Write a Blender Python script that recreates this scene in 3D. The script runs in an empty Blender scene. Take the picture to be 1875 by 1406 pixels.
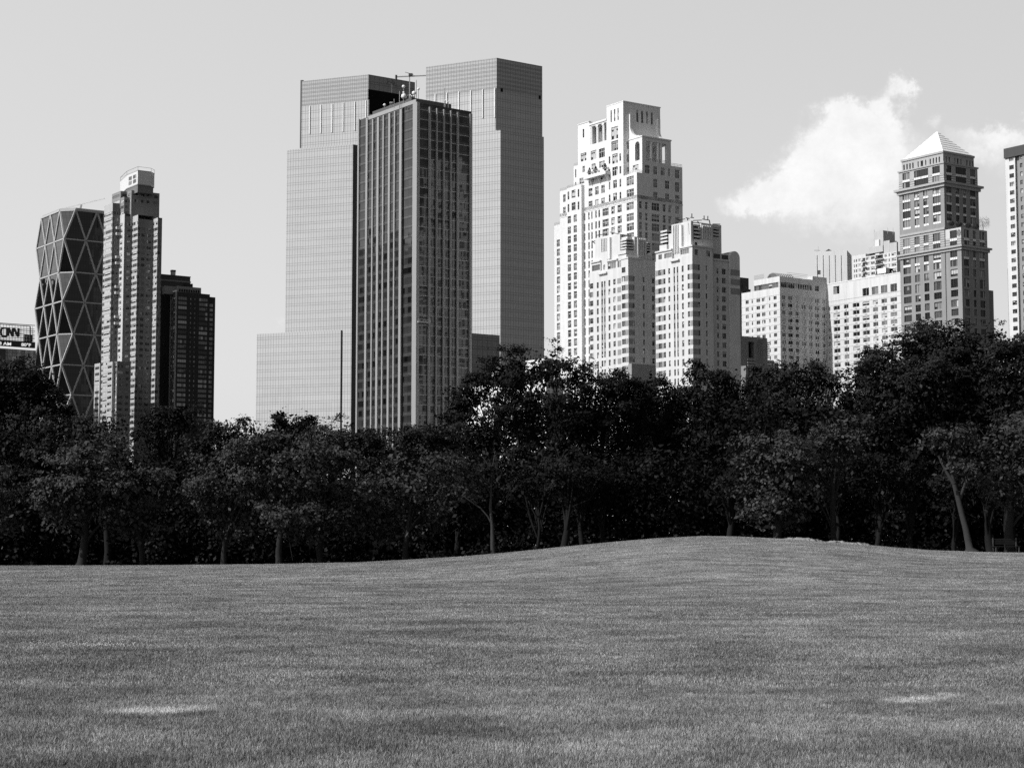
import bpy, math, random
import numpy as np
from mathutils import Vector, Matrix
R_ = math.radians
sc = bpy.context.scene
COL = sc.collection
random.seed(7)
RNG = np.random.default_rng(7)

# ------------------------------------------------------------------ camera
F, CX, CY, HOR, CAMZ = 3300.0, 937.5, 703.0, 990.0, 1.6
TILT = math.atan((HOR - CY) / F)
cd = bpy.data.cameras.new('camera'); cam = bpy.data.objects.new('camera', cd); COL.objects.link(cam)
cam.location = (0, 0, CAMZ); cam.rotation_euler = (math.pi / 2 + TILT, 0, 0)
cd.sensor_width = 36; cd.lens = 36 * F / 1875; cd.clip_start = 0.5; cd.clip_end = 20000
sc.camera = cam

# ------------------------------------------------------------------ light and sky (values to tune live here)
SUN_EL, SUN_AZ = 42.0, 61.0            # elevation; degrees to the left of straight behind the camera
SUN_STRENGTH = 4.6
SKY_STRENGTH = 0.10
EXPOSURE = 0.0
sx, sy = -math.sin(R_(SUN_AZ)), -math.cos(R_(SUN_AZ))
sdir = Vector((sx * math.cos(R_(SUN_EL)), sy * math.cos(R_(SUN_EL)), math.sin(R_(SUN_EL))))
sl = bpy.data.lights.new('sun', 'SUN'); sl.energy = SUN_STRENGTH; sl.angle = R_(0.53); sl.color = (1, 1, 1)
so = bpy.data.objects.new('sun', sl); COL.objects.link(so)
so.rotation_euler = (-sdir).to_track_quat('-Z', 'Y').to_euler(); so.location = (0, 0, 300)
sc.view_settings.view_transform = 'Standard'; sc.view_settings.look = 'None'
sc.view_settings.exposure = EXPOSURE; sc.view_settings.gamma = 1; sc.view_settings.use_curve_mapping = False
sc.cycles.max_bounces = 6; sc.cycles.transparent_max_bounces = 4
sc.cycles.use_denoising = False; sc.cycles.sample_clamp_indirect = 2.0; sc.cycles.sample_clamp_direct = 12.0


class NT:
    """tiny node helper"""
    def __init__(s, t): s.t = t; s.n = t.nodes; s.l = t.links
    def node(s, k, **kw):
        x = s.n.new(k)
        for a, v in kw.items(): setattr(x, a, v)
        return x
    def put(s, sock, v):
        if hasattr(v, 'is_output'): s.l.new(v, sock)
        else: sock.default_value = v
    def m(s, op, a, b=None, c=None, clamp=False):
        x = s.node('ShaderNodeMath', operation=op, use_clamp=clamp); s.put(x.inputs[0], a)
        if b is not None: s.put(x.inputs[1], b)
        if c is not None: s.put(x.inputs[2], c)
        return x.outputs[0]
    def mr(s, v, a, b, c=0.0, d=1.0, smooth=False):
        x = s.node('ShaderNodeMapRange', interpolation_type='SMOOTHSTEP' if smooth else 'LINEAR')
        for i, q in enumerate((v, a, b, c, d)): s.put(x.inputs[i], q)
        return x.outputs[0]
    def noise(s, vec, scale, detail=3.0, rough=0.55, dist=0.0):
        x = s.node('ShaderNodeTexNoise'); s.put(x.inputs['Vector'], vec)
        x.inputs['Scale'].default_value = scale; x.inputs['Detail'].default_value = detail
        x.inputs['Roughness'].default_value = rough; x.inputs['Distortion'].default_value = dist
        return x.outputs[0]
    def mix(s, f, a, b):   # scalar mix
        x = s.node('ShaderNodeMix', data_type='FLOAT'); s.put(x.inputs[0], f); s.put(x.inputs[2], a); s.put(x.inputs[3], b)
        return x.outputs[0]
    def grey(s, v):
        x = s.node('ShaderNodeCombineColor')
        for i in range(3): s.put(x.inputs[i], v)
        return x.outputs[0]


w = bpy.data.worlds.new('World'); sc.world = w; w.use_nodes = True
g = NT(w.node_tree); g.n.clear()
sky = g.node('ShaderNodeTexSky', sky_type='NISHITA', sun_disc=False)
sky.sun_elevation = R_(SUN_EL); sky.sun_rotation = math.atan2(sx, sy)
sky.dust_density = 3.0; sky.air_density = 1.0; sky.ozone_density = 1.0; sky.altitude = 30
sep = g.node('ShaderNodeSeparateColor'); g.l.new(sky.outputs[0], sep.inputs[0])
skyv = g.m('ADD', g.m('MULTIPLY', sep.outputs[0], 0.75), g.m('MULTIPLY', sep.outputs[1], 0.25))  # black and white film behind an orange filter
tc = g.node('ShaderNodeTexCoord'); gs = g.node('ShaderNodeSeparateXYZ'); g.l.new(tc.outputs['Generated'], gs.inputs[0])
az = g.m('ARCTAN2', gs.outputs[0], gs.outputs[1]); el = g.m('ARCSINE', gs.outputs[2])
# fair-weather cumulus: lobes given as azimuth, elevation and size in radians, broken up by noise
CL = [(1545, 228, 32, 28, 1.0), (1585, 236, 30, 26, .8), (1530, 280, 46, 44, 1.0), (1590, 290, 50, 42, .8), (1488, 325, 46, 38, 1.0), (1440, 352, 44, 28, .95),
      (1392, 374, 42, 22, .8), (1350, 392, 34, 16, .5), (1540, 345, 70, 46, .7), (1625, 225, 16, 26, .6), (1650, 186, 17, 20, .85), (1672, 176, 10, 10, .5), (1520, 400, 120, 40, .35), (1640, 320, 60, 50, .55), (1712, 246, 18, 14, .45),
      (1830, 276, 50, 16, .55), (1790, 296, 60, 26, .42), (1860, 330, 60, 50, .38), (508, 592, 14, 10, .35), (1640, 420, 160, 36, .2), (1872, 76, 12, 14, .3)]
cv = g.node('ShaderNodeCombineXYZ'); g.l.new(az, cv.inputs[0]); g.l.new(el, cv.inputs[1])
nx = g.m('MULTIPLY', g.m('SUBTRACT', g.noise(cv.outputs[0], 60, 7, .66), .5), .034)
cv2 = g.node('ShaderNodeVectorMath', operation='ADD'); g.l.new(cv.outputs[0], cv2.inputs[0]); cv2.inputs[1].default_value = (3.1, 1.7, 0)
ny = g.m('MULTIPLY', g.m('SUBTRACT', g.noise(cv2.outputs[0], 66, 7, .66), .5), .034)
azd, eld = g.m('ADD', az, nx), g.m('ADD', el, ny)
acc = 0.0
for (px, py, rx, ry, a) in CL:
    dx = g.m('DIVIDE', g.m('SUBTRACT', azd, (px - CX) / F), rx * 1.25 / F)
    dy = g.m('DIVIDE', g.m('SUBTRACT', eld, (HOR - py) / F), ry * 1.25 / F)
    d2 = g.m('ADD', g.m('MULTIPLY', dx, dx), g.m('MULTIPLY', dy, dy))
    acc = g.m('ADD', acc, g.m('MULTIPLY', g.m('EXPONENT', g.m('MULTIPLY', d2, -1.1)), a))
dens = g.m('ADD', acc, g.m('MULTIPLY', g.m('SUBTRACT', g.noise(cv.outputs[0], 38, 6, .62), .5), .45))
cloud = g.mr(dens, .12, 1.0, 0, 1, True)
CLOUD_V = 0.95
hazev = g.mr(el, 0.0, .30, .04, -.005)       # pale air near the horizon
base = g.m('ADD', g.m('MULTIPLY', skyv, SKY_STRENGTH), hazev)
base = g.m('ADD', g.m('MULTIPLY', base, .62), .54)
# darker, filtered sky away from the sun
west = g.mr(gs.outputs[0], -.3, .3, 1.05, .96)
base = g.m('MULTIPLY', base, west)
anti = g.m('SUBTRACT', g.m('MULTIPLY', gs.outputs[0], .75), g.m('MULTIPLY', gs.outputs[1], .66))      # towards the part of the sky opposite the sun's side
base = g.m('MULTIPLY', base, g.mr(anti, -.12, .85, 1.0, .26, True))
zen = g.mr(gs.outputs[2], .3, .9, 1.0, .36, True)
base = g.m('MULTIPLY', base, zen)
fluff = g.noise(cv2.outputs[0], 48, 7, .68)
col = g.mix(cloud, base, g.m('MULTIPLY', g.mr(fluff, .36, .64, .93, 1.04), CLOUD_V))
bg = g.node('ShaderNodeBackground'); g.l.new(g.grey(col), bg.inputs[0]); bg.inputs[1].default_value = 1.0
wo = g.node('ShaderNodeOutputWorld'); g.l.new(bg.outputs[0], wo.inputs[0])


# ------------------------------------------------------------------ pixel geometry
def ray(px, py):
    xc, yc = (px - CX) / F, (CY - py) / F
    return Vector((xc, math.cos(TILT) - yc * math.sin(TILT), math.sin(TILT) + yc * math.cos(TILT)))
def at(px, py, D):
    d = ray(px, py) * 1.0
    k = D / d.y
    return Vector((d.x * k, D, CAMZ + d.z * k))
def hit(P, ang, px, py):
    """ray through a pixel meets the vertical plane through P (world xy) running along ang: returns (distance along, z)"""
    d = ray(px, py); c, s = math.cos(ang), math.sin(ang)
    # t*d.x = P.x + u*c ; t*d.y = P.y + u*s
    det = d.x * (-s) - d.y * (-c)
    t = (P[0] * (-s) - P[1] * (-c)) / det
    u = (d.x * P[1] - d.y * P[0]) / det
    return u, CAMZ + t * d.z


# ------------------------------------------------------------------ materials (all grey: the place is seen in black and white)
MATS = {}
def mat(name, v, rough=.8, var=.12, scale=.25, metal=0.0, spec=.3, kind=None, **k):
    if name in MATS: return MATS[name]
    m = bpy.data.materials.new(name); m.use_nodes = True; t = NT(m.node_tree)
    bs = t.n['Principled BSDF']; MATS[name] = m
    bs.inputs['Roughness'].default_value = rough; bs.inputs['Metallic'].default_value = metal
    bs.inputs['Specular IOR Level'].default_value = spec
    if kind == 'plain':
        bs.inputs['Base Color'].default_value = (v, v, v, 1); return m
    uv = t.node('ShaderNodeUVMap'); uvs = t.node('ShaderNodeSeparateXYZ'); t.l.new(uv.outputs[0], uvs.inputs[0])
    U, V = uvs.outputs[0], uvs.outputs[1]
    if kind == 'geo':
        tcx = t.node('ShaderNodeTexCoord'); n = t.noise(tcx.outputs['Object'], scale, 5)
    else:
        n = t.noise(uv.outputs[0], scale, 5)
    val = t.m('MULTIPLY', t.m('ADD', t.m('MULTIPLY', t.m('SUBTRACT', n, .5), var * 2), 1.0), v)
    if kind == 'stone':       # ashlar joints and a little staining running down
        bt = t.node('ShaderNodeTexBrick'); t.l.new(uv.outputs[0], bt.inputs[0]); bt.inputs['Scale'].default_value = 1
        bt.inputs['Color1'].default_value = (1, 1, 1, 1); bt.inputs['Color2'].default_value = (.93, .93, .93, 1); bt.inputs['Mortar'].default_value = (.72, .72, .72, 1)
        bt.inputs['Brick Width'].default_value = 1.5; bt.inputs['Row Height'].default_value = .75; bt.inputs['Mortar Size'].default_value = .025
        sp = t.node('ShaderNodeSeparateColor'); t.l.new(bt.outputs[0], sp.inputs[0]); val = t.m('MULTIPLY', val, sp.outputs[0])
    if kind in ('stone', 'brick', 'stain'):
        mp = t.node('ShaderNodeMapping'); t.l.new(uv.outputs[0], mp.inputs[0]); mp.inputs['Scale'].default_value = (1.2, .07, 1)
        st = t.noise(mp.outputs[0], 1.0, 4)
        val = t.m('MULTIPLY', val, t.mr(st, .3, .75, 1.05, .86))
    if kind == 'bands':       # pale courses in dark brick
        per, fr, lv = k['per'], k['fr'], k['lv']
        f = t.m('FRACT', t.m('DIVIDE', V, per)); val = t.mix(t.m('LESS_THAN', f, fr), val, lv)
    if kind == 'ribs':
        f = t.m('FRACT', t.m('DIVIDE', U, k['per'])); val = t.mix(t.m('LESS_THAN', f, k['fr']), val, k['lv'])
    if kind == 'curtain':
        pw, fh, lw, lh, ld = k['pw'], k['fh'], k.get('lw', .17), k.get('lh', .2), k.get('ld', .45)
        U = t.m('ADD', U, 1000.03); V2 = t.m('ADD', V, .07)
        fu, fv = t.m('DIVIDE', U, pw), t.m('DIVIDE', V2, fh)
        cu, cvv = t.m('FRACT', fu), t.m('FRACT', fv)
        wn = t.node('ShaderNodeTexWhiteNoise', noise_dimensions='2D'); cc = t.node('ShaderNodeCombineXYZ')
        t.l.new(t.m('FLOOR', fu), cc.inputs[0]); t.l.new(t.m('FLOOR', fv), cc.inputs[1]); t.l.new(cc.outputs[0], wn.inputs[0])
        rnd = wn.outputs['Value']
        line = t.m('LESS_THAN', cu, lw / pw); l2 = t.m('LESS_THAN', cvv, lh / fh)
        l3 = t.m('MULTIPLY', t.m('GREATER_THAN', cvv, .27), t.m('LESS_THAN', cvv, .27 + lh / fh))
        ln = t.m('MAXIMUM', line, t.m('MAXIMUM', l2, l3))
        pv = k.get('pv', .25)
        cell = t.m('MULTIPLY', val, t.mr(rnd, 0, 1, 1 - pv, 1 + pv))
        big = t.node('ShaderNodeMapping'); t.l.new(uv.outputs[0], big.inputs[0]); big.inputs['Scale'].default_value = (.03, .16, 1)
        cell = t.m('MULTIPLY', cell, t.mr(t.noise(big.outputs[0], 1.0, 3), .35, .65, .82, 1.14))
        if k.get('sp'):         # spandrel band below each window band
            cell = t.mix(t.m('LESS_THAN', cvv, k['sp'][0]), cell, t.m('MULTIPLY', k['sp'][1], t.mr(rnd, 0, 1, .85, 1.15)))
        val = t.mix(ln, cell, t.m('MULTIPLY', val, ld))
        # each pane hangs a hair out of true, so reflections break from pane to pane
        gm = t.node('ShaderNodeNewGeometry'); rc = t.node('ShaderNodeVectorMath', operation='SUBTRACT'); t.l.new(wn.outputs['Color'], rc.inputs[0]); rc.inputs[1].default_value = (.5, .5, .5)
        scl = t.node('ShaderNodeVectorMath', operation='SCALE'); t.l.new(rc.outputs[0], scl.inputs[0]); scl.inputs['Scale'].default_value = k.get('wob', .05)
        ad = t.node('ShaderNodeVectorMath', operation='ADD'); t.l.new(gm.outputs['Normal'], ad.inputs[0]); t.l.new(scl.outputs[0], ad.inputs[1])
        nn = t.node('ShaderNodeVectorMath', operation='NORMALIZE'); t.l.new(ad.outputs[0], nn.inputs[0]); t.l.new(nn.outputs[0], bs.inputs['Normal'])
        mf = k.get('mirror', .3)
        if 'fres' in k: fr_ = t.node('ShaderNodeFresnel'); fr_.inputs[0].default_value = 1.5; t.l.new(nn.outputs[0], fr_.inputs['Normal']); mf = t.m('MULTIPLY', fr_.outputs[0], k['fres'])
        gl = t.node('ShaderNodeBsdfGlossy'); gl.inputs['Roughness'].default_value = .04; gl.inputs['Color'].default_value = (1, 1, 1, 1); t.l.new(nn.outputs[0], gl.inputs['Normal'])
        mx = t.node('ShaderNodeMixShader'); t.put(mx.inputs[0], t.mix(ln, mf, t.m('MULTIPLY', mf, .4))); t.l.new(bs.outputs[0], mx.inputs[1]); t.l.new(gl.outputs[0], mx.inputs[2])
        t.l.new(mx.outputs[0], t.n['Material Output'].inputs[0])
        bs.inputs['Specular IOR Level'].default_value = 0
    t.l.new(t.grey(val), bs.inputs['Base Color'])
    return m

def glassmat(name, v, mirror, rough=.05):
    m = bpy.data.materials.new(name); m.use_nodes = True; t = NT(m.node_tree); MATS[name] = m
    bs = t.n['Principled BSDF']; bs.inputs['Base Color'].default_value = (v, v, v, 1); bs.inputs['Roughness'].default_value = .6; bs.inputs['Specular IOR Level'].default_value = 0
    gl = t.node('ShaderNodeBsdfGlossy'); gl.inputs['Roughness'].default_value = rough; gl.inputs['Color'].default_value = (1, 1, 1, 1)
    lw = t.node('ShaderNodeFresnel'); lw.inputs[0].default_value = 1.5
    mx = t.node('ShaderNodeMixShader'); t.put(mx.inputs[0], t.m('ADD', lw.outputs[0], mirror, clamp=True)); t.l.new(bs.outputs[0], mx.inputs[1]); t.l.new(gl.outputs[0], mx.inputs[2])
    t.l.new(mx.outputs[0], t.n['Material Output'].inputs[0])
    return m
glassmat('glass_dark', .012, .02); glassmat('glass_mid', .05, .10); glassmat('glass_sky', .10, .25)
mat('blind', .45, .7, kind='plain', spec=.1); mat('blind_dim', .20, .7, kind='plain', spec=.2)
mat('frame_white', .62, .5, kind='plain'); mat('frame_dark', .05, .5, kind='plain'); mat('frame_grey', .25, .5, kind='plain')
mat('painted_void', .01, .9, kind='plain', spec=0)  # flat black paint standing in for the unlit depth of openings
mat('roofing', .18, .9, .2, .3); mat('metal_grey', .35, .45, .1, 1, metal=.3); mat('metal_dark', .06, .5, .1, 1)
mat('white_metal', .75, .4, .05, 1)


# ------------------------------------------------------------------ mesh building
class MB:
    def __init__(s): s.v = []; s.f = []; s.uv = []; s.mi = []; s.mats = []; s.pieces = []; s.fuv = []
    def mid(s, m):
        m = MATS[m] if isinstance(m, str) else m
        if m not in s.mats: s.mats.append(m)
        return s.mats.index(m)
    def poly(s, pts, m, uvs=None):
        s.fuv.append(len(s.uv)); i = len(s.v); s.v += [tuple(p) for p in pts]; s.f.append(tuple(range(i, i + len(pts))))
        if uvs is None:
            uvs = [(p[0], p[1]) for p in pts]
        s.uv += list(uvs); s.mi.append(s.mid(m))
    def box(s, x0, x1, y0, y1, z0, z1, m, bottom=False):
        p = [(x0, y0), (x1, y0), (x1, y1), (x0, y1)]
        s.prism(p, z0, z1, m, bottom=bottom)
    def prism(s, pts, z0, z1, m, roof=None, bottom=False, sides=None):
        """pts counter-clockwise in plan"""
        n = len(pts); u = 0; s.pieces.append(len(s.f))
        for i in range(n):
            a, b = pts[i], pts[(i + 1) % n]; L = math.hypot(b[0] - a[0], b[1] - a[1])
            if sides is None or i in sides:
                s.poly([(a[0], a[1], z0), (b[0], b[1], z0), (b[0], b[1], z1), (a[0], a[1], z1)], m, [(u, z0), (u + L, z0), (u + L, z1), (u, z1)])
            u += L
        s.poly([(p[0], p[1], z1) for p in pts], roof or m)
        if bottom: s.poly([(p[0], p[1], z0) for p in reversed(pts)], m)
    def bar(s, a, b, r, m, n=4, r2=None):
        a, b = Vector(a), Vector(b); d = (b - a)
        if d.length < 1e-6: return
        q = d.to_track_quat('Z', 'Y'); r2 = r if r2 is None else r2; L = d.length
        ra = [a + q @ Vector((r * math.cos(t), r * math.sin(t), 0)) for t in [2 * math.pi * (i + .5) / n for i in range(n)]]
        rb = [b + q @ Vector((r2 * math.cos(t), r2 * math.sin(t), 0)) for t in [2 * math.pi * (i + .5) / n for i in range(n)]]
        for i in range(n):
            j = (i + 1) % n
            s.poly([ra[i], ra[j], rb[j], rb[i]], m, [(i * r, 0), (i * r + r, 0), (i * r + r, L), (i * r, L)])
        s.poly(list(reversed(ra)), m); s.poly(rb, m)
    def ball(s, c, r, m, n=10, squash=1.0):
        c = Vector(c); rows = n // 2
        def P(i, j):
            t, f = math.pi * i / rows, 2 * math.pi * j / n
            return c + Vector((r * math.sin(t) * math.cos(f), r * math.sin(t) * math.sin(f), r * squash * math.cos(t)))
        for i in range(rows):
            for j in range(n):
                q = [P(i, j), P(i + 1, j), P(i + 1, j + 1), P(i, j + 1)]
                if i == 0: q = q[1:] if False else [P(0, j), P(1, j), P(1, j + 1)]
                elif i == rows - 1: q = [P(i, j), P(i + 1, j), P(i, j + 1)]
                s.poly(q, m)
    def mesh(s, name):
        me = bpy.data.meshes.new(name); me.from_pydata(s.v, [], s.f)
        for m in s.mats: me.materials.append(m)
        me.polygons.foreach_set('material_index', s.mi)
        uvl = me.uv_layers.new(name='UVMap'); uvl.data.foreach_set('uv', [c for q in s.uv for c in q])
        me.update(); return me
    def build(s, name, parent=None, loc=None, smooth=False, kind=None, label=None):
        o = bpy.data.objects.new(name, s.mesh(name)); COL.objects.link(o)
        if parent is not None: o.parent = parent
        if loc is not None: o.location = loc
        if smooth: o.data.polygons.foreach_set('use_smooth', [True] * len(s.f))
        if kind: o['kind'] = kind
        if label: o['label'] = label
        return o

def thing(name, label, cat, loc=(0, 0, 0), rz=0.0, group=None):
    o = bpy.data.objects.new(name, None); COL.objects.link(o); o.empty_display_size = 2
    o.location = loc; o.rotation_euler = (0, 0, rz); o['label'] = label; o['category'] = cat
    if group: o['group'] = group
    return o
def tag(o, label, cat, group=None):
    o['label'] = label; o['category'] = cat
    if group: o['group'] = group
    return o

# window styles: columns, rows, frame width, frame material, weights (dark, mid, sky, blind, dim blind)
STY = {
    'pale':  (3, 2, .16, 'frame_white', (.24, .12, .12, .26, .26)),
    'pale2': (2, 2, .15, 'frame_white', (.34, .14, .10, .20, .22)),
    'slit':  (1, 2, .12, 'frame_grey', (.5, .2, 0, .1, .2)),
    'apt':   (2, 1, .10, 'frame_grey', (.4, .25, .05, .15, .15)),
    'sash':  (1, 2, .11, 'frame_grey', (.35, .25, .1, .15, .15)),
    'dark3': (3, 1, .11, 'frame_dark', (.3, .2, .2, .12, .18)),
    'dark2': (2, 1, .11, 'frame_dark', (.3, .2, .2, .12, .18)),
    'ribbon': (7, 1, .16, 'frame_grey', (.4, .3, .2, .05, .05)),
    'wide':  (4, 1, .09, 'frame_grey', (.1, .4, .3, .1, .1)),
    'bay':   (2, 1, .06, 'frame_grey', (.02, .13, .30, .40, .15)),
    'bayd':  (3, 1, .06, 'frame_dark', (.35, .45, .1, .03, .07)),
    'void':  (1, 1, .05, 'frame_white', (1, 0, 0, 0, 0)),
    'dim':   (4, 1, .08, 'frame_dark', (.15, .45, .2, .0, .2)),
}
PM = ['glass_dark', 'glass_mid', 'glass_sky', 'blind', 'blind_dim']
WCACHE = {}
def win_mesh(w_, h_, style, var):
    key = (round(w_, 2), round(h_, 2), style, var)
    if key in WCACHE: return WCACHE[key]
    nv, nh, fw, fm, wt = STY[style]; rr = random.Random(hash(key) & 0xffff if False else int(key[0] * 977 + key[1] * 131 + var * 7919 + len(style) * 17))
    mb = MB()
    main = rr.choices(PM, wt)[0]; fwl = min(fw, w_ * .12)
    xs = [w_ * i / nv for i in range(nv + 1)]
    split = rr.choice([.5, .5, .35, .65]) if main.startswith('blind') else .5
    zs = [0, h_] if nh == 1 else [0, h_ * .64, h_]
    for i in range(nv):
        for j in range(len(zs) - 1):
            m = main if rr.random() < .8 else rr.choices(PM, wt)[0]
            x0, x1, z0, z1 = xs[i] + fwl / 2, xs[i + 1] - fwl / 2, zs[j] + fwl / 2, zs[j + 1] - fwl / 2
            if m.startswith('blind') and rr.random() < .6:
                zm = z0 + (z1 - z0) * split
                mb.poly([(x0, 0, z0), (x1, 0, z0), (x1, 0, zm), (x0, 0, zm)], 'glass_dark')
                mb.poly([(x0, 0, zm), (x1, 0, zm), (x1, 0, z1), (x0, 0, z1)], m)
            else:
                mb.poly([(x0, 0, z0), (x1, 0, z0), (x1, 0, z1), (x0, 0, z1)], m)
    d = -.05
    def fr(x0, x1, z0, z1):
        mb.poly([(x0, d, z0), (x1, d, z0), (x1, d, z1), (x0, d, z1)], fm)
    for k, x in enumerate(xs):
        fr(max(0, x - fwl / 2), min(w_, x + fwl / 2), 0, h_)
    for z in zs:
        a_, b_ = max(0, z - fwl / 2), min(h_, z + fwl / 2)
        for i in range(nv): fr(xs[i] + fwl / 2, xs[i + 1] - fwl / 2, a_, b_)
    WCACHE[key] = mb
    return mb
def mesh_of(mb):
    if not hasattr(mb, 'me'): mb.me = mb.mesh('window')
    return mb.me

class Bld:
    """a building: local +X runs right-and-back, local +Y left-and-back from the corner nearest the camera"""
    def __init__(s, name, label, cat, px, py, D, th=35.0, group=None):
        s.P = at(px, py, D); s.th = R_(th); s.tl = R_(th + 90)
        s.root = thing(name, label, cat, (s.P.x, s.P.y, 0), s.th, group)
        s.parts = {}; s.wins = []; s.name = name
    def W(s, x, y):
        c, n = math.cos(s.th), math.sin(s.th); return (s.P.x + x * c - y * n, s.P.y + x * n + y * c)
    def a(s, px, py, b=0.0): return hit(s.W(b, 0), s.tl, px, py)
    def b(s, px, py, a=0.0): return hit(s.W(0, a), s.th, px, py)
    def mb(s, part): return s.parts.setdefault(part, MB())
    def wall(s, part, O, u, n, W_, z0, z1, m, wins=(), rec=.3, style='sash', reveal=None):
        """O plan point of the left end seen from outside; u along plan dir, n outward normal"""
        mb = s.mb(part); reveal = reveal or m
        ws = []
        for wd in wins:
            u0, u1, a, b = wd[:4]
            u0, u1, a, b = max(u0, .02), min(u1, W_ - .02), max(a, z0 + .02), min(b, z1 - .02)
            if u1 - u0 > .15 and b - a > .15: ws.append((u0, u1, a, b, wd[4] if len(wd) > 4 and wd[4] else style, wd[5] if len(wd) > 5 else rec))
        us = sorted({0.0, W_} | {round(q, 3) for x in ws for q in x[:2]}); vs = sorted({z0, z1} | {round(q, 3) for x in ws for q in x[2:4]})
        ui = {q: i for i, q in enumerate(us)}; vi = {q: i for i, q in enumerate(vs)}
        g_ = np.zeros((len(us) - 1, len(vs) - 1), bool)
        for x in ws: g_[ui[round(x[0], 3)]:ui[round(x[1], 3)], vi[round(x[2], 3)]:vi[round(x[3], 3)]] = True
        def P(a, z, off=0.0): return (O[0] + u[0] * a - n[0] * off, O[1] + u[1] * a - n[1] * off, z)
        for j in range(len(vs) - 1):
            i = 0
            while i < len(us) - 1:
                if g_[i, j]: i += 1; continue
                k = i
                while k < len(us) - 1 and not g_[k, j]: k += 1
                mb.poly([P(us[i], vs[j]), P(us[k], vs[j]), P(us[k], vs[j + 1]), P(us[i], vs[j + 1])], m, [(us[i], vs[j]), (us[k], vs[j]), (us[k], vs[j + 1]), (us[i], vs[j + 1])])
                i = k
        ang = math.atan2(u[1], u[0])
        for (u0, u1, a, b, st, rc) in ws:
            mb.poly([P(u0, a), P(u0, a, rc), P(u0, b, rc), P(u0, b)], reveal, [(0, a), (rc, a), (rc, b), (0, b)])
            mb.poly([P(u1, a, rc), P(u1, a), P(u1, b), P(u1, b, rc)], reveal, [(0, a), (rc, a), (rc, b), (0, b)])
            mb.poly([P(u0, a), P(u1, a), P(u1, a, rc), P(u0, a, rc)], reveal)
            mb.poly([P(u0, b, rc), P(u1, b, rc), P(u1, b), P(u0, b)], reveal)
            if st == 'none': continue
            s.wins.append((u1 - u0, b - a, st, P(u0, a, rc), ang))
    def L(s, part, b, a0, a1, z0, z1, m, wins=(), **k):
        """left-hand visible face (plane x=b); window u is given as local y"""
        ww = [(a1 - x[1], a1 - x[0]) + tuple(x[2:]) for x in wins]
        s.wall(part, (b, a1), (0, -1), (-1, 0), a1 - a0, z0, z1, m, ww, **k)
    def R(s, part, a, b0, b1, z0, z1, m, wins=(), **k):
        ww = [(x[0] - b0, x[1] - b0) + tuple(x[2:]) for x in wins]
        s.wall(part, (b0, a), (1, 0), (0, -1), b1 - b0, z0, z1, m, ww, **k)
    def block(s, part, b0, b1, a0, a1, z0, z1, m, wl=(), wr=(), roof='roofing', **k):
        s.L(part, b0, a0, a1, z0, z1, m, wl, **k); s.R(part, a0, b0, b1, z0, z1, m, wr, **k)
        mb = s.mb(part)
        for p, q in (((b1, a0), (b1, a1)), ((b1, a1), (b0, a1))):
            L_ = math.hypot(q[0] - p[0], q[1] - p[1])
            mb.poly([(p[0], p[1], z0), (q[0], q[1], z0), (q[0], q[1], z1), (p[0], p[1], z1)], m, [(0, z0), (L_, z0), (L_, z1), (0, z1)])
        s.mb('roof').poly([(b0, a0, z1), (b1, a0, z1), (b1, a1, z1), (b0, a1, z1)], roof)
    def gL(s, b, cols, cy, rows, rx, style=None, rec=.3):
        zs = [(s.a(rx, y1, b)[1], s.a(rx, y0, b)[1]) for y0, y1 in rows]; out = []
        for x0, x1 in cols:
            q0, q1 = s.a(x0, cy, b)[0], s.a(x1, cy, b)[0]
            for z0, z1 in zs: out.append((min(q0, q1), max(q0, q1), z0, z1, style, rec))
        return out
    def gR(s, a, cols, cy, rows, rx, style=None, rec=.3):
        zs = [(s.b(rx, y1, a)[1], s.b(rx, y0, a)[1]) for y0, y1 in rows]; out = []
        for x0, x1 in cols:
            q0, q1 = s.b(x0, cy, a)[0], s.b(x1, cy, a)[0]
            for z0, z1 in zs: out.append((min(q0, q1), max(q0, q1), z0, z1, style, rec))
        return out
    def finish(s, nwin=100):
        for p, mb in s.parts.items():
            nm = p.split('#')[0]
            if not mb.f: continue
            if nm in ('cornice', 'roof', 'ledge', 'penthouse', 'canopy'):
                st = sorted(set(mb.pieces) | {0}) if nm != 'roof' else list(range(len(mb.f))); st.append(len(mb.f))
                for a_, b_ in zip(st[:-1], st[1:]):
                    q = MB(); k = mb.fuv
                    for fi in range(a_, b_):
                        i0 = k[fi]; f = mb.f[fi]; q.poly([mb.v[i] for i in f], mb.mats[mb.mi[fi]], mb.uv[i0:i0 + len(f)])
                    if q.f: q.build(nm, s.root)
            else: mb.build(nm, s.root)
        s.wins.sort(key=lambda q: -q[0] * q[1])
        rest = MB(); rr = random.Random(len(s.wins))
        for i, (w_, h_, st, P_, ang) in enumerate(s.wins):
            mb = win_mesh(w_, h_, st, rr.randrange(9))
            if i < nwin:
                o = bpy.data.objects.new('window', mesh_of(mb)); COL.objects.link(o); o.parent = s.root
                o.location = P_; o.rotation_euler = (0, 0, ang)
            else:
                c, n = math.cos(ang), math.sin(ang)
                k = 0
                for f, mi in zip(mb.f, mb.mi):
                    rest.poly([(P_[0] + mb.v[q][0] * c - mb.v[q][1] * n, P_[1] + mb.v[q][0] * n + mb.v[q][1] * c, P_[2] + mb.v[q][2]) for q in f], mb.mats[mi])
        if rest.f: rest.build('window', s.root, kind='stuff')
        return s.root

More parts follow.
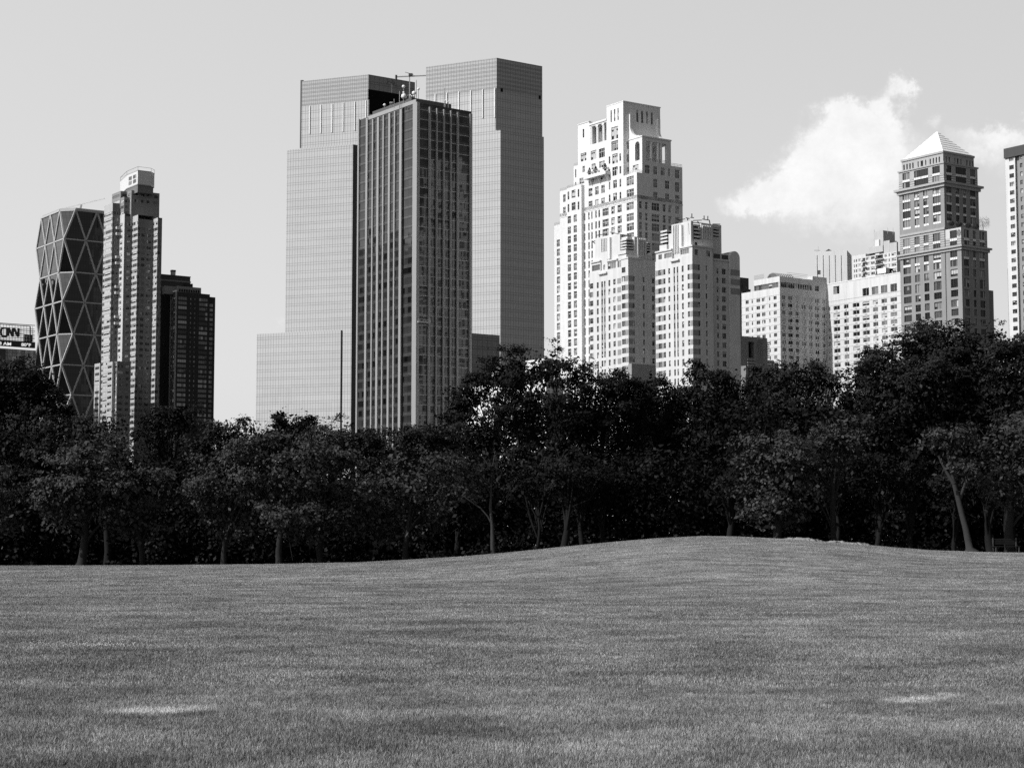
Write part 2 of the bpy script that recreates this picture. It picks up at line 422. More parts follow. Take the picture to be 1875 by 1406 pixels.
def zoom(x0, y0, k): return (lambda x: x0 + x / k), (lambda y: y0 + y / k)
def zc(Z, cols): return [(Z[0](p), Z[0](q)) for p, q in cols]
def zr(Z, rows): return [(Z[1](p), Z[1](q)) for p, q in rows]
def rep(y0, h, pitch, n): return [(y0 + pitch * i, y0 + pitch * i + h) for i in range(n)]
# ------------------------------------------------------------------ ground
PROF = [(-400, 1036), (0, 1035), (300, 1034), (500, 1032), (650, 1029), (750, 1024), (850, 1018), (920, 1012), (1000, 1004), (1100, 994), (1200, 985.5), (1290, 981.5), (1350, 982.5),
        (1430, 986.5), (1500, 991), (1600, 999), (1700, 1007), (1800, 1010.5), (1875, 1011.5), (2300, 1014)]
CREST = 118.0
_tx = np.array([(p - CX) / F for p, _ in PROF]); _tz = np.array([CAMZ - (y - HOR) / F * CREST for _, y in PROF])
def gz(x, y):
    x = np.asarray(x, float); y = np.asarray(y, float)
    zc_ = np.interp(x / np.maximum(y, 40.0), _tx, _tz)
    t = np.clip((y - 45) / (CREST - 45), 0, 1); t = t * t * (3 - 2 * t)
    back = np.clip((y - CREST) / 60, 0, 1)
    und = .035 * np.sin(x * .23 + 1.3) * np.sin(y * .19) * np.clip((y - 10) / 20, 0, 1) * (1 - np.clip((y - 95) / 20, 0, 1))
    return zc_ * t - back * (1.6 + np.maximum(zc_, 0)) + und
def grass_value(t, pos, blade=False):
    """world-space turf colour: patches, mowing wear and the two dry streaks"""
    sp = t.node('ShaderNodeSeparateXYZ'); t.l.new(pos, sp.inputs[0]); X, Y = sp.outputs[0], sp.outputs[1]
    mp = t.node('ShaderNodeMapping'); t.l.new(pos, mp.inputs[0]); mp.inputs['Scale'].default_value = (.85, 1.0, 0)
    n1 = t.noise(mp.outputs[0], .55, 5, .65); n2 = t.noise(mp.outputs[0], .09, 3, .5); n3 = t.noise(pos, 5.0, 4, .7)
    v = t.m('MULTIPLY', t.mr(n1, .36, .64, .62, 1.44), t.mr(n2, .36, .64, .86, 1.14))
    v = t.m('MULTIPLY', v, t.mr(n3, .32, .68, .66, 1.38))
    v = t.m('MULTIPLY', v, GRASS_V)
    nw = t.m('MULTIPLY', t.m('SUBTRACT', t.noise(pos, 3.4, 5, .7), .5), 3.2)
    acc = 0.0
    for (px, py, wpx, hpx, a, sl) in [(228, 1303, 44, 6, .7, 0), (265, 1302, 50, 9, .9, 0), (305, 1302, 50, 9, .9, 0), (345, 1299, 46, 7, .7, 0), (380, 1296, 40, 5, .5, 0), (1640, 1283, 38, 6, .7, 0), (1668, 1281, 36, 7, .9, 0), (1700, 1278, 36, 6, .8, 0), (1738, 1273, 34, 5, .7, 0), (150, 1125, 120, 5, .22, 0), (300, 1122, 60, 4, .25, 0), (1480, 1138, 90, 4, .22, 0), (1260, 1272, 16, 6, .35, 0), (200, 1335, 60, 6, .25, 0), (1510, 1292, 14, 6, .3, 0)]:
        d = ray(px, py); k = -CAMZ / d.z; cx, cy = d.x * k, d.y * k
        rx = wpx * cy / F; ry = hpx * cy * cy / F / CAMZ
        dx = t.m('DIVIDE', t.m('SUBTRACT', X, cx), rx); dy = t.m('ADD', t.m('DIVIDE', t.m('SUBTRACT', Y, cy), ry), t.m('MULTIPLY', dx, sl * 8))
        r2 = t.m('ADD', t.m('MULTIPLY', dx, dx), t.m('MULTIPLY', dy, dy))
        e = t.m('MULTIPLY', t.m('SUBTRACT', 1.0, t.m('ADD', r2, nw), clamp=True), a)
        acc = t.m('ADD', acc, e)
    return t.mix(t.m('MULTIPLY', acc, .85, clamp=True), v, GRASS_V * 2.7)
GRASS_V = .185
m = bpy.data.materials.new('turf'); m.use_nodes = True; t = NT(m.node_tree); MATS['turf'] = m
bs = t.n['Principled BSDF']; bs.inputs['Roughness'].default_value = .9; bs.inputs['Specular IOR Level'].default_value = .1
gp = t.node('ShaderNodeNewGeometry'); gv = grass_value(t, gp.outputs['Position'])
spp = t.node('ShaderNodeSeparateXYZ'); t.l.new(gp.outputs['Position'], spp.inputs[0])
gv = t.m('MULTIPLY', gv, t.mr(spp.outputs[1], 14, 75, .62, 1.0))      # turf sheet darker near the camera, where blades cover it
mpg = t.node('ShaderNodeMapping'); t.l.new(gp.outputs['Position'], mpg.inputs[0]); mpg.inputs['Scale'].default_value = (1.0, .8, 1)
fine = t.noise(mpg.outputs[0], 22, 3, .8)
gv = t.m('MULTIPLY', gv, t.mr(fine, .3, .7, .55, 1.45))
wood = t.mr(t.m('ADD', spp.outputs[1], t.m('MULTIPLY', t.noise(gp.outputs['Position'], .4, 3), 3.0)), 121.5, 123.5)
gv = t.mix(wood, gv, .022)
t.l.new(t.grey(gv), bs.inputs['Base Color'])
bp = t.node('ShaderNodeBump'); bp.inputs['Strength'].default_value = .9; bp.inputs['Distance'].default_value = .05; t.l.new(fine, bp.inputs['Height']); t.l.new(bp.outputs[0], bs.inputs['Normal'])

ys = np.concatenate([np.linspace(-400, 0, 9)[:-1], np.linspace(0, 10, 6)[:-1], np.linspace(10, 116, 107)[:-1], np.linspace(116, 126, 21)[:-1], np.linspace(126, 200, 20)[:-1], np.array([200, 300, 500, 900, 1600, 3000, 6000, 9000.])])
nx_ = 161; us_ = np.linspace(-1, 1, nx_)
V = []
for y in ys:
    hw = max(60, abs(y) * .42 + 30); hw = hw if y < 200 else y * 1.2
    for u in us_: V.append((u * hw, y))
V = np.array(V); Z = gz(V[:, 0], V[:, 1])
idx = np.arange(len(ys) * nx_).reshape(len(ys), nx_)
Fc = np.stack([idx[:-1, :-1], idx[:-1, 1:], idx[1:, 1:], idx[1:, :-1]], -1).reshape(-1, 4)
def fast_mesh(name, co, faces, mats_):
    me = bpy.data.meshes.new(name); nf = len(faces); k = faces.shape[1]
    me.vertices.add(len(co)); me.vertices.foreach_set('co', np.asarray(co, np.float32).ravel())
    me.loops.add(nf * k); me.loops.foreach_set('vertex_index', faces.astype(np.int32).ravel())
    me.polygons.add(nf); me.polygons.foreach_set('loop_start', np.arange(nf, dtype=np.int32) * k); me.polygons.foreach_set('loop_total', np.full(nf, k, np.int32))
    for m_ in mats_: me.materials.append(m_)
    me.update(calc_edges=True); return me
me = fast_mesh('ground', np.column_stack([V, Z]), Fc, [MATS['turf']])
me.polygons.foreach_set('use_smooth', [True] * len(me.polygons))
ground = bpy.data.objects.new('ground', me); COL.objects.link(ground); ground['kind'] = 'structure'

# grass blades: one mesh of narrow bent blades over the near half of the meadow
m = bpy.data.materials.new('grass_blade'); m.use_nodes = True; t = NT(m.node_tree); MATS['grass_blade'] = m
bs = t.n['Principled BSDF']; bs.inputs['Roughness'].default_value = .55; bs.inputs['Specular IOR Level'].default_value = .25
gp = t.node('ShaderNodeNewGeometry'); gv = grass_value(t, gp.outputs['Position'], True)
gv = t.m('MULTIPLY', gv, t.mr(gp.outputs['Random Per Island'], 0, 1, .65, 1.6))
t.l.new(t.grey(gv), bs.inputs['Base Color'])
def scatter(n, y0, y1, pw=1.0):
    u = RNG.random(n); y = np.sqrt(y0 ** 2 + u * (y1 ** 2 - y0 ** 2)); x = (RNG.random(n) * 2 - 1) * (y * .31 + 1.5)
    return x, y
def blades(n, y0, y1, h, wd):
    x, y = scatter(n, y0, y1); z = gz(x, y)
    # thin out and clump
    cl = .5 + .5 * np.sin(x * 3.1 + np.sin(y * 2.3) * 2) * np.sin(y * 2.7 + np.sin(x * 1.9) * 2)
    hh = h * (.45 + .75 * RNG.random(n)) * (.75 + .4 * cl)
    a = RNG.random(n) * 2 * np.pi; lean = hh * (.15 + .75 * RNG.random(n)); la = RNG.random(n) * 2 * np.pi
    w_ = wd * (.6 + .8 * RNG.random(n))
    b0 = np.column_stack([x - np.cos(a) * w_, y - np.sin(a) * w_, z - .005]); b1 = np.column_stack([x + np.cos(a) * w_, y + np.sin(a) * w_, z - .005])
    mx, my = x + np.cos(la) * lean * .35, y + np.sin(la) * lean * .35
    m0 = np.column_stack([mx - np.cos(a) * w_ * .7, my - np.sin(a) * w_ * .7, z + hh * .6]); m1 = np.column_stack([mx + np.cos(a) * w_ * .7, my + np.sin(a) * w_ * .7, z + hh * .6])
    tp = np.column_stack([x + np.cos(la) * lean, y + np.sin(la) * lean, z + hh])
    co = np.stack([b0, b1, m1, m0, tp], 1).reshape(-1, 3); i = np.arange(n) * 5
    q = np.stack([i, i + 1, i + 2, i + 3], 1); tr = np.stack([i + 3, i + 2, i + 4, i + 4], 1)
    return co, i
def blade_obj():
    cos, tris, off = [], [], 0
    for args in [(560000, 11.0, 20, .034, .0019), (420000, 20, 36, .030, .0034), (300000, 36, 62, .026, .006), (420000, 62, 119, .026, .0105)]:
        co, i = blades(*args); cos.append(co); i = i + off
        tris.append(np.concatenate([np.stack([i, i + 1, i + 2], 1), np.stack([i, i + 2, i + 3], 1), np.stack([i + 3, i + 2, i + 4], 1)])); off += len(co)
    me = fast_mesh('grass', np.concatenate(cos), np.concatenate(tris), [MATS['grass_blade']])
    o = bpy.data.objects.new('grass', me); COL.objects.link(o); o['kind'] = 'stuff'; o['label'] = 'short mown grass covering the meadow'; o['category'] = 'grass'
blade_obj()
# clover heads
cm = mat('clover_white', .55, .8, kind='plain'); mbc = MB()
for k in range(150):
    px, py = random.gauss(165, 55), random.gauss(1186, 3.0); d = ray(px, py); q = -CAMZ / d.z
    mbc.ball((d.x * q, d.y * q, float(gz(d.x * q, d.y * q)) + .06), .009, 'clover_white', 4)
o = mbc.build('clover', kind='stuff'); o['label'] = 'scattered white clover heads in the grass at left'; o['category'] = 'clover'

# low rock ledge cropping out along the crest
mat('rock', .24, .9, .3, 1.5, kind='geo')
def rock(px0, px1, py, h, D, label, seed):
    a, b = at(px0, py, D), at(px1, py, D); L_ = (b - a).length; n, k = 36, 7; rr = np.random.default_rng(seed); co = []
    for i in range(n + 1):
        t_ = i / n; x = a.x + (b.x - a.x) * t_; env = math.sin(math.pi * t_) ** .5
        hh = h * env * (.75 + .25 * rr.random())
        for j in range(k + 1):
            s_ = j / k; yy = D + (s_ - .5) * 3.2 * env + rr.normal() * .05; zz = float(gz(x, yy)) - .06 + hh * math.sin(math.pi * s_) ** .6 * (1 + .1 * rr.normal())
            co.append((x + rr.normal() * .06, yy, zz))
    ix = np.arange((n + 1) * (k + 1)).reshape(n + 1, k + 1)
    fc = np.stack([ix[:-1, :-1], ix[1:, :-1], ix[1:, 1:], ix[:-1, 1:]], -1).reshape(-1, 4)
    o = bpy.data.objects.new('rock', fast_mesh('rock', np.array(co), fc, [MATS['rock']])); COL.objects.link(o); tag(o, label, 'rock', 'rocks along the crest')
rock(1432, 1512, 988, .25, 116.5, 'long pale rock ledge cropping out of the grass crest, nearest the middle', 1)
rock(1512, 1562, 991, .22, 116.8, 'short dark-cracked rock between the other two pale ledges', 2)
rock(1548, 1600, 996, .22, 115.5, 'thin pale rock at the right end of the ledge on the crest', 3)
# ------------------------------------------------------------------ facade materials
mat('stone_white', .72, .85, .05, .15, kind='stone'); mat('stone_plain', .70, .85, .06, .2, kind='stain')
mat('brick_pale', .58, .9, .10, .3, kind='brick'); mat('brick_band', .27, .9, .12, .3, kind='brick')
mat('brick_mid', .26, .9, .10, .3, kind='brick'); mat('brick_mid_bands', .24, .9, .08, .3, kind='bands', per=.78, fr=.2, lv=.6)
mat('stone_mid', .38, .85, .06, .2, kind='stain'); mat('render_pale', .60, .9, .06, .2, kind='brick'); mat('render_white', .68, .9, .05, .2, kind='stain')
mat('brick_dark', .035, .9, .15, .3, kind='brick'); mat('concrete_tan', .22, .85, .08, .3, kind='stain'); mat('concrete_light', .5, .85, .08, .3, kind='stain')
mat('white_panel', .78, .6, .04, 1); mat('bronze_panel', .09, .5, .1, .3, kind='stain'); mat('pier_metal', .28, .45, .06, .3, spec=.5)
mat('curtain_pale', .20, .5, .04, .1, kind='curtain', pw=1.5, fh=4.1, lh=.15, mirror=.36, pv=.06, ld=.35, wob=.03)
mat('curtain_crown', .17, .5, .04, .1, kind='curtain', pw=1.5, fh=2.05, mirror=.30, pv=.06, ld=.35, wob=.03)
mat('curtain_podium', .16, .5, .05, .1, kind='curtain', pw=2.6, fh=4.1, mirror=.15, pv=.1, ld=.5, wob=.03)
mat('diagrid_glass', .003, .4, .1, .1, kind='curtain', pw=1.5, fh=4.1, fres=1.7, pv=.2, ld=.7, wob=.03, lw=.08, lh=.1)
mat('bronze_glass', .022, .4, .1, .1, kind='curtain', pw=2.4, fh=4.05, fres=1.35, pv=.9, ld=.4, wob=.035, sp=(.36, .06), lw=.08)

def polyB(name, label, cat, group=None):
    r = thing(name, label, cat, (0, 0, 0), 0, group); return r
def along(P, ang, d): return (P[0] + math.cos(ang) * d, P[1] + math.sin(ang) * d)
def pt(P, ang, px, py):
    u, z = hit(P, ang, px, py); return along(P, ang, u), z

# ------------------------------------------------------------------ dark tower with pale metal piers
def pier_tower():
    Z = zoom(450, 80, 3.348); B = Bld('office_tower', 'dark bronze glass tower with pale vertical piers, between the two pale glass towers', 'skyscraper', 763.6, 300, 727, 36)
    X, Y = Z
    aL = B.a(X(690), Y(800))[0]; bR = B.b(X(1381), Y(800))[0]
    ztop = B.a(763.6, Y(362))[1]; astep = B.a(X(750), Y(435))[0]
    zl = B.a(X(745), Y(452), 0)[1]
    g_ = B.mb('glass_facade')
    def face(q0, q1, z0, z1, left):
        if left: p, q = (0, q1), (0, q0)
        else: p, q = (q0, 0), (q1, 0)
        L_ = abs(q1 - q0); g_.poly([(p[0], p[1], z0), (q[0], q[1], z0), (q[0], q[1], z1), (p[0], p[1], z1)], 'bronze_glass', [(q0, z0), (q0 + L_, z0), (q0 + L_, z1), (q0, z1)])
    # body: a dark recess splits the corner bay from the left-hand run of piers
    r0, r1 = B.a(X(972), Y(700))[0], B.a(X(962), Y(700))[0]
    face(0, r0, 0, ztop, True); face(r1, aL, 0, zl, True); face(0, bR, 0, ztop, False)
    g_.poly([(0, r0, 0), (2.2, r0, 0), (2.2, r0, ztop), (0, r0, ztop)], 'bronze_panel', [(0, 0), (2, 0), (2, ztop), (0, ztop)])
    g_.poly([(2.2, r1, 0), (2.2, r0, 0), (2.2, r0, ztop), (2.2, r1, ztop)], 'metal_dark'); g_.poly([(2.2, r1, 0), (0, r1, 0), (0, r1, ztop), (2.2, r1, ztop)], 'metal_dark')
    face(r1, astep, zl, ztop, True)
    g_.poly([(bR, 0, 0), (bR, aL, 0), (bR, aL, ztop), (bR, 0, ztop)], 'bronze_panel'); g_.poly([(bR, aL, 0), (0, aL, 0), (0, aL, zl), (bR, aL, zl)], 'bronze_panel')
    rf = B.mb('roof'); rf.poly([(0, 0, ztop), (bR, 0, ztop), (bR, astep, ztop), (0, astep, ztop)], 'roofing'); rf.poly([(0, astep, zl), (bR, astep, zl), (bR, aL, zl), (0, aL, zl)], 'roofing')
    rf.poly([(0, astep, zl), (bR, astep, zl), (bR, astep, ztop), (0, astep, ztop)], 'bronze_panel')
    B.mb('parapet').box(-.12, .25, .9, astep + .1, ztop, ztop + 1.6, 'metal_grey'); B.mb('parapet').box(1.0, bR - 6, 6, astep - 2, ztop, ztop + 3.4, 'bronze_panel')
    B.finish(0)
    def pier(b0, b1, a0, a1, z1): m_ = MB(); m_.box(b0, b1, a0, a1, 0, z1, 'pier_metal'); m_.build('pier', B.root)
    pier(-.35, 1.1, -.35, 1.6 if False else B.a(X(1027), Y(700))[0], ztop + .2)
    for (p, q) in [(740, 751), (778, 785), (808, 820), (843, 850), (878, 889), (912, 919), (946, 960)]:
        q0, q1 = B.a(X(p), Y(700))[0], B.a(X(q), Y(700))[0]; pier(-.45, .02, min(q0, q1), max(q0, q1), ztop - .5 if p > 745 else zl - .4)
    q0, q1 = B.a(X(690), Y(700))[0], B.a(X(698), Y(700))[0]; pier(-.45, .02, min(q0, q1), max(q0, q1), zl + .4)
    for (p, q) in [(1118, 1128), (1163, 1170), (1206, 1214), (1249, 1256), (1290, 1300), (1368, 1381)]:
        q0, q1 = B.b(X(p + .5), Y(700))[0], B.b(X(q), Y(700))[0]; pier(q0, q1, -.9, .02, ztop - 1.2)
    # spandrel lines on both faces
    for k in range(int(ztop // 4.05)):
        z = k * 4.05 + 3.9
        if z < 35 or z > ztop - 2: continue
        m_ = MB(); m_.box(-.10, .03, .2, r0 - .05, z - .12, z + .12, 'metal_dark', True); m_.box(-.10, .03, r1 + .05, aL, z - .12, z + .12, 'metal_dark', True) if z < zl else None
        m_.box(.2, bR, -.10, .03, z - .16, z + .16, 'metal_grey', True); m_.build('floor_line', B.root)
    # roof equipment
    def eq(px, py, b, a): return None
    def P3(px, py, dep=0.0):
        v = at(px, py, 736 + dep); return v
    def dish(px, py, r, name='radome', m_='white_metal', post=True):
        v = P3(px, py); mb = MB(); mb.ball((0, 0, 0), r, m_, 12)
        c, n = math.cos(-B.th), math.sin(-B.th); dx, dy = v.x - B.P.x, v.y - B.P.y
        lx, ly = dx * c - dy * n, dx * n + dy * c
        o = mb.build(name, B.root, (lx, ly, v.z), True)
        if post:
            m2 = MB(); m2.bar((lx, ly, v.z - r * .9), (lx, ly, ztop - .1), .12, 'metal_grey'); m2.build('mast', B.root)
    ZR = zoom(700, 120, 11.03)
    for (x, y, r) in [(430, 430, 3.2), (430, 548, 1.9), (435, 625, 5.2), (640, 560, 4.0), (730, 478, 2.6), (600, 625, 1.4), (568, 605, 1.4), (640, 622, 1.5), (712, 690, 1.6), (475, 655, 1.6), (160, 752, 1.0), (198, 752, 1.0), (45, 800, 2.6), (1272, 712, 1.4), (1335, 735, 1.4)]:
        dish(ZR[0](x), ZR[1](y), r * .22 * (1.0 if r > 2 else 1.1))
    for (x, y0) in [(688, 300), (522, 585), (240, 680), (1255, 460), (350, 520)]:
        v = P3(ZR[0](x), ZR[1](y0)); c, n = math.cos(-B.th), math.sin(-B.th); dx, dy = v.x - B.P.x, v.y - B.P.y
        lx, ly = dx * c - dy * n, dx * n + dy * c; m2 = MB(); m2.bar((lx, ly, ztop - .1), (lx, ly, v.z), .14, 'metal_grey'); m2.build('antenna', B.root)
    # window-cleaning cradle hanging on the right face
    u0, z0 = B.b(X(1052), 460 + 437 / 3.348, -1.4); u1, z1 = B.b(X(1126), 460 + 415 / 3.348, -1.4)
    p = B.W((u0 + u1) / 2, -1.7); c = thing('window_cleaning_cradle', 'small pale window-cleaning cradle hanging on the right face of the dark piered tower', 'cradle', (p[0], p[1], z0), B.th)
    m_ = MB(); h = u1 - u0; m_.box(-h / 2, h / 2, -.5, .5, 0, .5, 'metal_grey', True); m_.build('platform', c)
    m_ = MB(); 
    for s_ in (-.5, .5):
        m_.bar((-h / 2, s_, 1.5), (h / 2, s_, 1.5), .07, 'metal_grey')
        for i in range(6): m_.bar((-h / 2 + h * i / 5, s_, .4), (-h / 2 + h * i / 5, s_, 1.5), .06, 'metal_grey')
    m_.build('railing', c)
    for s_ in (-1, 1): m_ = MB(); m_.bar((s_ * h * .45, .3, 1.4), (s_ * h * .45, .3, ztop - z0 - .5), .03, 'metal_dark', 3); m_.build('cable', c)
pier_tower()

# ------------------------------------------------------------------ the two pale glass towers: parallelogram plans
def glass_tower(name, label, px_c, D, angL, parts, fins=(), extra=None):
    root = thing(name, label, 'skyscraper', (*at(px_c, 300, D)[:2], 0), 0)
    ox, oy = root.location.x, root.location.y
    C = at(px_c, 300, D); tR = R_(35); tL = R_(angL)
    def loc(p): return (p[0] - ox, p[1] - oy)
    zlist = []
    for (nm, off, px_l, px_corner, px_r, py_top, pyref, m_, zbase) in parts:
        # off: the face stands this many metres forward (along -R) of the tower's main left-hand plane
        base = along(C, tR, -off)
        P, _ = pt(base, tL, px_corner, pyref); Lp, _ = pt(base, tL, px_l, pyref); Rp, _ = pt(P, tR, px_r, pyref)
        _, zt = pt(base, tL, px_corner, py_top)
        bk = along(Lp, tR, math.hypot(Rp[0] - P[0], Rp[1] - P[1])); mb = MB()
        z0 = zbase if zbase is not None else 0
        mb.prism([loc(Lp), loc(P), loc(Rp), loc(bk)], z0, zt, m_, roof='roofing'); mb.build(nm, root)
        zlist.append((P, Lp, Rp, zt))
    return root, C, loc, tL, tR, zlist
ZE = zoom(450, 80, 3.348); X, Y = ZE
def tower_left():
    root, C, loc, tL, tR, zl = glass_tower('glass_tower', 'left pale glass tower of the pair, stepping down in three blocks', 674, 886, 159,
        [('upper_shaft', 0, X(342), X(750), X(1036), Y(345), 240, 'curtain_pale', 0), ('middle_shaft', 3.0, X(249), X(654), X(690), Y(618), 400, 'curtain_pale', 0), ('lower_block', 4.0, 450 + 66 / 3.348, 450 + 582 / 3.348, 450 + 640 / 3.348, 460 + 484 / 3.348, 660, 'curtain_pale', 0)])
    P, Lp, Rp, zt = zl[0]; _, ztop = pt(P, tL, X(750), Y(190))
    # crown: glass screen on the left, black panels painting loggia shade on the right
    bk = along(Lp, tR, math.hypot(Rp[0] - P[0], Rp[1] - P[1])); inn = .12
    mb = MB(); A = [loc(Lp), loc(P), loc(Rp), loc(bk)]; z_open = pt(P, tR, X(752), Y(280))[1]
    mb.poly([(*A[0], zt), (*A[1], zt), (*A[1], ztop), (*A[0], ztop)], 'curtain_crown', [(0, zt), (46, zt), (46, ztop), (0, ztop)])
    L_ = math.hypot(Rp[0] - P[0], Rp[1] - P[1])
    mb.poly([(*A[1], z_open), (*A[2], z_open), (*A[2], ztop), (*A[1], ztop)], 'curtain_podium', [(0, z_open), (L_, z_open), (L_, ztop), (0, ztop)])
    mb.poly([(*A[2], zt), (*A[3], zt), (*A[3], ztop), (*A[2], ztop)], 'curtain_crown'); mb.poly([(*A[3], zt), (*A[0], zt), (*A[0], ztop), (*A[3], ztop)], 'curtain_crown')
    mb.poly([(*loc(along(P, tL, .5)), zt), (*loc(P), zt), (*loc(P), z_open), (*loc(along(P, tL, .5)), z_open)], 'curtain_crown')
    mb.build('crown_screen', root)
    mb = MB(); Pi = along(along(P, tL, 7), tR, .5); Ri = along(along(Rp, tL, 7), tR, 0)
    mb.poly([(*loc(Pi), zt), (*loc(Ri), zt), (*loc(Ri), ztop - 2), (*loc(Pi), ztop - 2)], 'painted_void'); mb.poly([(*loc(along(P, tL, .4)), z_open + .05), (*loc(Rp), z_open + .05), (*loc(Ri), z_open + .05), (*loc(Pi), z_open + .05)], 'painted_void')
    zv = pt(P, tR, X(752), Y(432))[1]; nn = (math.sin(tR) * .06, -math.cos(tR) * .06); ov = lambda q: loc((q[0] + nn[0], q[1] + nn[1])); Pv = along(P, tR, .6)
    mb.poly([(*ov(Pv), zv), (*ov(Rp), zv), (*ov(Rp), z_open), (*ov(Pv), z_open)], 'painted_void'); mb.build('loggia_shade_panel', root)
    fins(root, loc, P, tL, [392, 460, 529, 597, 667, 736], lambda x: 388 - (x - 352) * .098, lambda x: 556 - (x - 390) * .072)
    # dark open edge at the far left corner
    mb = MB(); e = along(Lp, tL, -.0); mb.prism([loc(along(Lp, tL, .9)), loc(Lp), loc(along(Lp, tR, 1)), loc(along(along(Lp, tL, .9), tR, 1))], pt(P, tL, X(342), Y(640))[1], ztop + .6, 'metal_dark'); mb.build('edge_fin', root)
    for i in (1, 2):
        Pq, Lq, Rq, zq = zl[i]; mb = MB(); wq = 3.0 if i == 1 else .9
        q1 = along(Pq, tR, wq); mb.poly([(*loc(along(Pq, tR, .02)), 0), (*loc(q1), 0), (*loc(q1), zq), (*loc(along(Pq, tR, .02)), zq)], 'metal_dark')
        f_ = MB(); n_ = (math.sin(tR), -math.cos(tR)); off = lambda p, d: (p[0] + n_[0] * d, p[1] + n_[1] * d)
        a_, b_ = off(Pq, .06), off(q1, .06); f_.poly([(*loc(a_), 0), (*loc(b_), 0), (*loc(b_), zq - .2), (*loc(a_), zq - .2)], 'metal_dark'); f_.build('dark_return', root)
    v = at(X(922), Y(205), 890); c = thing('roof_crane', 'thin window-cleaning crane boom above the roof between the two pale glass towers', 'crane', v)
    e_ = at(X(1105), Y(197), 890) - v; mb = MB(); mb.bar((0, 0, 0), (e_.x, 0, e_.z), .35, 'metal_grey', 4); mb.build('boom', c)
    mb = MB(); mb.bar((e_.x * .45, 0, 1.5), (e_.x * .45, 0, -16), .35, 'metal_grey', 4); mb.build('mast', c)
    mb = MB(); mb.box(e_.x * .42, e_.x * .55, -1, 1, .3, 1.6, 'metal_dark', True); mb.build('winch', c); mb = MB(); mb.bar((e_.x * .3, 0, 2.4), (e_.x * .58, 0, 1.2), .2, 'metal_grey'); mb.build('strut', c)
    mb = MB(); mb.bar((0, 0, -1.5), (0, 0, .9), .6, 'metal_dark', 6); mb.build('hook_block', c)
def fins(root, loc, P, tL, xs, y0, y1):
    n_ = (math.cos(tL - math.pi / 2) * -1, math.sin(tL - math.pi / 2) * -1)
    n_ = (math.cos(tL + math.pi / 2), math.sin(tL + math.pi / 2))
    for x in xs:
        a, za = pt(P, tL, X(x), Y(y0(x))); _, zb = pt(P, tL, X(x), Y(y1(x))); q = along(a, tL, -.45)
        o1 = (a[0] + n_[0] * .5, a[1] + n_[1] * .5); o2 = (q[0] + n_[0] * .5, q[1] + n_[1] * .5)
        mb = MB(); mb.prism([loc(o1), loc(o2), loc(q), loc(a)], zb, za, 'white_metal', bottom=True); mb.build('fin', root)
tower_left()
def tower_right():
    root, C, loc, tL, tR, zl = glass_tower('glass_tower', 'right pale glass tower of the pair, the tallest, with a darker right face', 909.4, 855, 154,
        [('upper_shaft', 0, X(1104), X(1538), X(1818), Y(290), 200, 'curtain_pale', 0), ('lower_shaft', 1.6, X(1300), 916.5, 996, Y(531), 400, 'curtain_pale', 0)])
    P, Lp, Rp, zt = zl[0]; _, ztop = pt(P, tL, X(1538), Y(88)); bk = along(Lp, tR, math.hypot(Rp[0] - P[0], Rp[1] - P[1]))
    mb = MB(); L_ = math.hypot(Rp[0] - P[0], Rp[1] - P[1]); ip = [Lp, P, Rp, bk]
    mb.prism([loc(q) for q in ip], zt - .02, ztop, 'curtain_crown', roof='roofing', sides=(0, 1, 2, 3)); mb.build('crown_screen', root)
    fins(root, loc, P, tL, [1161, 1232, 1305, 1378, 1451, 1526], lambda x: 310 - (x - 1161) * .098, lambda x: 470 - (x - 1230) * .05)
    # flat dark strip painting the shade of a notch beside the corner
    a, _ = pt(P, tL, X(1532), Y(400)); _, zb = pt(P, tL, X(1536), Y(530)); _, za = pt(P, tL, X(1536), Y(272)); n_ = (math.cos(tL + math.pi / 2) * .1, math.sin(tL + math.pi / 2) * .1)
    mb = MB(); mb.poly([(*loc((a[0] + n_[0], a[1] + n_[1])), zb), (*loc((P[0] + n_[0], P[1] + n_[1])), zb), (*loc((P[0] + n_[0], P[1] + n_[1])), za), (*loc((a[0] + n_[0], a[1] + n_[1])), za)], 'metal_dark'); mb.build('notch_shade_strip', root)
    for (x, y) in [(1563, 285), (1796, 330)]:
        u, z = hit(P, tR, X(x), Y(y)); q = along(P, tR, u); nn = (math.sin(tR) * .12, -math.cos(tR) * .12); q1 = along(q, tR, 1.2)
        mb = MB(); mb.poly([(*loc((q[0] + nn[0], q[1] + nn[1])), z - .9), (*loc((q1[0] + nn[0], q1[1] + nn[1])), z - .9), (*loc((q1[0] + nn[0], q1[1] + nn[1])), z + .9), (*loc((q[0] + nn[0], q[1] + nn[1])), z + .9)], 'painted_void'); mb.build('vent', root)
    # low dark glass podium in front
    Pd = at(915, 640, 800); q0, zt = pt(Pd, tR, 862 - 30, 605); _, zt = pt(Pd, tR, 914, 614)
    mb = MB(); bkk = along(Pd, tL, 20); bl = along(q0, tL, 20)
    mb.prism([loc(bl), loc(q0), loc(Pd), loc(bkk)], 0, zt, 'curtain_podium', roof='roofing'); mb.build('podium', root)
tower_right()

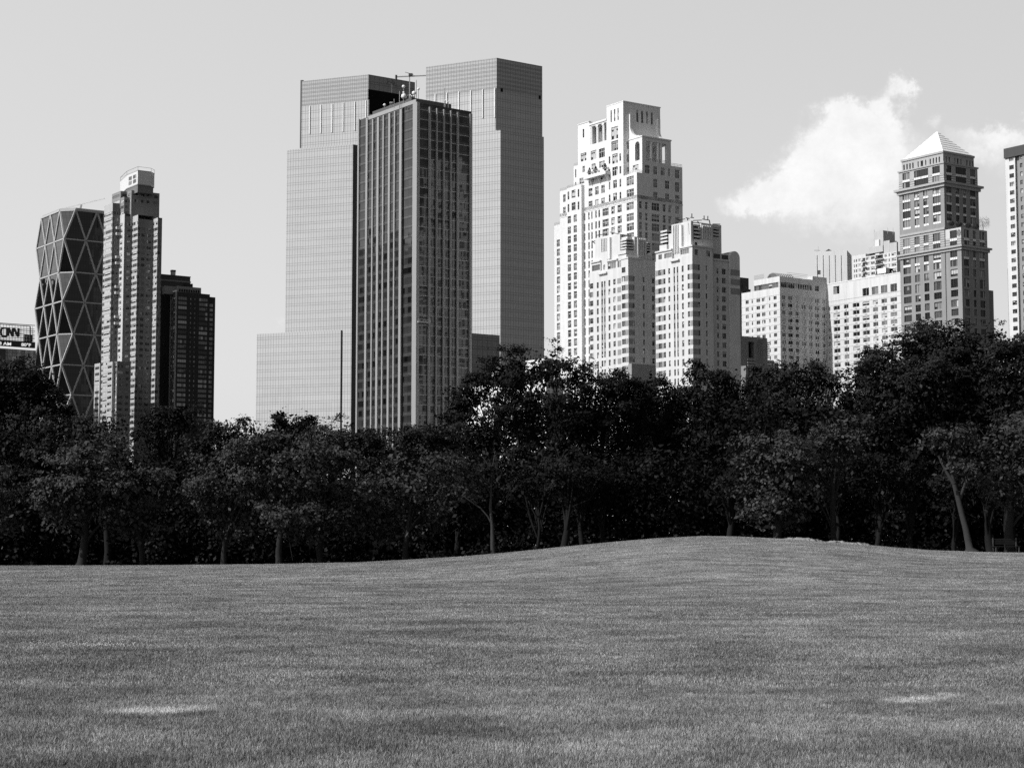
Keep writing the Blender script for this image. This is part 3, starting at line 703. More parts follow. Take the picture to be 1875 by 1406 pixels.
# city blocks beyond the left edge of the view: the glass of the dark tower mirrors them
mat('curtain_block', .08, .6, .2, .1, kind='curtain', pw=2.4, fh=3.8, mirror=.08, pv=.6, ld=1.6, wob=.05)
mb = MB()
for (x, y, w_, d_, h_) in [(-470, 860, 34, 30, 186), (-452, 900, 30, 34, 196), (-500, 935, 40, 30, 205), (-520, 985, 40, 36, 178), (-430, 945, 26, 24, 170), (-560, 900, 50, 50, 160), (-600, 1010, 50, 50, 190), (-480, 1130, 70, 30, 178), (-420, 1190, 40, 30, 196), (-560, 1100, 60, 40, 204)]:
    c, n = math.cos(R_(35)), math.sin(R_(35)); P_ = [(x + a * c - b * n, y + a * n + b * c) for a, b in ((-w_ / 2, -d_ / 2), (w_ / 2, -d_ / 2), (w_ / 2, d_ / 2), (-w_ / 2, d_ / 2))]; mb.prism(P_, 0, h_, 'curtain_block', roof='roofing')
o = mb.build('skyline', kind='stuff'); o['label'] = 'office blocks of the city continuing beyond the left edge'; o['category'] = 'skyline'
# ------------------------------------------------------------------ faceted diagrid tower
def diagrid_tower():
    Z = zoom(0, 280, 2.605); X, Y = Z; D = 965
    B = Bld('office_tower', 'faceted dark glass tower wrapped in a pale triangular steel lattice, far left', 'skyscraper', X(300), Y(700), D, 35)
    ys_ = [272, 413, 567, 707, 860, 1008, 1150, 1290, 1430]; zs = []
    for i, y in enumerate(ys_): zs.append(B.a(X(296), Y(y))[1])
    mod = 12.2; ml = 13.9
    # even rows: chamfered corners (nodes half a module in), odd rows: sharp corners
    NR, NL = 4, 3
    def ring(i):
        if i % 2:  # sharp
            pts = [(k * mod, 0) for k in range(NR + 1)] + [(NR * mod, k * ml) for k in range(1, NL + 1)] + [(NR * mod - k * mod, NL * ml) for k in range(1, NR + 1)] + [(0, NL * ml - k * ml) for k in range(1, NL)]
        else:
            pts = [((k + .5) * mod, 0) for k in range(NR)] + [(NR * mod, (k + .5) * ml) for k in range(NL)] + [(NR * mod - (k + .5) * mod, NL * ml) for k in range(NR)] + [(0, NL * ml - (k + .5) * ml) for k in range(NL)]
        return [(*p, zs[i]) for p in pts]
    n = 2 * (NR + NL); gl = B.mb('glass_facet'); st = B.mb('steel_lattice')
    def tri(a, b, c):
        a, b, c = Vector(a), Vector(b), Vector(c); ud = (b - a); ud.z = 0
        if ud.length < .1: ud = Vector((1, 0, 0))
        ud.normalize(); uv = [((q - a).dot(ud), q.z) for q in (a, b, c)]
        gl.poly([a, b, c], 'diagrid_glass', uv)
    for i in range(len(zs) - 1):
        up, lo = ring(i), ring(i + 1)
        # odd ring node k sits between even ring nodes k-1 and k
        for k in range(n):
            if i % 2 == 0: e, o = up, lo
            else: e, o = lo, up
            p0, p1 = e[(k - 1) % n], e[k]; q0, q1 = o[k], o[(k + 1) % n]
            if i % 2 == 0: tri(q0, p1, p0); tri(q0, q1, p1)
            else: tri(p0, p1, q0); tri(q0, p1, q1)
            for a_, b_ in ((p0, q0), (q0, p1)): st.bar(a_, b_, .62, 'lattice_steel', 4)
        for k in range(n):
            st.bar(up[k], up[(k + 1) % n], .5 if i else .8, 'lattice_steel', 4)
    top = ring(0); B.mb('roof').poly([(p[0], p[1], p[2] - .2) for p in top], 'roofing')
    pm = B.mb('parapet')
    for k in range(n): pm.bar((top[k][0] * .98 + .4, top[k][1] * .98 + .3, top[k][2] + .9), (top[(k + 1) % n][0] * .98 + .4, top[(k + 1) % n][1] * .98 + .3, top[(k + 1) % n][2] + .9), .4, 'metal_grey')
    B.finish()
    zt = zs[0]; p = B.W(12, 10); c = thing('roof_crane', 'small white cleaning crane on the roof of the diagrid tower', 'crane', (p[0], p[1], zt))
    m_ = MB(); m_.bar((0, 0, 0), (1.2, 0, 5), .6, 'metal_grey'); m_.build('mast', c)
    m_ = MB(); m_.bar((-11, 0, 2.4), (14, 0, 8.5), .3, 'white_metal'); m_.build('boom', c); m_ = MB(); m_.box(-2, 0, -1, 1, 0, 2.2, 'metal_grey'); m_.build('base', c)
mat('lattice_steel', .42, .45, .05, 1, spec=.5)
diagrid_tower()

# ------------------------------------------------------------------ sign building at the left edge
def sign_building():
    X, Y = zoom(0, 580, 14.06); B = Bld('low_building', 'low glazed building with a large rooftop sign at the left edge', 'building', 66, 640, 880, 38.8)
    b0 = B.b(-70, 640)[0]; zr_ = B.b(X(880), Y(868))[1]
    B.block('wall', b0, 0, 0, 20, 0, zr_, 'curtain_pale_far', [], [])
    B.mb('cornice').box(b0, 0.3, -.5, 0, zr_ - 13.2, zr_ - 12.2, 'metal_dark', True)
    mb = B.mb('penthouse'); mb.box(b0, b0 * .42, -.35, 0, zr_ - 12, zr_ - .5, 'metal_dark')
    B.finish()
    # sign: a thing of its own standing on the roof
    z0 = B.b(X(880), Y(815))[1]; z1 = B.b(X(880), Y(660))[1]; zt = B.b(X(785), Y(250))[1]
    s = thing('rooftop_sign', 'rooftop sign with block letters above a dark time and temperature band', 'sign', (*B.P[:2], zr_), B.th)
    ox = B.b(X(890), Y(700), -.6)[0]
    def bb(x): return B.b(X(x), Y(700), -.6)[0]
    m_ = MB(); m_.box(b0, ox, -1.4, -.2, z0 - zr_, z1 - zr_, 'display_black', True); m_.build('display_band', s)
    def text(body, x0, x1, yb, yt, mname, part, dep=.1):
        cu = bpy.data.curves.new('t', 'FONT'); cu.body = body; cu.size = 1; cu.extrude = .03; cu.offset = .035
        to = bpy.data.objects.new('t', cu); COL.objects.link(to); dg = bpy.context.evaluated_depsgraph_get(); dg.update()
        me = bpy.data.meshes.new_from_object(to.evaluated_get(dg)); bpy.data.objects.remove(to)
        co = np.empty(len(me.vertices) * 3, np.float32); me.vertices.foreach_get('co', co); co = co.reshape(-1, 3)
        mn, mx_ = co.min(0), co.max(0); ua, ub = bb(x0), bb(x1); za = B.b(X((x0 + x1) / 2), Y(yb), -.6)[1] - zr_; zb = B.b(X((x0 + x1) / 2), Y(yt), -.6)[1] - zr_
        out = np.empty_like(co); out[:, 0] = ua + (co[:, 0] - mn[0]) / (mx_[0] - mn[0]) * (ub - ua); out[:, 2] = za + (co[:, 1] - mn[1]) / (mx_[1] - mn[1]) * (zb - za); out[:, 1] = -1.5 - co[:, 2] * dep * 10
        me.vertices.foreach_set('co', out.ravel()); me.materials.clear(); me.materials.append(MATS[mname]); me.update()
        o = bpy.data.objects.new(part, me); COL.objects.link(o); o.parent = s; return o
    text('3 AM', -42, 268, 735, 655, 'lit_display', 'lettering'); text('80°F', 530, 778, 770, 682, 'lit_display', 'lettering')
    # big outlined letters: each stroke is a pair of parallel tubes that run on from letter to letter
    def P(x, y): u, z = B.b(X(x), Y(y), -.9); return (u, -.9, z - zr_)
    def stroke(pts, part, r=.16):
        m2 = MB()
        for off in (-14, 14):
            q = [P(x + off, y) for x, y in pts]
            for a_, b_ in zip(q[:-1], q[1:]): m2.bar(a_, b_, r * 2.3, 'sign_letter', 5)
        m2.build(part, s)
    stroke([(150, 290), (60, 290), (30, 330), (20, 400), (30, 460), (70, 500), (150, 505), (180, 480), (185, 310), (205, 292)], 'letter')
    stroke([(205, 500), (205, 300), (225, 292), (320, 505), (332, 490), (332, 310)], 'letter')
    stroke([(332, 310), (350, 295), (365, 300), (455, 505), (478, 505), (478, 305)], 'letter')
    fr_ = MB()
    for (a_, b_) in [((-900, 120), (785, 250)), ((785, 250), (785, 640)), ((-900, 100), (900, 225)), ((500, 340), (900, 375)), ((-900, 490), (890, 560)), ((500, 440), (890, 480))]: fr_.bar(P(*a_), P(*b_), .22, 'metal_dark')
    for x in range(-60, 900, 75): fr_.bar(P(x, 180 + x * .075), P(x, 640), .14, 'metal_grey', 3)
    for y in range(270, 640, 50): fr_.bar(P(-300, y - 20), P(885, y + 50), .16, 'metal_grey', 3)
    fr_.build('frame', s)
    m_ = MB(); u0, u1 = bb(640), bb(835); m_.box(u0, u1, -.5, 1.5, B.b(X(740), Y(640))[1] - zr_, B.b(X(740), Y(470))[1] - zr_, 'metal_dark'); m_.build('equipment_box', s)
mat('display_black', .035, .5, kind='plain'); mat('sign_letter', .07, .5, kind='plain')
mat('curtain_pale_far', .30, .5, .04, .1, kind='curtain', pw=2.2, fh=6.5, mirror=.2, pv=.3, ld=.4, wob=.05)
m = bpy.data.materials.new('lit_display'); m.use_nodes = True; MATS['lit_display'] = m
m.node_tree.nodes['Principled BSDF'].inputs['Emission Color'].default_value = (1, 1, 1, 1); m.node_tree.nodes['Principled BSDF'].inputs['Emission Strength'].default_value = .6
sign_building()

# ------------------------------------------------------------------ slender stepped apartment tower
def slender_tower():
    X, Y = zoom(160, 420, 7.027); B = Bld('apartment_tower', 'slender stepped brick apartment tower with bay windows, balconies and an octagonal top', 'skyscraper', 260, 600, 905, 35)
    cy = Y(900)
    # staircase plan: alternate left-facing and right-facing pieces, given as pixel edges from left to right
    def chain(edges, px_start, b_start, a_start, cy):
        pts = [(b_start, a_start)]; b, a = b_start, a_start
        for kind, px in edges:
            if kind == 'L': a = B.a(px, cy, b)[0]
            else: b = B.b(px, cy, a)[0]
            pts.append((b, a))
        return pts
    a0 = 13.0; b_ = 0
    # find b so that the chain starts at px 187.5
    lo, hi = -60, 60
    for _ in range(50):
        mid = (lo + hi) / 2; u = B.b(187.5, cy, a0)[0]; b_ = u; break
    pts = chain([('L', 203.0), ('R', 216.5), ('L', 225.3), ('R', 239.5), ('L', 250.0), ('R', 278.3), ('L', 286.5), ('R', 294.5)], 187.5, b_, a0, cy)
    for q in pts: assert abs(q[0]) < 400, pts
    zt_low = B.a(250, 399, pts[5][0])[1]
    fl = 11.05 * 905 / 3300; H = {}
    zA = B.a(200, 374, pts[0][0])[1]; zc = B.a(240, 398, pts[4][0])[1]; zd = B.b(285, 402, pts[6][1])[1]
    bb_, ba_ = pts[-1][0], pts[0][1]
    def floors(z0, z1): return [z0 + fl * k for k in range(int((z1 - z0) / fl))]
    segs = list(zip(pts[:-1], pts[1:])); tops = [zA, zA, zA - 6, zc, zc, zc - 2, zd, zd - .5]
    zmin = 22
    rr = random.Random(3)
    for i, ((p, q), zt) in enumerate(zip(segs, tops)):
        L_ = abs(p[0] - q[0]) + abs(p[1] - q[1]); left = i % 2 == 0; ws = []
        for z in floors(zmin, zt - 1.2):
            z0, z1 = z + fl * .3, z + fl * .82
            if left:
                if i == 2: ws.append((L_ * .12, L_ * .62, z0, z1, 'apt', .15))
                else:
                    ws.append((.12, L_ * .2, z0, z1, 'sash', .1)); ws.append((L_ * .24, L_ * .86, z0, z1, 'bay', .1))
                    if L_ > 4: ws.append((L_ * .89, L_ - .1, z0, z1, 'sash', .1))
            else:
                if i == 5:
                    for f0, f1 in ((.02, .14), (.24, .46), (.60, .86)): ws.append((L_ * f0, L_ * f1, z0 + .05, z1 - .1, 'bayd', .12))
                elif i == 3: ws.append((L_ * .38, L_ * .80, z0 + .1, z1 - .1, 'bayd', .12))
                elif i == 1: ws.append((.1, L_ * .42, z0, z1, 'bayd', .1)); ws.append((L_ * .62, L_ * .8, z0, z1, 'bayd', .1))
                else: ws.append((.08, L_ * .62, z0, z1, 'bayd', .1)); ws.append((L_ * .85, L_ - .05, z0, z1, 'bayd', .1))
        m_ = {0: 'panel_mid', 4: 'panel_mid', 6: 'panel_mid', 2: 'concrete_light', 1: 'brick_tan', 3: 'brick_tan', 5: 'brick_tan', 7: 'brick_tan'}[i]
        if left: B.L('wall', p[0], q[1], p[1], 0, zt, m_, [(q[1] + (L_ - w_[1]), q[1] + (L_ - w_[0]), *w_[2:]) for w_ in ws])
        else: B.R('wall', p[1], p[0], q[0], 0, zt, m_, [(p[0] + w_[0], p[0] + w_[1], *w_[2:]) for w_ in ws])
    # back and roofs: solid cores filling each step
    rf = B.mb('roof')
    for i in range(0, 8, 2):
        p, q, r = pts[i], pts[i + 1], pts[i + 2]; zt = tops[i]; m2 = B.mb('wall')
        rf.poly([(q[0], q[1], zt), (r[0], q[1], zt), (r[0], ba_, zt), (q[0], ba_, zt)], 'roofing')
        m2.poly([(r[0], q[1], 0), (r[0], ba_, 0), (r[0], ba_, zt), (r[0], q[1], zt)], 'brick_tan'); m2.poly([(r[0], ba_, 0), (p[0], ba_, 0), (p[0], ba_, zt), (r[0], ba_, zt)], 'brick_tan')
    # upper block
    G = zoom(180, 300, 10.82); XG, YG = G
    def rows(z1, n, h0=.75, h1=2.2): return [(z1 - fl * (k + 1) + h0, z1 - fl * (k + 1) + h1) for k in range(n)]
    def upper(p0, p1, p2, ytop, b, nfl, cols_l, cols_r, zlow):
        a1, _ = B.a(p0, YG(700), b); a0_, _ = B.a(p1, YG(700), b); zt = B.a(p1, ytop, b)[1]; b1 = B.b(p2, YG(700), a0_)[0]
        wl = [(a0_ + (a1 - a0_) * (1 - f1), a0_ + (a1 - a0_) * (1 - f0), z0, z1, 'bay', .12) for f0, f1 in cols_l for z0, z1 in rows(zt - .5, nfl)]
        wr = [(b + (b1 - b) * f0, b + (b1 - b) * f1, z0, z1, 'bayd', .12) for f0, f1 in cols_r for z0, z1 in rows(zt - .5, nfl)]
        B.block('wall', b, b1, a0_, a1, zlow, zt, 'brick_tan_light', wl, wr); return a0_, a1, b1, zt
    bS = pts[3][0]
    upper(XG(445), XG(512), XG(1210), YG(655), bS + .2, 6, [(.1, .9)], [(.03, .18), (.27, .39), (.48, .58), (.64, .75), (.82, .95)], zc - 12)
    upper(XG(580), XG(655), XG(1212), YG(525), bS + 3.2, 2, [(.15, .8)], [(.05, .24), (.34, .46), (.54, .64), (.76, .94)], zc - 5)
    upper(XG(270), XG(440), XG(600), YG(540), bS + 1.6, 3, [(.08, .9)], [(.2, .8)], zA - 20)
    # octagonal crown
    b = bS + 4.5; acor = B.a(XG(782), YG(300), b)[0]; z1 = B.a(XG(782), YG(145), b)[1]; z0 = B.a(XG(782), YG(395), b)[1]; zb = B.a(XG(782), YG(560), b)[1]
    a1 = B.a(XG(565), YG(300), b)[0]; b1 = B.b(XG(1045), YG(300), acor)[0]
    cx_, cyy = B.b(XG(1128), YG(300), acor + 3.5)[0], a1
    oct_ = [(b, a1), (b, acor), (b1, acor), (b1 + 3.2, acor + 3.2), (b1 + 3.2, a1 + 3), (b1, a1 + 6), (b + 3.8, a1 + 6), (b + 2.8, a1 + 4.2)]
    oct_[-1] = (b + 3.6, B.a(XG(437), YG(300), b + 3.6)[0])
    m2 = B.mb('crown'); m2.prism(oct_, z0, z1, 'crown_panel', roof='roofing')
    m2.prism(oct_, z0 - .5, z0, 'metal_grey', bottom=True); m2.prism(oct_, z1, z1 + .5, 'metal_grey')
    ins = [(x + (b1 / 2 + b / 2 - x) * .06, y + ((acor + a1) / 2 - y) * .06) for x, y in oct_]; m2.prism(ins, zb, z0 - .5, 'brick_tan')
    for (u0, u1) in ((.18, .46), (.58, .86)):
        for (h0, h1) in ((.15, .43), (.52, .80)):
            W_ = a1 - acor; B.wins.append((W_ * (u1 - u0), (z1 - z0) * (h1 - h0), 'dark2', (b - .06, acor + W_ * (1 - u0), z0 + (z1 - z0) * h0), -math.pi / 2))
            B.wins.append((1.2, (z1 - z0) * (h1 - h0), 'dark2', (b1 + .6 + 1.3 * (u0 > .5), acor + .6 - .1 + 1.3 * (u0 > .5), z0 + (z1 - z0) * h0), math.pi / 4))
    m3 = B.mb('railing')
    for i in range(8):
        p, q = oct_[i], oct_[(i + 1) % 8]; m3.bar((*p, z1 + 2.2), (*q, z1 + 2.2), .1, 'metal_grey', 3); m3.bar((*p, z1), (*p, z1 + 2.2), .1, 'metal_grey', 3)
    # balconies in pairs on the second right-hand face
    bp, aq = pts[1][0], pts[1][1]
    for y in (415, 426, 468.5, 479.5, 523, 534, 578, 590):
        u, z = B.b(211, y, aq - 1.6); m4 = MB(); x1 = pts[3][0] if False else pts[2][0]
        w0 = B.b(211.5, cy, aq - 1.5)[0]; m4.box(w0, x1 + .1, aq - 1.7, aq, z - 1.1, z - .85, 'concrete_light', True)
        m4.box(w0, x1 + .1, aq - 1.72, aq - 1.6, z - .85, z + .2, 'panel_mid', True); m4.box(w0 - .1, w0, aq - 1.72, aq, z - .85, z + .2, 'concrete_light', True); m4.build('balcony', B.root)
    # low annexes in front
    XI, YI = zoom(160, 600, 7.029)
    def annex(p0, p1, p2, ytop, b, m_l, kinds=None):
        a1, _ = B.a(p0, 700, b); a0_, _ = B.a(p1, 700, b); zt = B.a(p1, ytop, b)[1]; b1 = B.b(p2, 700, a0_)[0]; L_ = a1 - a0_; W_ = b1 - b; wl, wr = [], []
        for k in range(int((zt - 20) / fl)):
            z = zt - .9 - fl * (k + 1); wl.append((a0_ + L_ * .12, a0_ + L_ * .88, z + .9, z + 2.3, 'bay', .1))
            if W_ > 5: wr.append((b + W_ * .05, b + W_ * .42, z + .9, z + 2.2, 'bayd', .12)); wr.append((b + W_ * .62, b + W_ * .86, z + .9, z + 2.2, 'bayd', .12))
        B.block('wall', b, b1, a0_, a1, 0, zt, m_l, wl, wr)
    bx = pts[0][0]
    annex(XI(345), XI(380), XI(556), YI(432), bx - 4.5, 'brick_tan'); annex(XI(250), XI(318), XI(345), YI(436), bx - 6.0, 'panel_mid'); annex(XI(88), XI(158), XI(176), YI(455), bx - 6.5, 'panel_mid')
    B.finish()
mat('brick_tan', .17, .9, .1, .3, kind='brick'); mat('brick_tan_light', .24, .9, .08, .3, kind='brick'); mat('panel_mid', .42, .7, .12, .5, kind='brick')
mat('crown_panel', .62, .6, .03, .3, kind='ribs', per=1.1, fr=.08, lv=.45)
slender_tower()

# ------------------------------------------------------------------ dark slab tower
def dark_slab():
    X, Y = zoom(280, 490, 9.375); B = Bld('apartment_tower', 'dark brick slab tower with rows of wide windows, right of the slender tower', 'skyscraper', X(407), Y(900), 1000, 35)
    zt = B.a(X(407), Y(415))[1]; a1 = B.a(X(308), Y(900))[0]; b1 = B.b(X(972), Y(900))[0]; b2 = B.b(X(1072), Y(900))[0]
    n = 26; rows_ = [(Y(q), Y(q + 52)) for q in [495, 575, 655] + [738 + 83.3 * k for k in range(n - 3)]]
    wr = B.gR(0, zc((X, Y), [(432, 580), (790, 936)]), Y(900), rows_, X(432), 'dim', .15) + B.gR(0, zc((X, Y), [(636, 656), (706, 728)]), Y(900), [(a + 1, b - 1) for a, b in rows_], X(432), 'bay', .15)
    w2 = B.gR(0, zc((X, Y), [(978, 1034)]), Y(900), rows_[1:], X(432), 'wide', .15)
    wl = B.gL(0, zc((X, Y), [(350, 385), (315, 335)]), Y(900), rows_, X(432), 'bay', .15)
    B.R('wall', 0, 0, b1, 0, zt, 'brick_dark', wr); B.L('wall', 0, 0, a1, 0, zt, 'brick_dark2', wl)
    z2 = B.b(X(1070), Y(510))[1]; B.R('wall', 0.4, b1, b2, 0, z2, 'brick_dark', w2)
    mb = B.mb('wall'); mb.poly([(b2, .4, 0), (b2, a1, 0), (b2, a1, z2), (b2, .4, z2)], 'brick_dark'); mb.poly([(b1, 0, z2), (b1, a1, z2), (b1, a1, zt), (b1, 0, zt)], 'brick_dark'); mb.poly([(b2, a1, 0), (0, a1, 0), (0, a1, z2), (b2, a1, z2)], 'brick_dark')
    rf = B.mb('roof'); rf.poly([(0, 0, zt), (b1, 0, zt), (b1, a1, zt), (0, a1, zt)], 'roofing'); rf.poly([(b1, .4, z2), (b2, .4, z2), (b2, a1, z2), (b1, a1, z2)], 'roofing')
    m2 = B.mb('corner_pier')
    for p, q in ((300, 312), (388, 408)):
        u0, u1 = B.a(X(q), Y(900))[0], B.a(X(p), Y(900))[0]; m2.box(-.3, .02, u0, u1, 0, zt + .2, 'concrete_tan')
    m2.box(-.35, .02, 0, a1, zt, zt + 1.0, 'concrete_light')
    # wing behind to the left, with mechanical floors on top
    ab = 15; u0, u1 = B.b(X(140), Y(700), ab)[0], B.b(X(330), Y(700), ab)[0]; zb = B.b(X(300), Y(400), ab)[1]
    wr = [(u0 + 2 + 3.2 * k, u0 + 3.3 + 3.2 * k, 30 + 2.6 * j, 31.3 + 2.6 * j, 'dim', .15) for k in range(3) for j in range(38)]
    B.block('wall#2', u0 - 14, u1 + 18, ab, ab + 16, 0, zb, 'brick_dark', [], [w_ for w_ in wr if w_[1] < u1])
    zq = B.b(X(640), Y(278), ab)[1]; ux = B.b(X(642), Y(200), ab)[0]; zq2 = B.b(X(300), Y(140), ab)[1]
    m3 = B.mb('mechanical_floor'); m3.box(u0 - 12, ux, ab, ab + 12, zb, zq2, 'brick_dark3'); m3.box(u0 - 12, ux + .3, ab - .3, ab, zq2 - 3.2, zq2 - 2.4, 'concrete_tan', True); m3.box(u0 - 12, ux + .2, ab - .2, ab + 12, zq2, zq2 + .5, 'metal_dark')
    m3.box(B.b(X(560), Y(290), ab - 2)[0], B.b(X(686), Y(290), ab - 2)[0], ab - 2, ab + 6, zt, B.b(X(680), Y(280), ab - 2)[1], 'brick_dark')
    u2, u3 = B.b(X(425), Y(370), 4)[0], B.b(X(828), Y(370), 4)[0]; m4 = B.mb('penthouse'); z4 = B.b(X(600), Y(330), 4)[1]; m4.box(u2, u3, 4, 13, zt, z4, 'concrete_tan')
    for k in range(9): m4.box(u2 + (u3 - u2) * (.06 + k * .1), u2 + (u3 - u2) * (.12 + k * .1), 3.9, 4.02, zt + .8, z4 - 1.6, 'painted_void')
    m4.box(B.b(X(400), Y(350), 3)[0] - 6, u2, 5, 9, zt - 1, zt + 3.5, 'concrete_tan')
    u, z = B.b(X(347), Y(45), ab + 3); m5 = B.mb('chimney'); m5.box(u - 1.1, u + 1.1, ab + 2, ab + 4, zq2, z, 'concrete_light'); m5.box(u - 1.25, u + 1.25, ab + 1.9, ab + 4.1, z - 1, z, 'metal_dark', True)
    B.finish()
mat('brick_dark2', .055, .9, .12, .3, kind='brick'); mat('brick_dark3', .07, .9, .12, .3, kind='brick')
dark_slab()
# ------------------------------------------------------------------ white stone apartment tower
def stone_tower():
    X, Y = ZA = zoom(1000, 170, 5.408); XB, YB = ZB = zoom(1000, 400, 5.02)
    B = Bld('apartment_tower', 'bright white stone apartment tower stepping up to a square top with a columned terrace', 'skyscraper', 1141.5, 300, 700, 35)
    cyA = Y(400); k_ = B.a(1166.4, Y(1000))[0]          # a of the lower corner (negative)
    aT = B.a(X(600), cyA)[0]; bT = B.b(X(1130), cyA)[0]; aT2 = B.a(X(315), Y(500))[0]; a3 = B.a(X(273), Y(800))[0]
    a4r, a4l = B.a(X(350), Y(1050), -1.4)[0], B.a(X(205), Y(1050), -1.4)[0]; a5 = B.a(X(136), Y(1100))[0]; a6 = B.a(X(80), YB(300))[0]
    b1 = B.b(X(952), Y(800), k_)[0]; bE = B.b(X(1352), Y(1200), k_)[0]; bP = B.b(X(1236), Y(600), k_)[0]
    z = lambda x, y, b=0: B.a(X(x), Y(y), b)[1]; zr = lambda x, y, a=0: B.b(X(x), Y(y), a)[1]
    zT = z(762, 88); zT2 = z(425, 288); zTm = z(598, 275); zc_ = z(900, 1050); z6 = z(880, 792); z7 = zr(955, 680, k_); zP = zr(955, 436, k_); z3 = z(300, 722); z4 = z(345, 912, -1.4); z5 = z(150, 975); z8 = B.a(XB(90), YB(65))[1]
    zcb = z(195, 1185); zTb = zcb
    P1 = 'pale'; 
    # rows of the lower body, in metres, from the reference column
    r0 = B.a(X(588), Y(1145))[1]; p1 = r0 - B.a(X(588), Y(1253))[1]; rows = [r0, r0 - p1]; pb = (B.a(XB(334), YB(404))[1] - B.a(XB(334), YB(925))[1]) / 6
    zq = r0 - p1
    while zq > 40: zq -= pb; rows.append(zq)
    hh = pb * .76
    def colL(cols, Z, cy, st, rws, b=0):
        out = []
        for p, q in cols:
            u0, u1 = B.a(Z[0](q), cy, b)[0], B.a(Z[0](p), cy, b)[0]
            out += [(u0, u1, r - hh, r, st, .35) for r in rws]
        return out
    def colR(cols, Z, cy, st, rws, a):
        out = []
        for p, q in cols:
            u0, u1 = B.b(Z[0](p), cy, a)[0], B.b(Z[0](q), cy, a)[0]
            out += [(u0, u1, r - hh, r, st, .35) for r in rws]
        return out
    wl = colL([(330, 388), (558, 618), (797, 868)], ZA, Y(1200), P1, rows) + colL([(645, 680), (707, 748)], ZA, Y(1200), 'pale2', rows) + colL([(417, 430), (447, 460), (487, 501), (518, 533)], ZA, Y(1200), 'slit', rows)
    wr = colR([(922, 950), (980, 1007), (1155, 1186), (1212, 1243)], ZA, Y(1150), 'pale2', rows, k_) + colR([(1045, 1125)], ZA, Y(1150), P1, rows, k_) + colR([(1280, 1322)], ZA, Y(1180), P1, rows, k_)
    B.block('wall', 0, bE, k_, a5, 0, zcb, 'stone_white', [w_ for w_ in wl if w_[3] < zcb], [w_ for w_ in wr if w_[3] < zcb])
    B.L('wall', 0, k_, a5, zcb, zc_, 'stone_white', [w_ for w_ in wl if w_[3] >= zcb]); B.R('wall', k_, 0, bE, zcb, zc_, 'stone_white', [w_ for w_ in wr if w_[3] >= zcb])
    w6 = colL([(98, 160)], ZB, YB(350), P1, [r for r in rows[2:]])
    B.block('wall', 0.0, 20, a5, a6, 0, z8, 'stone_white', w6, [])
    # lower corner block under the right terrace, and the body above the course
    g = lambda *q, **k: B.gL(*q, **k)
    w = g(0, zc(ZA, [(797, 868)]), Y(900), zr_(ZA, [(838, 925), (965, 1050)]), X(797), P1)
    wr6 = B.gR(k_, zc(ZA, [(945, 988)]), Y(880), zr_(ZA, [(838, 915), (965, 1040)]), X(945), P1)
    wr7_ = list(wr6)
    B.block('wall', 0, b1, k_, 0, zc_, z6, 'stone_white', w, [q for q in wr7_ if q[1] < b1])
    wr7 = wr6 + B.gR(k_, zc(ZA, [(1062, 1105)]), Y(890), zr_(ZA, [(852, 935), (982, 1070)]), X(1062), P1) + B.gR(k_, zc(ZA, [(1178, 1222)]), Y(900), zr_(ZA, [(870, 950), (998, 1080)]), X(1178), P1) + B.gR(k_, zc(ZA, [(1278, 1322)]), Y(930), zr_(ZA, [(762, 855), (885, 980), (1012, 1100)]), X(1278), P1)
    wr7 += B.gR(k_, zc(ZA, [(980, 1028)]), Y(750), zr_(ZA, [(713, 795)]), X(980), P1) + B.gR(k_, zc(ZA, [(1062, 1102), (1137, 1178), (1208, 1228)]), Y(770), zr_(ZA, [(728, 805)]), X(1062), P1)
    zb7 = max(zc_, 0); zs = z6
    lowR = [q for q in wr7 if q[3] < zs]; hiR = [q for q in wr7 if q[2] > zs]
    z7e = zr(1340, 735, k_)
    B.R('wall', k_, b1, bE, zc_, zs, 'stone_white', [q for q in wr7 if q[2] < zs and q[0] > b1 + .2 and q[3] <= zs + .01])
    wr6b = [q for q in wr6 if q[1] < b1]
    B.L('wall', b1, k_, 0, zs, z7, 'stone_white', g(b1, zc(ZA, [(857, 916)]), Y(750), zr_(ZA, [(722, 775)]), X(857), P1))
    B.R('wall', k_, b1, bE, zs, z7, 'stone_white', [q for q in wr7 if q[3] > zs and q[0] > b1])
    B.mb('wall').poly([(bE, k_, 0), (bE, a5, 0), (bE, a5, z7), (bE, k_, z7)], 'stone_white')
    B.mb('roof').poly([(b1, k_, z7), (bE, k_, z7), (bE, aT2, z7), (b1, aT2, z7)], 'stone_plain')
    # window columns that the corner block itself carries on its right face
    B.mb('wall').box(-.12, bE + .1, k_ - .12, a5, zc_ - .25, zc_ + .1, 'stone_plain', True)
    # top tower
    wl = g(0, zc(ZA, [(638, 650), (672, 685), (707, 718)]), Y(220), zr_(ZA, [(165, 283)]), X(678), 'slit')
    wl += g(0, zc(ZA, [(645, 712)]), Y(450), zr_(ZA, [(348, 470), (486, 583)]), X(645), P1) + g(0, zc(ZA, [(655, 708)]), Y(660), zr_(ZA, [(612, 708), (742, 828)]), X(655), P1)
    wl += g(0, zc(ZA, [(620, 635), (726, 742)]), Y(700), zr_(ZA, [(632, 705), (757, 830), (883, 960), (1010, 1088)]), X(628), 'slit') + g(0, zc(ZA, [(663, 700)]), Y(900), zr_(ZA, [(870, 948), (998, 1078)]), X(663), 'pale2')
    wr = B.gR(0, zc(ZA, [(893, 915), (942, 962), (990, 1010), (1037, 1058)]), Y(230), zr_(ZA, [(168, 290)]), X(893), 'slit') + B.gR(0, zc(ZA, [(797, 820)]), Y(600), zr_(ZA, [(484, 558), (606, 685), (735, 790)]), X(797), 'pale2')
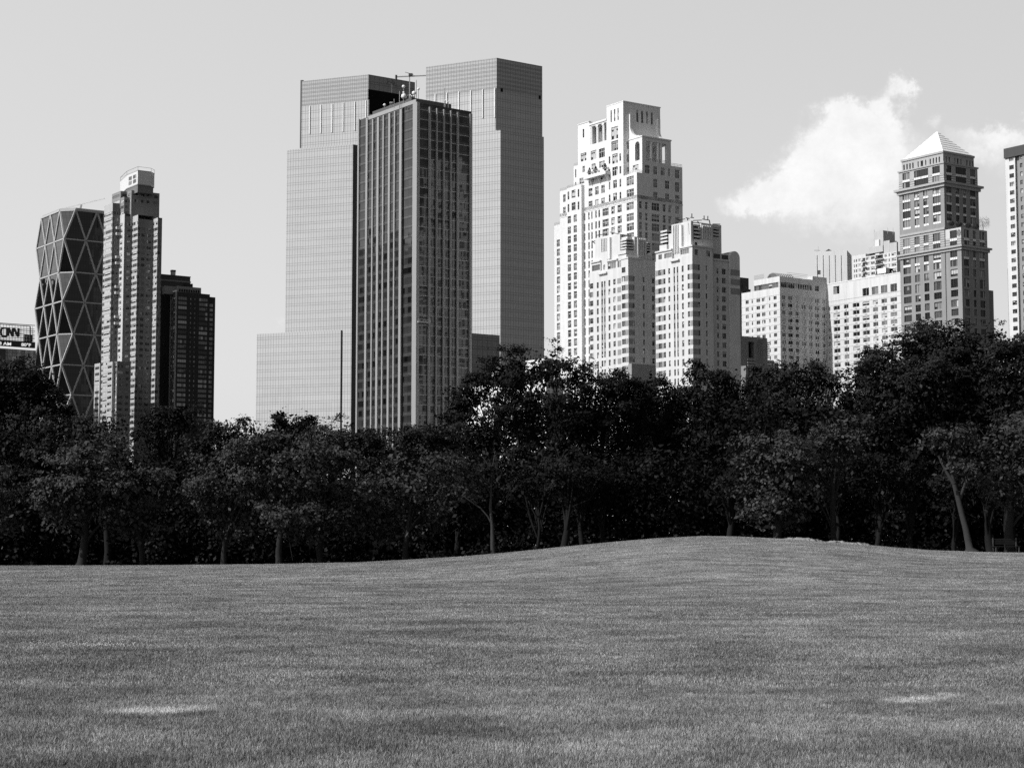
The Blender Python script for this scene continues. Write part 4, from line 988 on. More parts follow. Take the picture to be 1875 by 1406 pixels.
    B.block('wall', 0, bT, 0, aT, zc_, zT, 'stone_plain', wl, wr); B.mb('cornice').box(-.1, bT + .2, -.2, aT + .1, zT - .05, zT + .35, 'stone_plain', True)
    # shoulder with loggia
    wl = g(0, zc(ZA, [(362, 377)]), Y(400), zr_(ZA, [(362, 448)]), X(362), 'slit') + g(0, zc(ZA, [(343, 398)]), Y(640), zr_(ZA, [(605, 685)]), X(343), P1) + g(0, zc(ZA, [(442, 498)]), Y(620), zr_(ZA, [(580, 670)]), X(442), P1) + g(0, zc(ZA, [(522, 580)]), Y(610), zr_(ZA, [(560, 650)]), X(522), P1)
    wl += g(0, zc(ZA, [(450, 490)]), Y(730), zr_(ZA, [(708, 762)]), X(450), P1) + g(0, zc(ZA, [(524, 580)]), Y(710), zr_(ZA, [(685, 748)]), X(524), P1) + g(0, zc(ZA, [(360, 384)]), Y(760), zr_(ZA, [(730, 790)]), X(360), 'pale2') + g(0, zc(ZA, [(330, 378)]), Y(880), zr_(ZA, [(850, 908)]), X(330), P1)
    wl += g(0, zc(ZA, [(420, 470), (510, 560)]), Y(850), zr_(ZA, [(818, 892)]), X(430), P1) + g(0, zc(ZA, [(420, 458), (484, 520), (545, 580)]), Y(980), zr_(ZA, [(952, 1030), (1078, 1138)]), X(420), 'pale2')
    lg = g(0, zc(ZA, [(437, 598)]), Y(420), zr_(ZA, [(340, 518)]), X(437), 'none', rec=2.6)
    B.block('wall', 0, 16, aT, aT2, zc_, zTm, 'stone_plain', wl + lg, []); aq = B.a(X(427), Y(350))[0]
    B.block('wall', 0.0, 15, aq, aT2, zTm, zT2, 'stone_plain', [], []); q = lg[0]
    B.mb('wall').poly([(2.6, q[1], q[2]), (2.6, q[0], q[2]), (2.6, q[0], q[3]), (2.6, q[1], q[3])], 'stone_painted_shade')
    for x in (502, 562): u = B.a(X(x), Y(420))[0]; m = MB(); m.bar((.55, u, q[2]), (.55, u, q[3] - .02), .62, 'stone_plain', 10); m.box(-.05, 1.15, u - .75, u + .75, q[3] - .7, q[3] - .02, 'stone_plain', True); m.build('column', B.root, smooth=False)
    u = B.a(X(442), Y(420))[0]; m = MB(); m.bar((.55, u, q[2]), (.55, u, q[3] - .02), .55, 'stone_plain', 10); m.build('column', B.root)
    for x in (472, 532, 585): u = B.a(X(x), Y(420), 2.6)[0]; B.wins.append((1.6, (q[3] - q[2]) * .86, 'dark2', (2.55, u + .9, q[2] + .3), -math.pi / 2))
    B.mb('cornice').box(-.35, 1, aT, aq, zTm - .05, zTm + .7, 'stone_plain', True); B.mb('cornice').box(-.2, 1, aq, aT2 + .2, zT2, zT2 + .3, 'stone_plain', True)
    # left-hand steps
    B.block('wall', 0, 14, aT2, a3, zc_, z3, 'stone_plain', g(0, zc(ZA, [(287, 298)]), Y(800), zr_(ZA, [(758, 840), (885, 920)]), X(290), 'slit'), [])
    w4 = []
    for cols, rws, rx in (([(213, 229), (313, 328)], [(968, 1045), (1092, 1170)], 270), ([(252, 290)], [(968, 1045), (1092, 1168)], 252)): w4 += g(-1.4, zc(ZA, cols), Y(1050), zr_(ZA, rws), X(rx), 'pale2' if len(cols) == 1 else 'slit')
    w4 += colL([(213, 245), (272, 303)], ZA, Y(1250), 'pale2', [r for r in rows if r < zcb - 1], -1.4)
    B.block('wall', -1.4, 3, a4r, a4l, 0, z4, 'stone_white', w4, [])
    w5 = g(0, zc(ZA, [(168, 193)]), Y(1100), zr_(ZA, [(1012, 1085), (1135, 1205)]), X(168), 'pale2')
    B.block('wall', 0, 13, a3, a5, zc_, z5, 'stone_plain', w5, [])
    # railings along the terraces
    def rail(p, q, zz, n, part='railing'):
        m = MB()
        for h in (.5, 1.1): m.bar((*p, zz + h), (*q, zz + h), .07, 'metal_grey', 3)
        for i in range(n + 1): t = i / n; m.bar((p[0] + (q[0] - p[0]) * t, p[1] + (q[1] - p[1]) * t, zz), (p[0] + (q[0] - p[0]) * t, p[1] + (q[1] - p[1]) * t, zz + 1.15), .06, 'metal_grey', 3)
        m.build(part, B.root)
    rail((.2, aT2), (.2, a3), z3, 4); rail((-1.2, a4r), (-1.2, a4l), z4, 8); rail((.2, a4l), (.2, a5), z5, 5); rail((.2, a5), (.2, a6), z8, 5); rail((bP + .5, k_ + .2), (bE, k_ + .2), z7, 7); rail((.2, k_ + .2), (.2, -.2), z6, 8); rail((.2, k_ + .2), (b1, k_ + .2), z6, 5)
    # projecting terrace slab on brackets
    u0, u1 = B.a(X(598), Y(780), -2)[0], B.a(X(380), Y(790), -2)[0]; zb_ = B.a(X(598), Y(772), -2)[1]; m = MB(); m.box(-2.6, .0, u0, u1, zb_ - 1.3, zb_, 'stone_plain', True); m.build('terrace', B.root)
    for t in (.05, .42, .8):
        uu = u0 + (u1 - u0) * t; m = MB(); m.poly([(-2.3, uu, zb_ - 1.3), (0, uu, zb_ - 1.3), (0, uu, zb_ - 4)], 'stone_plain'); m.poly([(-2.3, uu + .5, zb_ - 1.3), (0, uu + .5, zb_ - 4), (0, uu + .5, zb_ - 1.3)], 'stone_plain'); m.poly([(-2.3, uu, zb_ - 1.3), (0, uu, zb_ - 4), (0, uu + .5, zb_ - 4), (-2.3, uu + .5, zb_ - 1.3)], 'stone_plain'); m.build('bracket', B.root)
    # pavilion with arch, columns and sweeping fins
    aw = 0; L_ = aw - k_; ua, ub = B.a(X(926), Y(600), b1)[0], B.a(X(880), Y(600), b1)[0]; zs0 = B.a(X(903), Y(672), b1)[1]; zsp = B.a(X(903), Y(520), b1)[1]; r = (ub - ua) / 2; uc = (ua + ub) / 2; zbt = z7 - .02
    m = B.mb('pavilion_wall'); S = 'stone_plain'
    def quadL(b, y0, y1, z0, z1): m.poly([(b, y1, z0), (b, y0, z0), (b, y0, z1), (b, y1, z1)], S, [(y1, z0), (y0, z0), (y0, z1), (y1, z1)])
    for (b, sgn) in ((b1, 1), (b1 + 1.0, -1)):
        quadL(b, k_, ua, zbt, zP); quadL(b, ub, aw, zbt, zP); quadL(b, ua, ub, zbt, zs0); n = 8
        for i in range(n):
            t0, t1 = math.pi * i / n, math.pi * (i + 1) / n; y0, y1 = uc + r * math.cos(t0), uc + r * math.cos(t1)
            m.poly([(b, y0, zsp + r * math.sin(t0)), (b, y1, zsp + r * math.sin(t1)), (b, y1, zP), (b, y0, zP)], S)
    for i in range(8):
        t0, t1 = math.pi * i / 8, math.pi * (i + 1) / 8; m.poly([(b1, uc + r * math.cos(t0), zsp + r * math.sin(t0)), (b1 + 1, uc + r * math.cos(t0), zsp + r * math.sin(t0)), (b1 + 1, uc + r * math.cos(t1), zsp + r * math.sin(t1)), (b1, uc + r * math.cos(t1), zsp + r * math.sin(t1))], S)
    m.poly([(b1, ub, zs0), (b1 + 1, ub, zs0), (b1 + 1, ub, zsp), (b1, ub, zsp)], S); m.poly([(b1, ua, zs0), (b1, ua, zsp), (b1 + 1, ua, zsp), (b1 + 1, ua, zs0)], S)
    bo0, bo1 = B.b(X(990), Y(600), k_)[0], B.b(X(1192), Y(600), k_)[0]; zo0, zo1 = zr(990, 672, k_), zr(990, 478, k_)
    for (a, b_, z0, z1_) in ((b1, bo0, zbt, zP), (bo1, bP, zbt, zP), (bo0, bo1, zo1, zP), (bo0, bo1, zbt, zo0)):
        for y in (k_, k_ + 1.0): m.poly([(a, y, z0), (b_, y, z0), (b_, y, z1_), (a, y, z1_)], S, [(a, z0), (b_, z0), (b_, z1_), (a, z1_)])
    m.poly([(bo0, k_, zo0), (bo0, k_ + 1, zo0), (bo0, k_ + 1, zo1), (bo0, k_, zo1)], S); m.poly([(bo1, k_, zo0), (bo1, k_, zo1), (bo1, k_ + 1, zo1), (bo1, k_ + 1, zo0)], S)
    m.poly([(bP, k_, zbt), (bP, k_ + 1.4, zbt), (bP, k_ + 1.4, zP), (bP, k_, zP)], S); m.poly([(bP, aw - 2, zbt), (bP, aw, zbt), (bP, aw, zP), (bP, aw - 2, zP)], S); m.poly([(bP, k_ + 1.4, zo1), (bP, aw - 2, zo1), (bP, aw - 2, zP), (bP, k_ + 1.4, zP)], S)
    m.poly([(b1, k_, zP), (bP, k_, zP), (bP, aw, zP), (b1, aw, zP)], S); m.poly([(b1, k_, zo1 + .3), (b1, aw, zo1 + .3), (bP, aw, zo1 + .3), (bP, k_, zo1 + .3)], S)
    B.mb('cornice').box(b1 - .2, bP + .2, k_ - .25, aw, zP - .02, zP + .5, S, True)
    for x in (1040, 1108, 1135): u = B.b(X(x), Y(600), k_ + .5)[0]; c_ = MB(); c_.bar((u, k_ + .5, zo0), (u, k_ + .5, zo1), .55, S, 10); c_.build('column', B.root)
    def fin(b, w_, ztop):
        f = MB(); pts = [(0.0, zP), (k_ + 1.2, zP), (k_ + 2.2, zP + 1)]; n = 8
        for i in range(n + 1): t = i / n; pts.append((k_ + 2.2 + (-.9 - k_ - 2.2) * math.sin(t * math.pi / 2), zP + 1 + (ztop - zP - 6) * (1 - math.cos(t * math.pi / 2))))
        pts += [(-.9, ztop), (0, ztop)]
        f.poly([(b, y, z_) for y, z_ in pts], S); f.poly([(b + w_, y, z_) for y, z_ in reversed(pts)], S)
        for i in range(len(pts)): p, q = pts[i], pts[(i + 1) % len(pts)]; f.poly([(b, *p), (b + w_, *p), (b + w_, *q), (b, *q)], S)
        f.build('buttress', B.root)
    fin(b1 + .05, 1.2, B.b(X(850), Y(218), -.5)[1]); bf = B.b(X(1100), Y(300), -.5)[0]; fin(bf, 1.3, B.b(X(1110), Y(264), -.5)[1])
    rail((bo0, k_ + .1), (bo1, k_ + .1), zo0, 9)
    B.finish()
    for x in (430, 490, 585):
        u, _ = B.a(X(x), Y(740), -1.6); p = B.W(-1.6, u); h = 3.2
        small_conifer(p[0], p[1], zb_, h, ['left', 'middle', 'right'][(x > 450) + (x > 500)])
def zr_(Z, rows): return [(Z[1](p), Z[1](q)) for p, q in rows]
def small_conifer(x, y, z, h, which):
    t = thing('potted_tree', {'left': 'leftmost of three small conifers on the white tower terrace', 'middle': 'middle one of three small conifers on the white tower terrace', 'right': 'rightmost of three small conifers on the white tower terrace'}[which], 'potted tree', (x, y, z), 0, 'conifers on the white tower terrace')
    m = MB(); m.bar((0, 0, 0), (0, 0, .9), .5, 'metal_dark', 8, .65); m.build('pot', t)
    m = MB(); rr = random.Random(len(which))
    for k in range(420):
        s = rr.random(); r = (1 - s) * 1.25 * math.sqrt(rr.random()) + .05; a = rr.random() * 6.28; c = Vector((r * math.cos(a), r * math.sin(a), .9 + s * (h - .9))); d = Vector((rr.gauss(0, 1), rr.gauss(0, 1), rr.gauss(0, 1))).normalized() * .2; e = Vector((rr.gauss(0, 1), rr.gauss(0, 1), rr.gauss(0, 1))).normalized() * .2
        m.poly([c - d, c + e, c + d], 'leaf_small')
    m.build('crown', t)
mat('leaf_small', .03, .8, kind='plain'); mat('stone_painted_shade', .45, .85, .05, .2, kind='stain')  # loggia back wall: shade put into its stone colour
stone_tower()

# ------------------------------------------------------------------ twin art-deco towers
def deco_louvre(B, b0, b1, a0, a1, z0, z1, n, S='brick_pale'):
    """turret of stacked slabs round a black core that paints the shade of the gaps"""
    m = MB(); h = (z1 - z0) / (2 * n)
    for i in range(n): m.box(b0, b1, a0, a1, z0 + h * (2 * i + 1), z0 + h * (2 * i + 2), S, True)
    m.box(b0 + .5, b1 - .5, a0 + .5, a1 - .5, z0, z1 - .05, 'painted_void'); m.build('louvre', B.root)
def fluted(B, left, p, u0, u1, z0, z1, n, S='brick_pale', d=.4):
    m = MB(); w_ = (u1 - u0) / (2 * n - 1)
    if left: m.box(p - .03, p + .01, u0, u1, z0 + .1, z1 - .1, 'brick_band', True)  # dark backing puts groove shade into the colour between flutes
    else: m.box(u0, u1, p - .03, p + .01, z0 + .1, z1 - .1, 'brick_band', True)
    for i in range(n):
        a, b = u0 + 2 * i * w_, u0 + (2 * i + 1) * w_
        if left: m.box(p - d, p + .01, a, b, z0, z1, S, True)
        else: m.box(a, b, p - d, p + .01, z0, z1, S, True)
    m.build('fluting', B.root)
def deco_right():
    X, Y = ZC = zoom(1190, 390, 7.811); XD, YD = ZD = zoom(1190, 540, 7.811)
    B = Bld('apartment_tower', 'right-hand twin deco tower with banded corners, louvred top and a rounded chimney slab', 'building', X(612), Y(1300), 560, 35)
    S = 'brick_pale'; cy = Y(1250)
    aE = B.a(X(80), cy)[0]; bC = B.b(X(905), cy)[0]; zt = B.b(X(615), Y(600))[1]
    rowp = (B.a(XD(560), YD(910))[1] - B.a(XD(560), YD(105))[1]) / -6.0; z0r = B.a(X(560), Y(872))[1]; h = rowp * .60
    rows = [z0r + rowp] + [z0r - rowp * i for i in range(22) if z0r - rowp * i > 25]
    def cl(cols, st, b=0, rw=rows, hs=1.0): return [(B.a(X(q), cy, b)[0], B.a(X(p), cy, b)[0], r - h * hs, r, st, .3) for p, q in cols for r in rw]
    def cr(cols, st, a=0, rw=rows, hs=1.0): return [(B.b(X(p), cy, a)[0], B.b(X(q), cy, a)[0], r - h * hs, r, st, .3) for p, q in cols for r in rw]
    wl = cl([(120, 166)], 'apt') + cl([(196, 224), (266, 291), (542, 574)], 'sash') + cl([(458, 486), (341, 363), (387, 408)], 'sash', hs=1.12)
    wr = cr([(692, 724), (800, 824)], 'sash')
    B.block('wall', 0, bC, 0, aE, 0, zt, S, wl, wr)
    # dark brick bands at the corners
    m = B.mb('wall')
    for r in rows:
        u0, u1 = 0, B.a(X(580), cy)[0]; m.box(-.04, .01, u0, u1, r - h, r, 'brick_band', True)
        for p, q in ((84, 118), (168, 194)): m.box(-.04, .01, B.a(X(q), cy)[0], B.a(X(p), cy)[0], r - h, r, 'brick_band', True)
        m.box(0, B.b(X(690), cy)[0], -.04, .01, r - h, r, 'brick_band', True)
    # dark vertical strips between the middle windows
    for p, q in ((341, 363), (387, 408)): 
        for r in rows[:9]: m.box(-.03, .01, B.a(X(q), cy)[0], B.a(X(p), cy)[0], r - rowp + .05, r - h * 1.12 - .05, 'brick_band', True)
    m2 = B.mb('canopy'); m2.box(-.7, 0, B.a(X(432), cy)[0], B.a(X(310), cy)[0], B.a(X(370), Y(690))[1], B.a(X(370), Y(670))[1], S, True)
    # recessed right wing and rounded chimney slab
    aR = 2.2; bW = B.b(X(1135), cy, aR)[0]; zW = B.b(X(910), Y(650), aR)[1]
    B.R('wall', aR, bC, bW, 0, zW, S, cr([(955, 985), (1033, 1090)], 'apt', aR)); B.mb('roof').poly([(bC, aR, zW), (bW, aR, zW), (bW, aR + 14, zW), (bC, aR + 14, zW)], 'roofing')
    B.mb('wall').poly([(bC, 0, 0), (bC, aR, 0), (bC, aR, zt), (bC, 0, zt)], S); B.mb('cornice').box(bC + .1, bW, aR - .3, aR, zW - .6, zW, S, True); B.mb('cornice').box(bC + .2, bW, aR + .3, aR + 1, zW, zW + 1.6, 'metal_dark')
    bX0, bX1 = bW, B.b(X(1292), cy, aR - .6)[0]; zc0 = B.b(X(1220), Y(640), aR - .6)[1]; rr_ = (bX1 - bX0) / 2; m3 = B.mb('chimney_slab'); pts = [(bX0, 0), (bX1, 0)] + [(bX0 + rr_ + rr_ * math.cos(math.pi * i / 12), zc0 + rr_ * math.sin(math.pi * i / 12)) for i in range(13)]
    m3.poly([(x, aR - .6, z) for x, z in pts], S, [(x, z) for x, z in pts]); m3.poly([(x, aR + 6, z) for x, z in reversed(pts)], S)
    for i in range(len(pts)): p, q = pts[i], pts[(i + 1) % len(pts)]; m3.poly([(p[0], aR - .6, p[1]), (p[0], aR + 6, p[1]), (q[0], aR + 6, q[1]), (q[0], aR - .6, q[1])], S)
    for y in (810, 945, 1078): m.box(bX0 + .1, bX1, aR - .64, aR - .59, B.b(X(1200), Y(y + 85), aR - .6)[1], B.b(X(1200), Y(y), aR - .6)[1], 'brick_band', True)
    # stepped upper floors
    def L2(p, q, b, y, part='wall', wins=(), depth=14, zb=None):
        u0, u1 = B.a(X(q), Y(500), b)[0], B.a(X(p), Y(500), b)[0]; z = B.a(X(q), Y(y), b)[1]; B.block(part, b, b + depth, u0, u1, zb or zt - .1, z, S, wins, []); return u0, u1, z
    u0, u1, z1 = L2(84, 318, .3, 530, wins=B.gL(.3, zc(ZC, [(122, 172), (205, 315)]), Y(600), zr_(ZC, [(592, 660)]), X(172), 'wide'), zb=zt - 2)
    B.mb('cornice').box(-.1, 1, u0, u1, z1, z1 + .45, S, True)
    za = B.a(X(600), Y(480), .3)[1]; u2 = B.a(X(432), Y(500), .3)[0]; B.block('wall', .3, 9, .3, u2, zt, za, S, B.gL(.3, zc(ZC, [(437, 560)]), Y(560), zr_(ZC, [(530, 600)]), X(437), 'wide'), B.gR(.3, zc(ZC, [(640, 690), (805, 865)]), Y(560), zr_(ZC, [(520, 600)]), X(640), 'bayd')); B.mb('cornice').box(.0, 9, .0, u2, za, za + .5, S, True)
    B.block('wall', 9, bC, .3, 12, zt, zt + 3, S, [], B.gR(.3, zc(ZC, [(805, 865)]), Y(560), zr_(ZC, [(535, 590)]), X(805), 'bayd'))
    B.block('wall', bC, bC + 5.5, 3.4, 9, zW, B.b(X(1060), Y(538), 3.4)[1], S, [], B.gR(3.4, zc(ZC, [(975, 1010)]), Y(590), zr_(ZC, [(565, 610)]), X(975), 'bayd'))
    # crown
    uc0, uc1 = B.a(X(588), Y(300), 1.0)[0], B.a(X(252), Y(300), 1.0)[0]; zcr = B.a(X(560), Y(118), 1.0)[1]; zb2 = B.a(X(335), Y(640), 1.0)[1]
    bq = B.b(X(622), Y(300), uc0)[0]; B.block('crown', 1.0, bq, uc0, uc1 - 2, zt - 3, zcr, S, [], []); B.block('crown', 1.4, 6, uc1 - 2, uc1, zt - 3, zcr - 2.6, S, [], [])
    f0, f1 = B.a(X(440), Y(300), 1.0)[0], B.a(X(336), Y(300), 1.0)[0]; fluted(B, True, 1.0, f0, f1, za - 1, zcr - .4, 5); g0, g1 = B.a(X(478), Y(300), 1.0)[0], B.a(X(440), Y(300), 1.0)[0]; m4 = MB(); m4.box(.2, 1.01, g0, g1, za + .5, zcr - .8, 'render_white', True); m4.build('pilaster', B.root)
    ul = B.a(X(152), Y(350), .8)[0]; deco_louvre(B, .8, 5, uc1, ul, B.a(X(200), Y(450), .8)[1], B.a(X(200), Y(250), .8)[1], 4); B.block('wall', .6, 5, uc1 - .01, ul + .3, z1 - 1, B.a(X(200), Y(455), .6)[1], S, [], [])
    ac = uc0 + .2; bq0, bq1 = B.b(X(632), Y(300), ac)[0], B.b(X(742), Y(300), ac)[0]; zl0, zl1 = B.b(X(640), Y(375), ac)[1], B.b(X(640), Y(165), ac)[1]
    deco_louvre(B, bq0, bq1 - .8, ac - .3, ac + 4, zl0, zl1, 4); B.block('wall', bq0 - .3, bq1, ac - .3, ac + 5, zt, zl0, S, [], B.gR(ac - .3, zc(ZC, [(640, 685)]), Y(450), zr_(ZC, [(415, 470)]), X(640), 'void'))
    bf0, bf1 = B.b(X(745), Y(300), ac)[0], B.b(X(905), Y(300), ac)[0]; zf = B.b(X(800), Y(160), ac)[1]; B.block('crown', bf0 - .3, bf1, ac, ac + 7, zt, zf, S, [], []); fluted(B, False, ac, bf0, bf1 - 1, zt + 6, zf - .5, 6)
    bg1 = B.b(X(1010), Y(300), ac + 1)[0]; zg = B.b(X(950), Y(172), ac + 1)[1]; B.block('crown', bf1, bg1, ac + 1, ac + 6, zW, zg - 4.5, S, [], []); deco_louvre(B, bf1 + .2, bg1 - .6, ac + .8, ac + 5, B.b(X(950), Y(395), ac + 1)[1], B.b(X(950), Y(215), ac + 1)[1], 4); B.block('crown', bg1 - .6, bg1, ac + .6, ac + 6, zW, zg, S, [], []); B.block('crown', bf1, bg1, ac + .6, ac + 6, B.b(X(950), Y(215), ac + 1)[1], zg, S, [], [])
    # roof clutter
    mr_ = B.mb('roof_frame')
    def P(x, y, a=3.0): u, z = B.b(X(x), Y(y), a); return (u, a, z)
    for a_, b_ in [((390, 105), (500, 88)), ((515, 72), (565, 82)), ((580, 66), (628, 70)), ((750, 90), (850, 105)), ((850, 105), (860, 160)), ((620, 110), (740, 105)), ((750, 150), (890, 170)), ((900, 160), (1005, 163)), ((620, 140), (760, 150)), ((680, 120), (700, 150)), ((1070, 585), (1120, 572)), ((600, 10), (600, 66)), ((775, 40), (775, 95)), ((828, 45), (828, 100)), ((430, 105), (430, 120)), ((540, 76), (540, 110))]: mr_.bar(P(*a_), P(*b_), .16, 'metal_dark', 4)
    B.finish()
deco_right()
def deco_left():
    X, Y = ZB = zoom(1000, 400, 5.02)
    B = Bld('apartment_tower', 'left-hand twin deco tower with banded corners, standing before the white stone tower', 'building', X(756), Y(800), 600, 35)
    S = 'brick_pale'; cy = Y(900); a1 = B.a(X(690), cy)[0]; bB = 1.6; a2 = B.a(X(400), cy, bB)[0]; bE = B.b(X(1004), cy)[0] + 1.0; zt = B.a(X(752), Y(368))[1]; zt2 = B.a(X(640), Y(455), bB)[1]
    rowp = (B.a(X(710), Y(615))[1] - B.a(X(710), Y(1275))[1]) / 8; z0r = B.a(X(710), Y(615))[1]; h = rowp * .6; rows = [z0r + rowp * i for i in range(2, -16, -1)]
    low = [r for r in rows if r < z0r + rowp * 1.2]
    def cl(cols, st, b=0, rw=low, hs=1.0): return [(B.a(X(q), cy, b)[0], B.a(X(p), cy, b)[0], r - h * hs, r, st, .3) for p, q in cols for r in rw]
    def cr(cols, st, a=0, rw=low): return [(B.b(X(p), cy, a)[0], B.b(X(q), cy, a)[0], r - h, r, st, .3) for p, q in cols for r in rw]
    B.block('wall', 0, bE, 0, a1, 0, zt, S, cl([(697, 731)], 'apt', rw=rows), cr([(797, 816), (890, 908), (974, 998)], 'sash'))
    B.block('wall', bB, bE - 3, a1, a2, 0, zt2, S, cl([(405, 434), (618, 640)], 'sash', bB) + cl([(467, 484), (508, 524), (533, 547), (574, 591)], 'sash', bB, hs=1.12), [])
    m = B.mb('wall'); 
    for r in low:
        m.box(-.04, .01, .1, B.a(X(733), cy)[0], r - h, r, 'brick_band', True); m.box(0, B.b(X(796), cy)[0], -.04, .01, r - h, r, 'brick_band', True); m.box(B.b(X(998), cy)[0], bE, -.04, .01, r - h, r, 'brick_band', True)
        m.box(bB - .04, bB + .01, a1, B.a(X(656), cy, bB)[0], r - h, r, 'brick_band', True); m.box(bB - .04, bB + .01, B.a(X(404), cy, bB)[0], a2, r - h, r, 'brick_band', True)
    for p, q in ((508, 524), (533, 547)):
        for r in low[:8]: m.box(bB - .03, bB + .01, B.a(X(q), cy, bB)[0], B.a(X(p), cy, bB)[0], r - rowp + .05, r - h * 1.12 - .05, 'brick_band', True)
    B.mb('canopy').box(bB - .7, bB, B.a(X(565), cy, bB)[0], B.a(X(490), cy, bB)[0], B.a(X(530), Y(512), bB)[1], B.a(X(530), Y(498), bB)[1], S, True)
    c = 2.2
    z3 = B.a(X(460), Y(405), c)[1]; u0, u1 = B.a(X(500), Y(440), c)[0], B.a(X(415), Y(440), c)[0]; B.block('wall', c, 9, u0, u1, zt2 - 4, z3, S, B.gL(c, zc(ZB, [(422, 495)]), Y(450), zr_(ZB, [(428, 480)]), X(460), 'wide'), [])
    u2, u3 = B.a(X(656), Y(440), c)[0], B.a(X(562), Y(440), c)[0]; z4 = B.a(X(656), Y(382), c)[1]; B.block('wall', c, 9, u2, u3, zt2 - 1, z4, S, B.gL(c, zc(ZB, [(566, 642)]), Y(430), zr_(ZB, [(405, 462)]), X(600), 'wide'), [])
    for (p, q, z) in ((u0, u1, z3), (u2, u3, z4)): B.mb('cornice').box(c - .4, 9, p, q, z, z + .5, S, True)
    B.mb('cornice').box(-.2, 6, -.2, a1, zt, zt + .5, S, True)
    # crown
    uc0, uc1 = B.a(X(680), Y(250), 3)[0], B.a(X(452), Y(250), 3)[0]; zcr = B.a(X(650), Y(150), 3)[1]; B.block('crown', 3, 8, uc0, uc1, zt2 - 4, zcr, S, [], B.gR(uc0, [], 0, [], 0))
    B.block('crown', 2.7, 4, B.a(X(562), Y(440), 2.7)[0], B.a(X(500), Y(440), 2.7)[0], zt2 - 4, z4 + 4, S, B.gL(2.7, zc(ZB, [(526, 542)]), Y(450), zr_(ZB, [(428, 472)]), X(530), 'sash'), [])
    fluted(B, True, 3, B.a(X(570), Y(250), 3)[0], B.a(X(508), Y(250), 3)[0], z4 + 4, zcr - .3, 5); m4 = MB(); m4.box(2.2, 3.01, B.a(X(600), Y(250), 3)[0], B.a(X(580), Y(250), 3)[0], z4 + 1, zcr - .5, 'render_white', True); m4.build('pilaster', B.root)
    zl0, zl1 = B.a(X(738), Y(290), .8)[1], B.a(X(738), Y(185), .8)[1]; ul0, ul1 = B.a(X(738), Y(250), .8)[0], B.a(X(684), Y(250), .8)[0]; bl = B.b(X(803), Y(250), ul0)[0]
    deco_louvre(B, .8, bl, ul0, ul1, zl0, zl1, 4); zz = B.a(X(738), Y(325), .8)[1]; B.block('crown', .6, bl + .2, ul0 - .2, ul1 + 1, zt, zz, S, [], []); B.block('crown', .3, bl + .4, ul0 - .4, ul1 + 1, zz, zl0, S, [], []); B.block('crown', 2.0, bl, ul0 + 1, ul1 + 1, zl1 - .3, zl1 + 1.0, S, [], [])
    af = ul0 - .3; bf0, bf1 = B.b(X(812), Y(300), af)[0], B.b(X(925), Y(300), af)[0]; zf = B.b(X(850), Y(172), af)[1]; zfb = B.b(X(850), Y(465), af)[1]; B.block('crown', bf0, bf1, af, af + 7, zt - 5, zf, S, [], B.gR(af, zc(ZB, [(873, 890)]), Y(440), zr_(ZB, [(412, 460)]), X(873), 'void')); fluted(B, False, af, bf0 + 1.2, bf1 - .6, zt + 1, zf - .4, 5)
    B.mb('cornice').box(bf0 - .5, bf1 + 3, af - 1.6, af, zfb - 1.0, zfb - .4, S, True)
    bh0, bh1 = B.b(X(930), Y(300), af + 2)[0], B.b(X(975), Y(300), af + 2)[0]; deco_louvre(B, bh0, bh1, af + 2, af + 6, B.b(X(950), Y(310), af + 2)[1], B.b(X(950), Y(220), af + 2)[1], 4); B.block('wall', bf1, bE, af + 1, af + 6, zt - 5, B.b(X(960), Y(345), af + 1)[1], S, [], B.gR(af + 1, zc(ZB, [(938, 998)]), Y(430), zr_(ZB, [(405, 465)]), X(940), 'bayd'))
    mr_ = B.mb('roof_frame')
    def P(x, y, b=4.0): u, z = B.a(X(x), Y(y), b); return (b, u, z)
    for a_, b_ in [((470, 157), (500, 150)), ((500, 150), (545, 150)), ((590, 128), (745, 160)), ((745, 160), (790, 165)), ((700, 155), (700, 175)), ((520, 140), (560, 150)), ((760, 150), (760, 178)), ((430, 215), (455, 205)), ((420, 205), (450, 232))]: mr_.bar(P(*a_), P(*b_), .17, 'metal_dark', 4)
    # netting over the link building between the towers
    z0 = B.b(X(800), Y(1335), -1.5)[1]; B.block('link_wing', -.2, bE + 4, -1.8, .0, 0, z0, 'brick_band', [], [])
    B.finish()
deco_left()

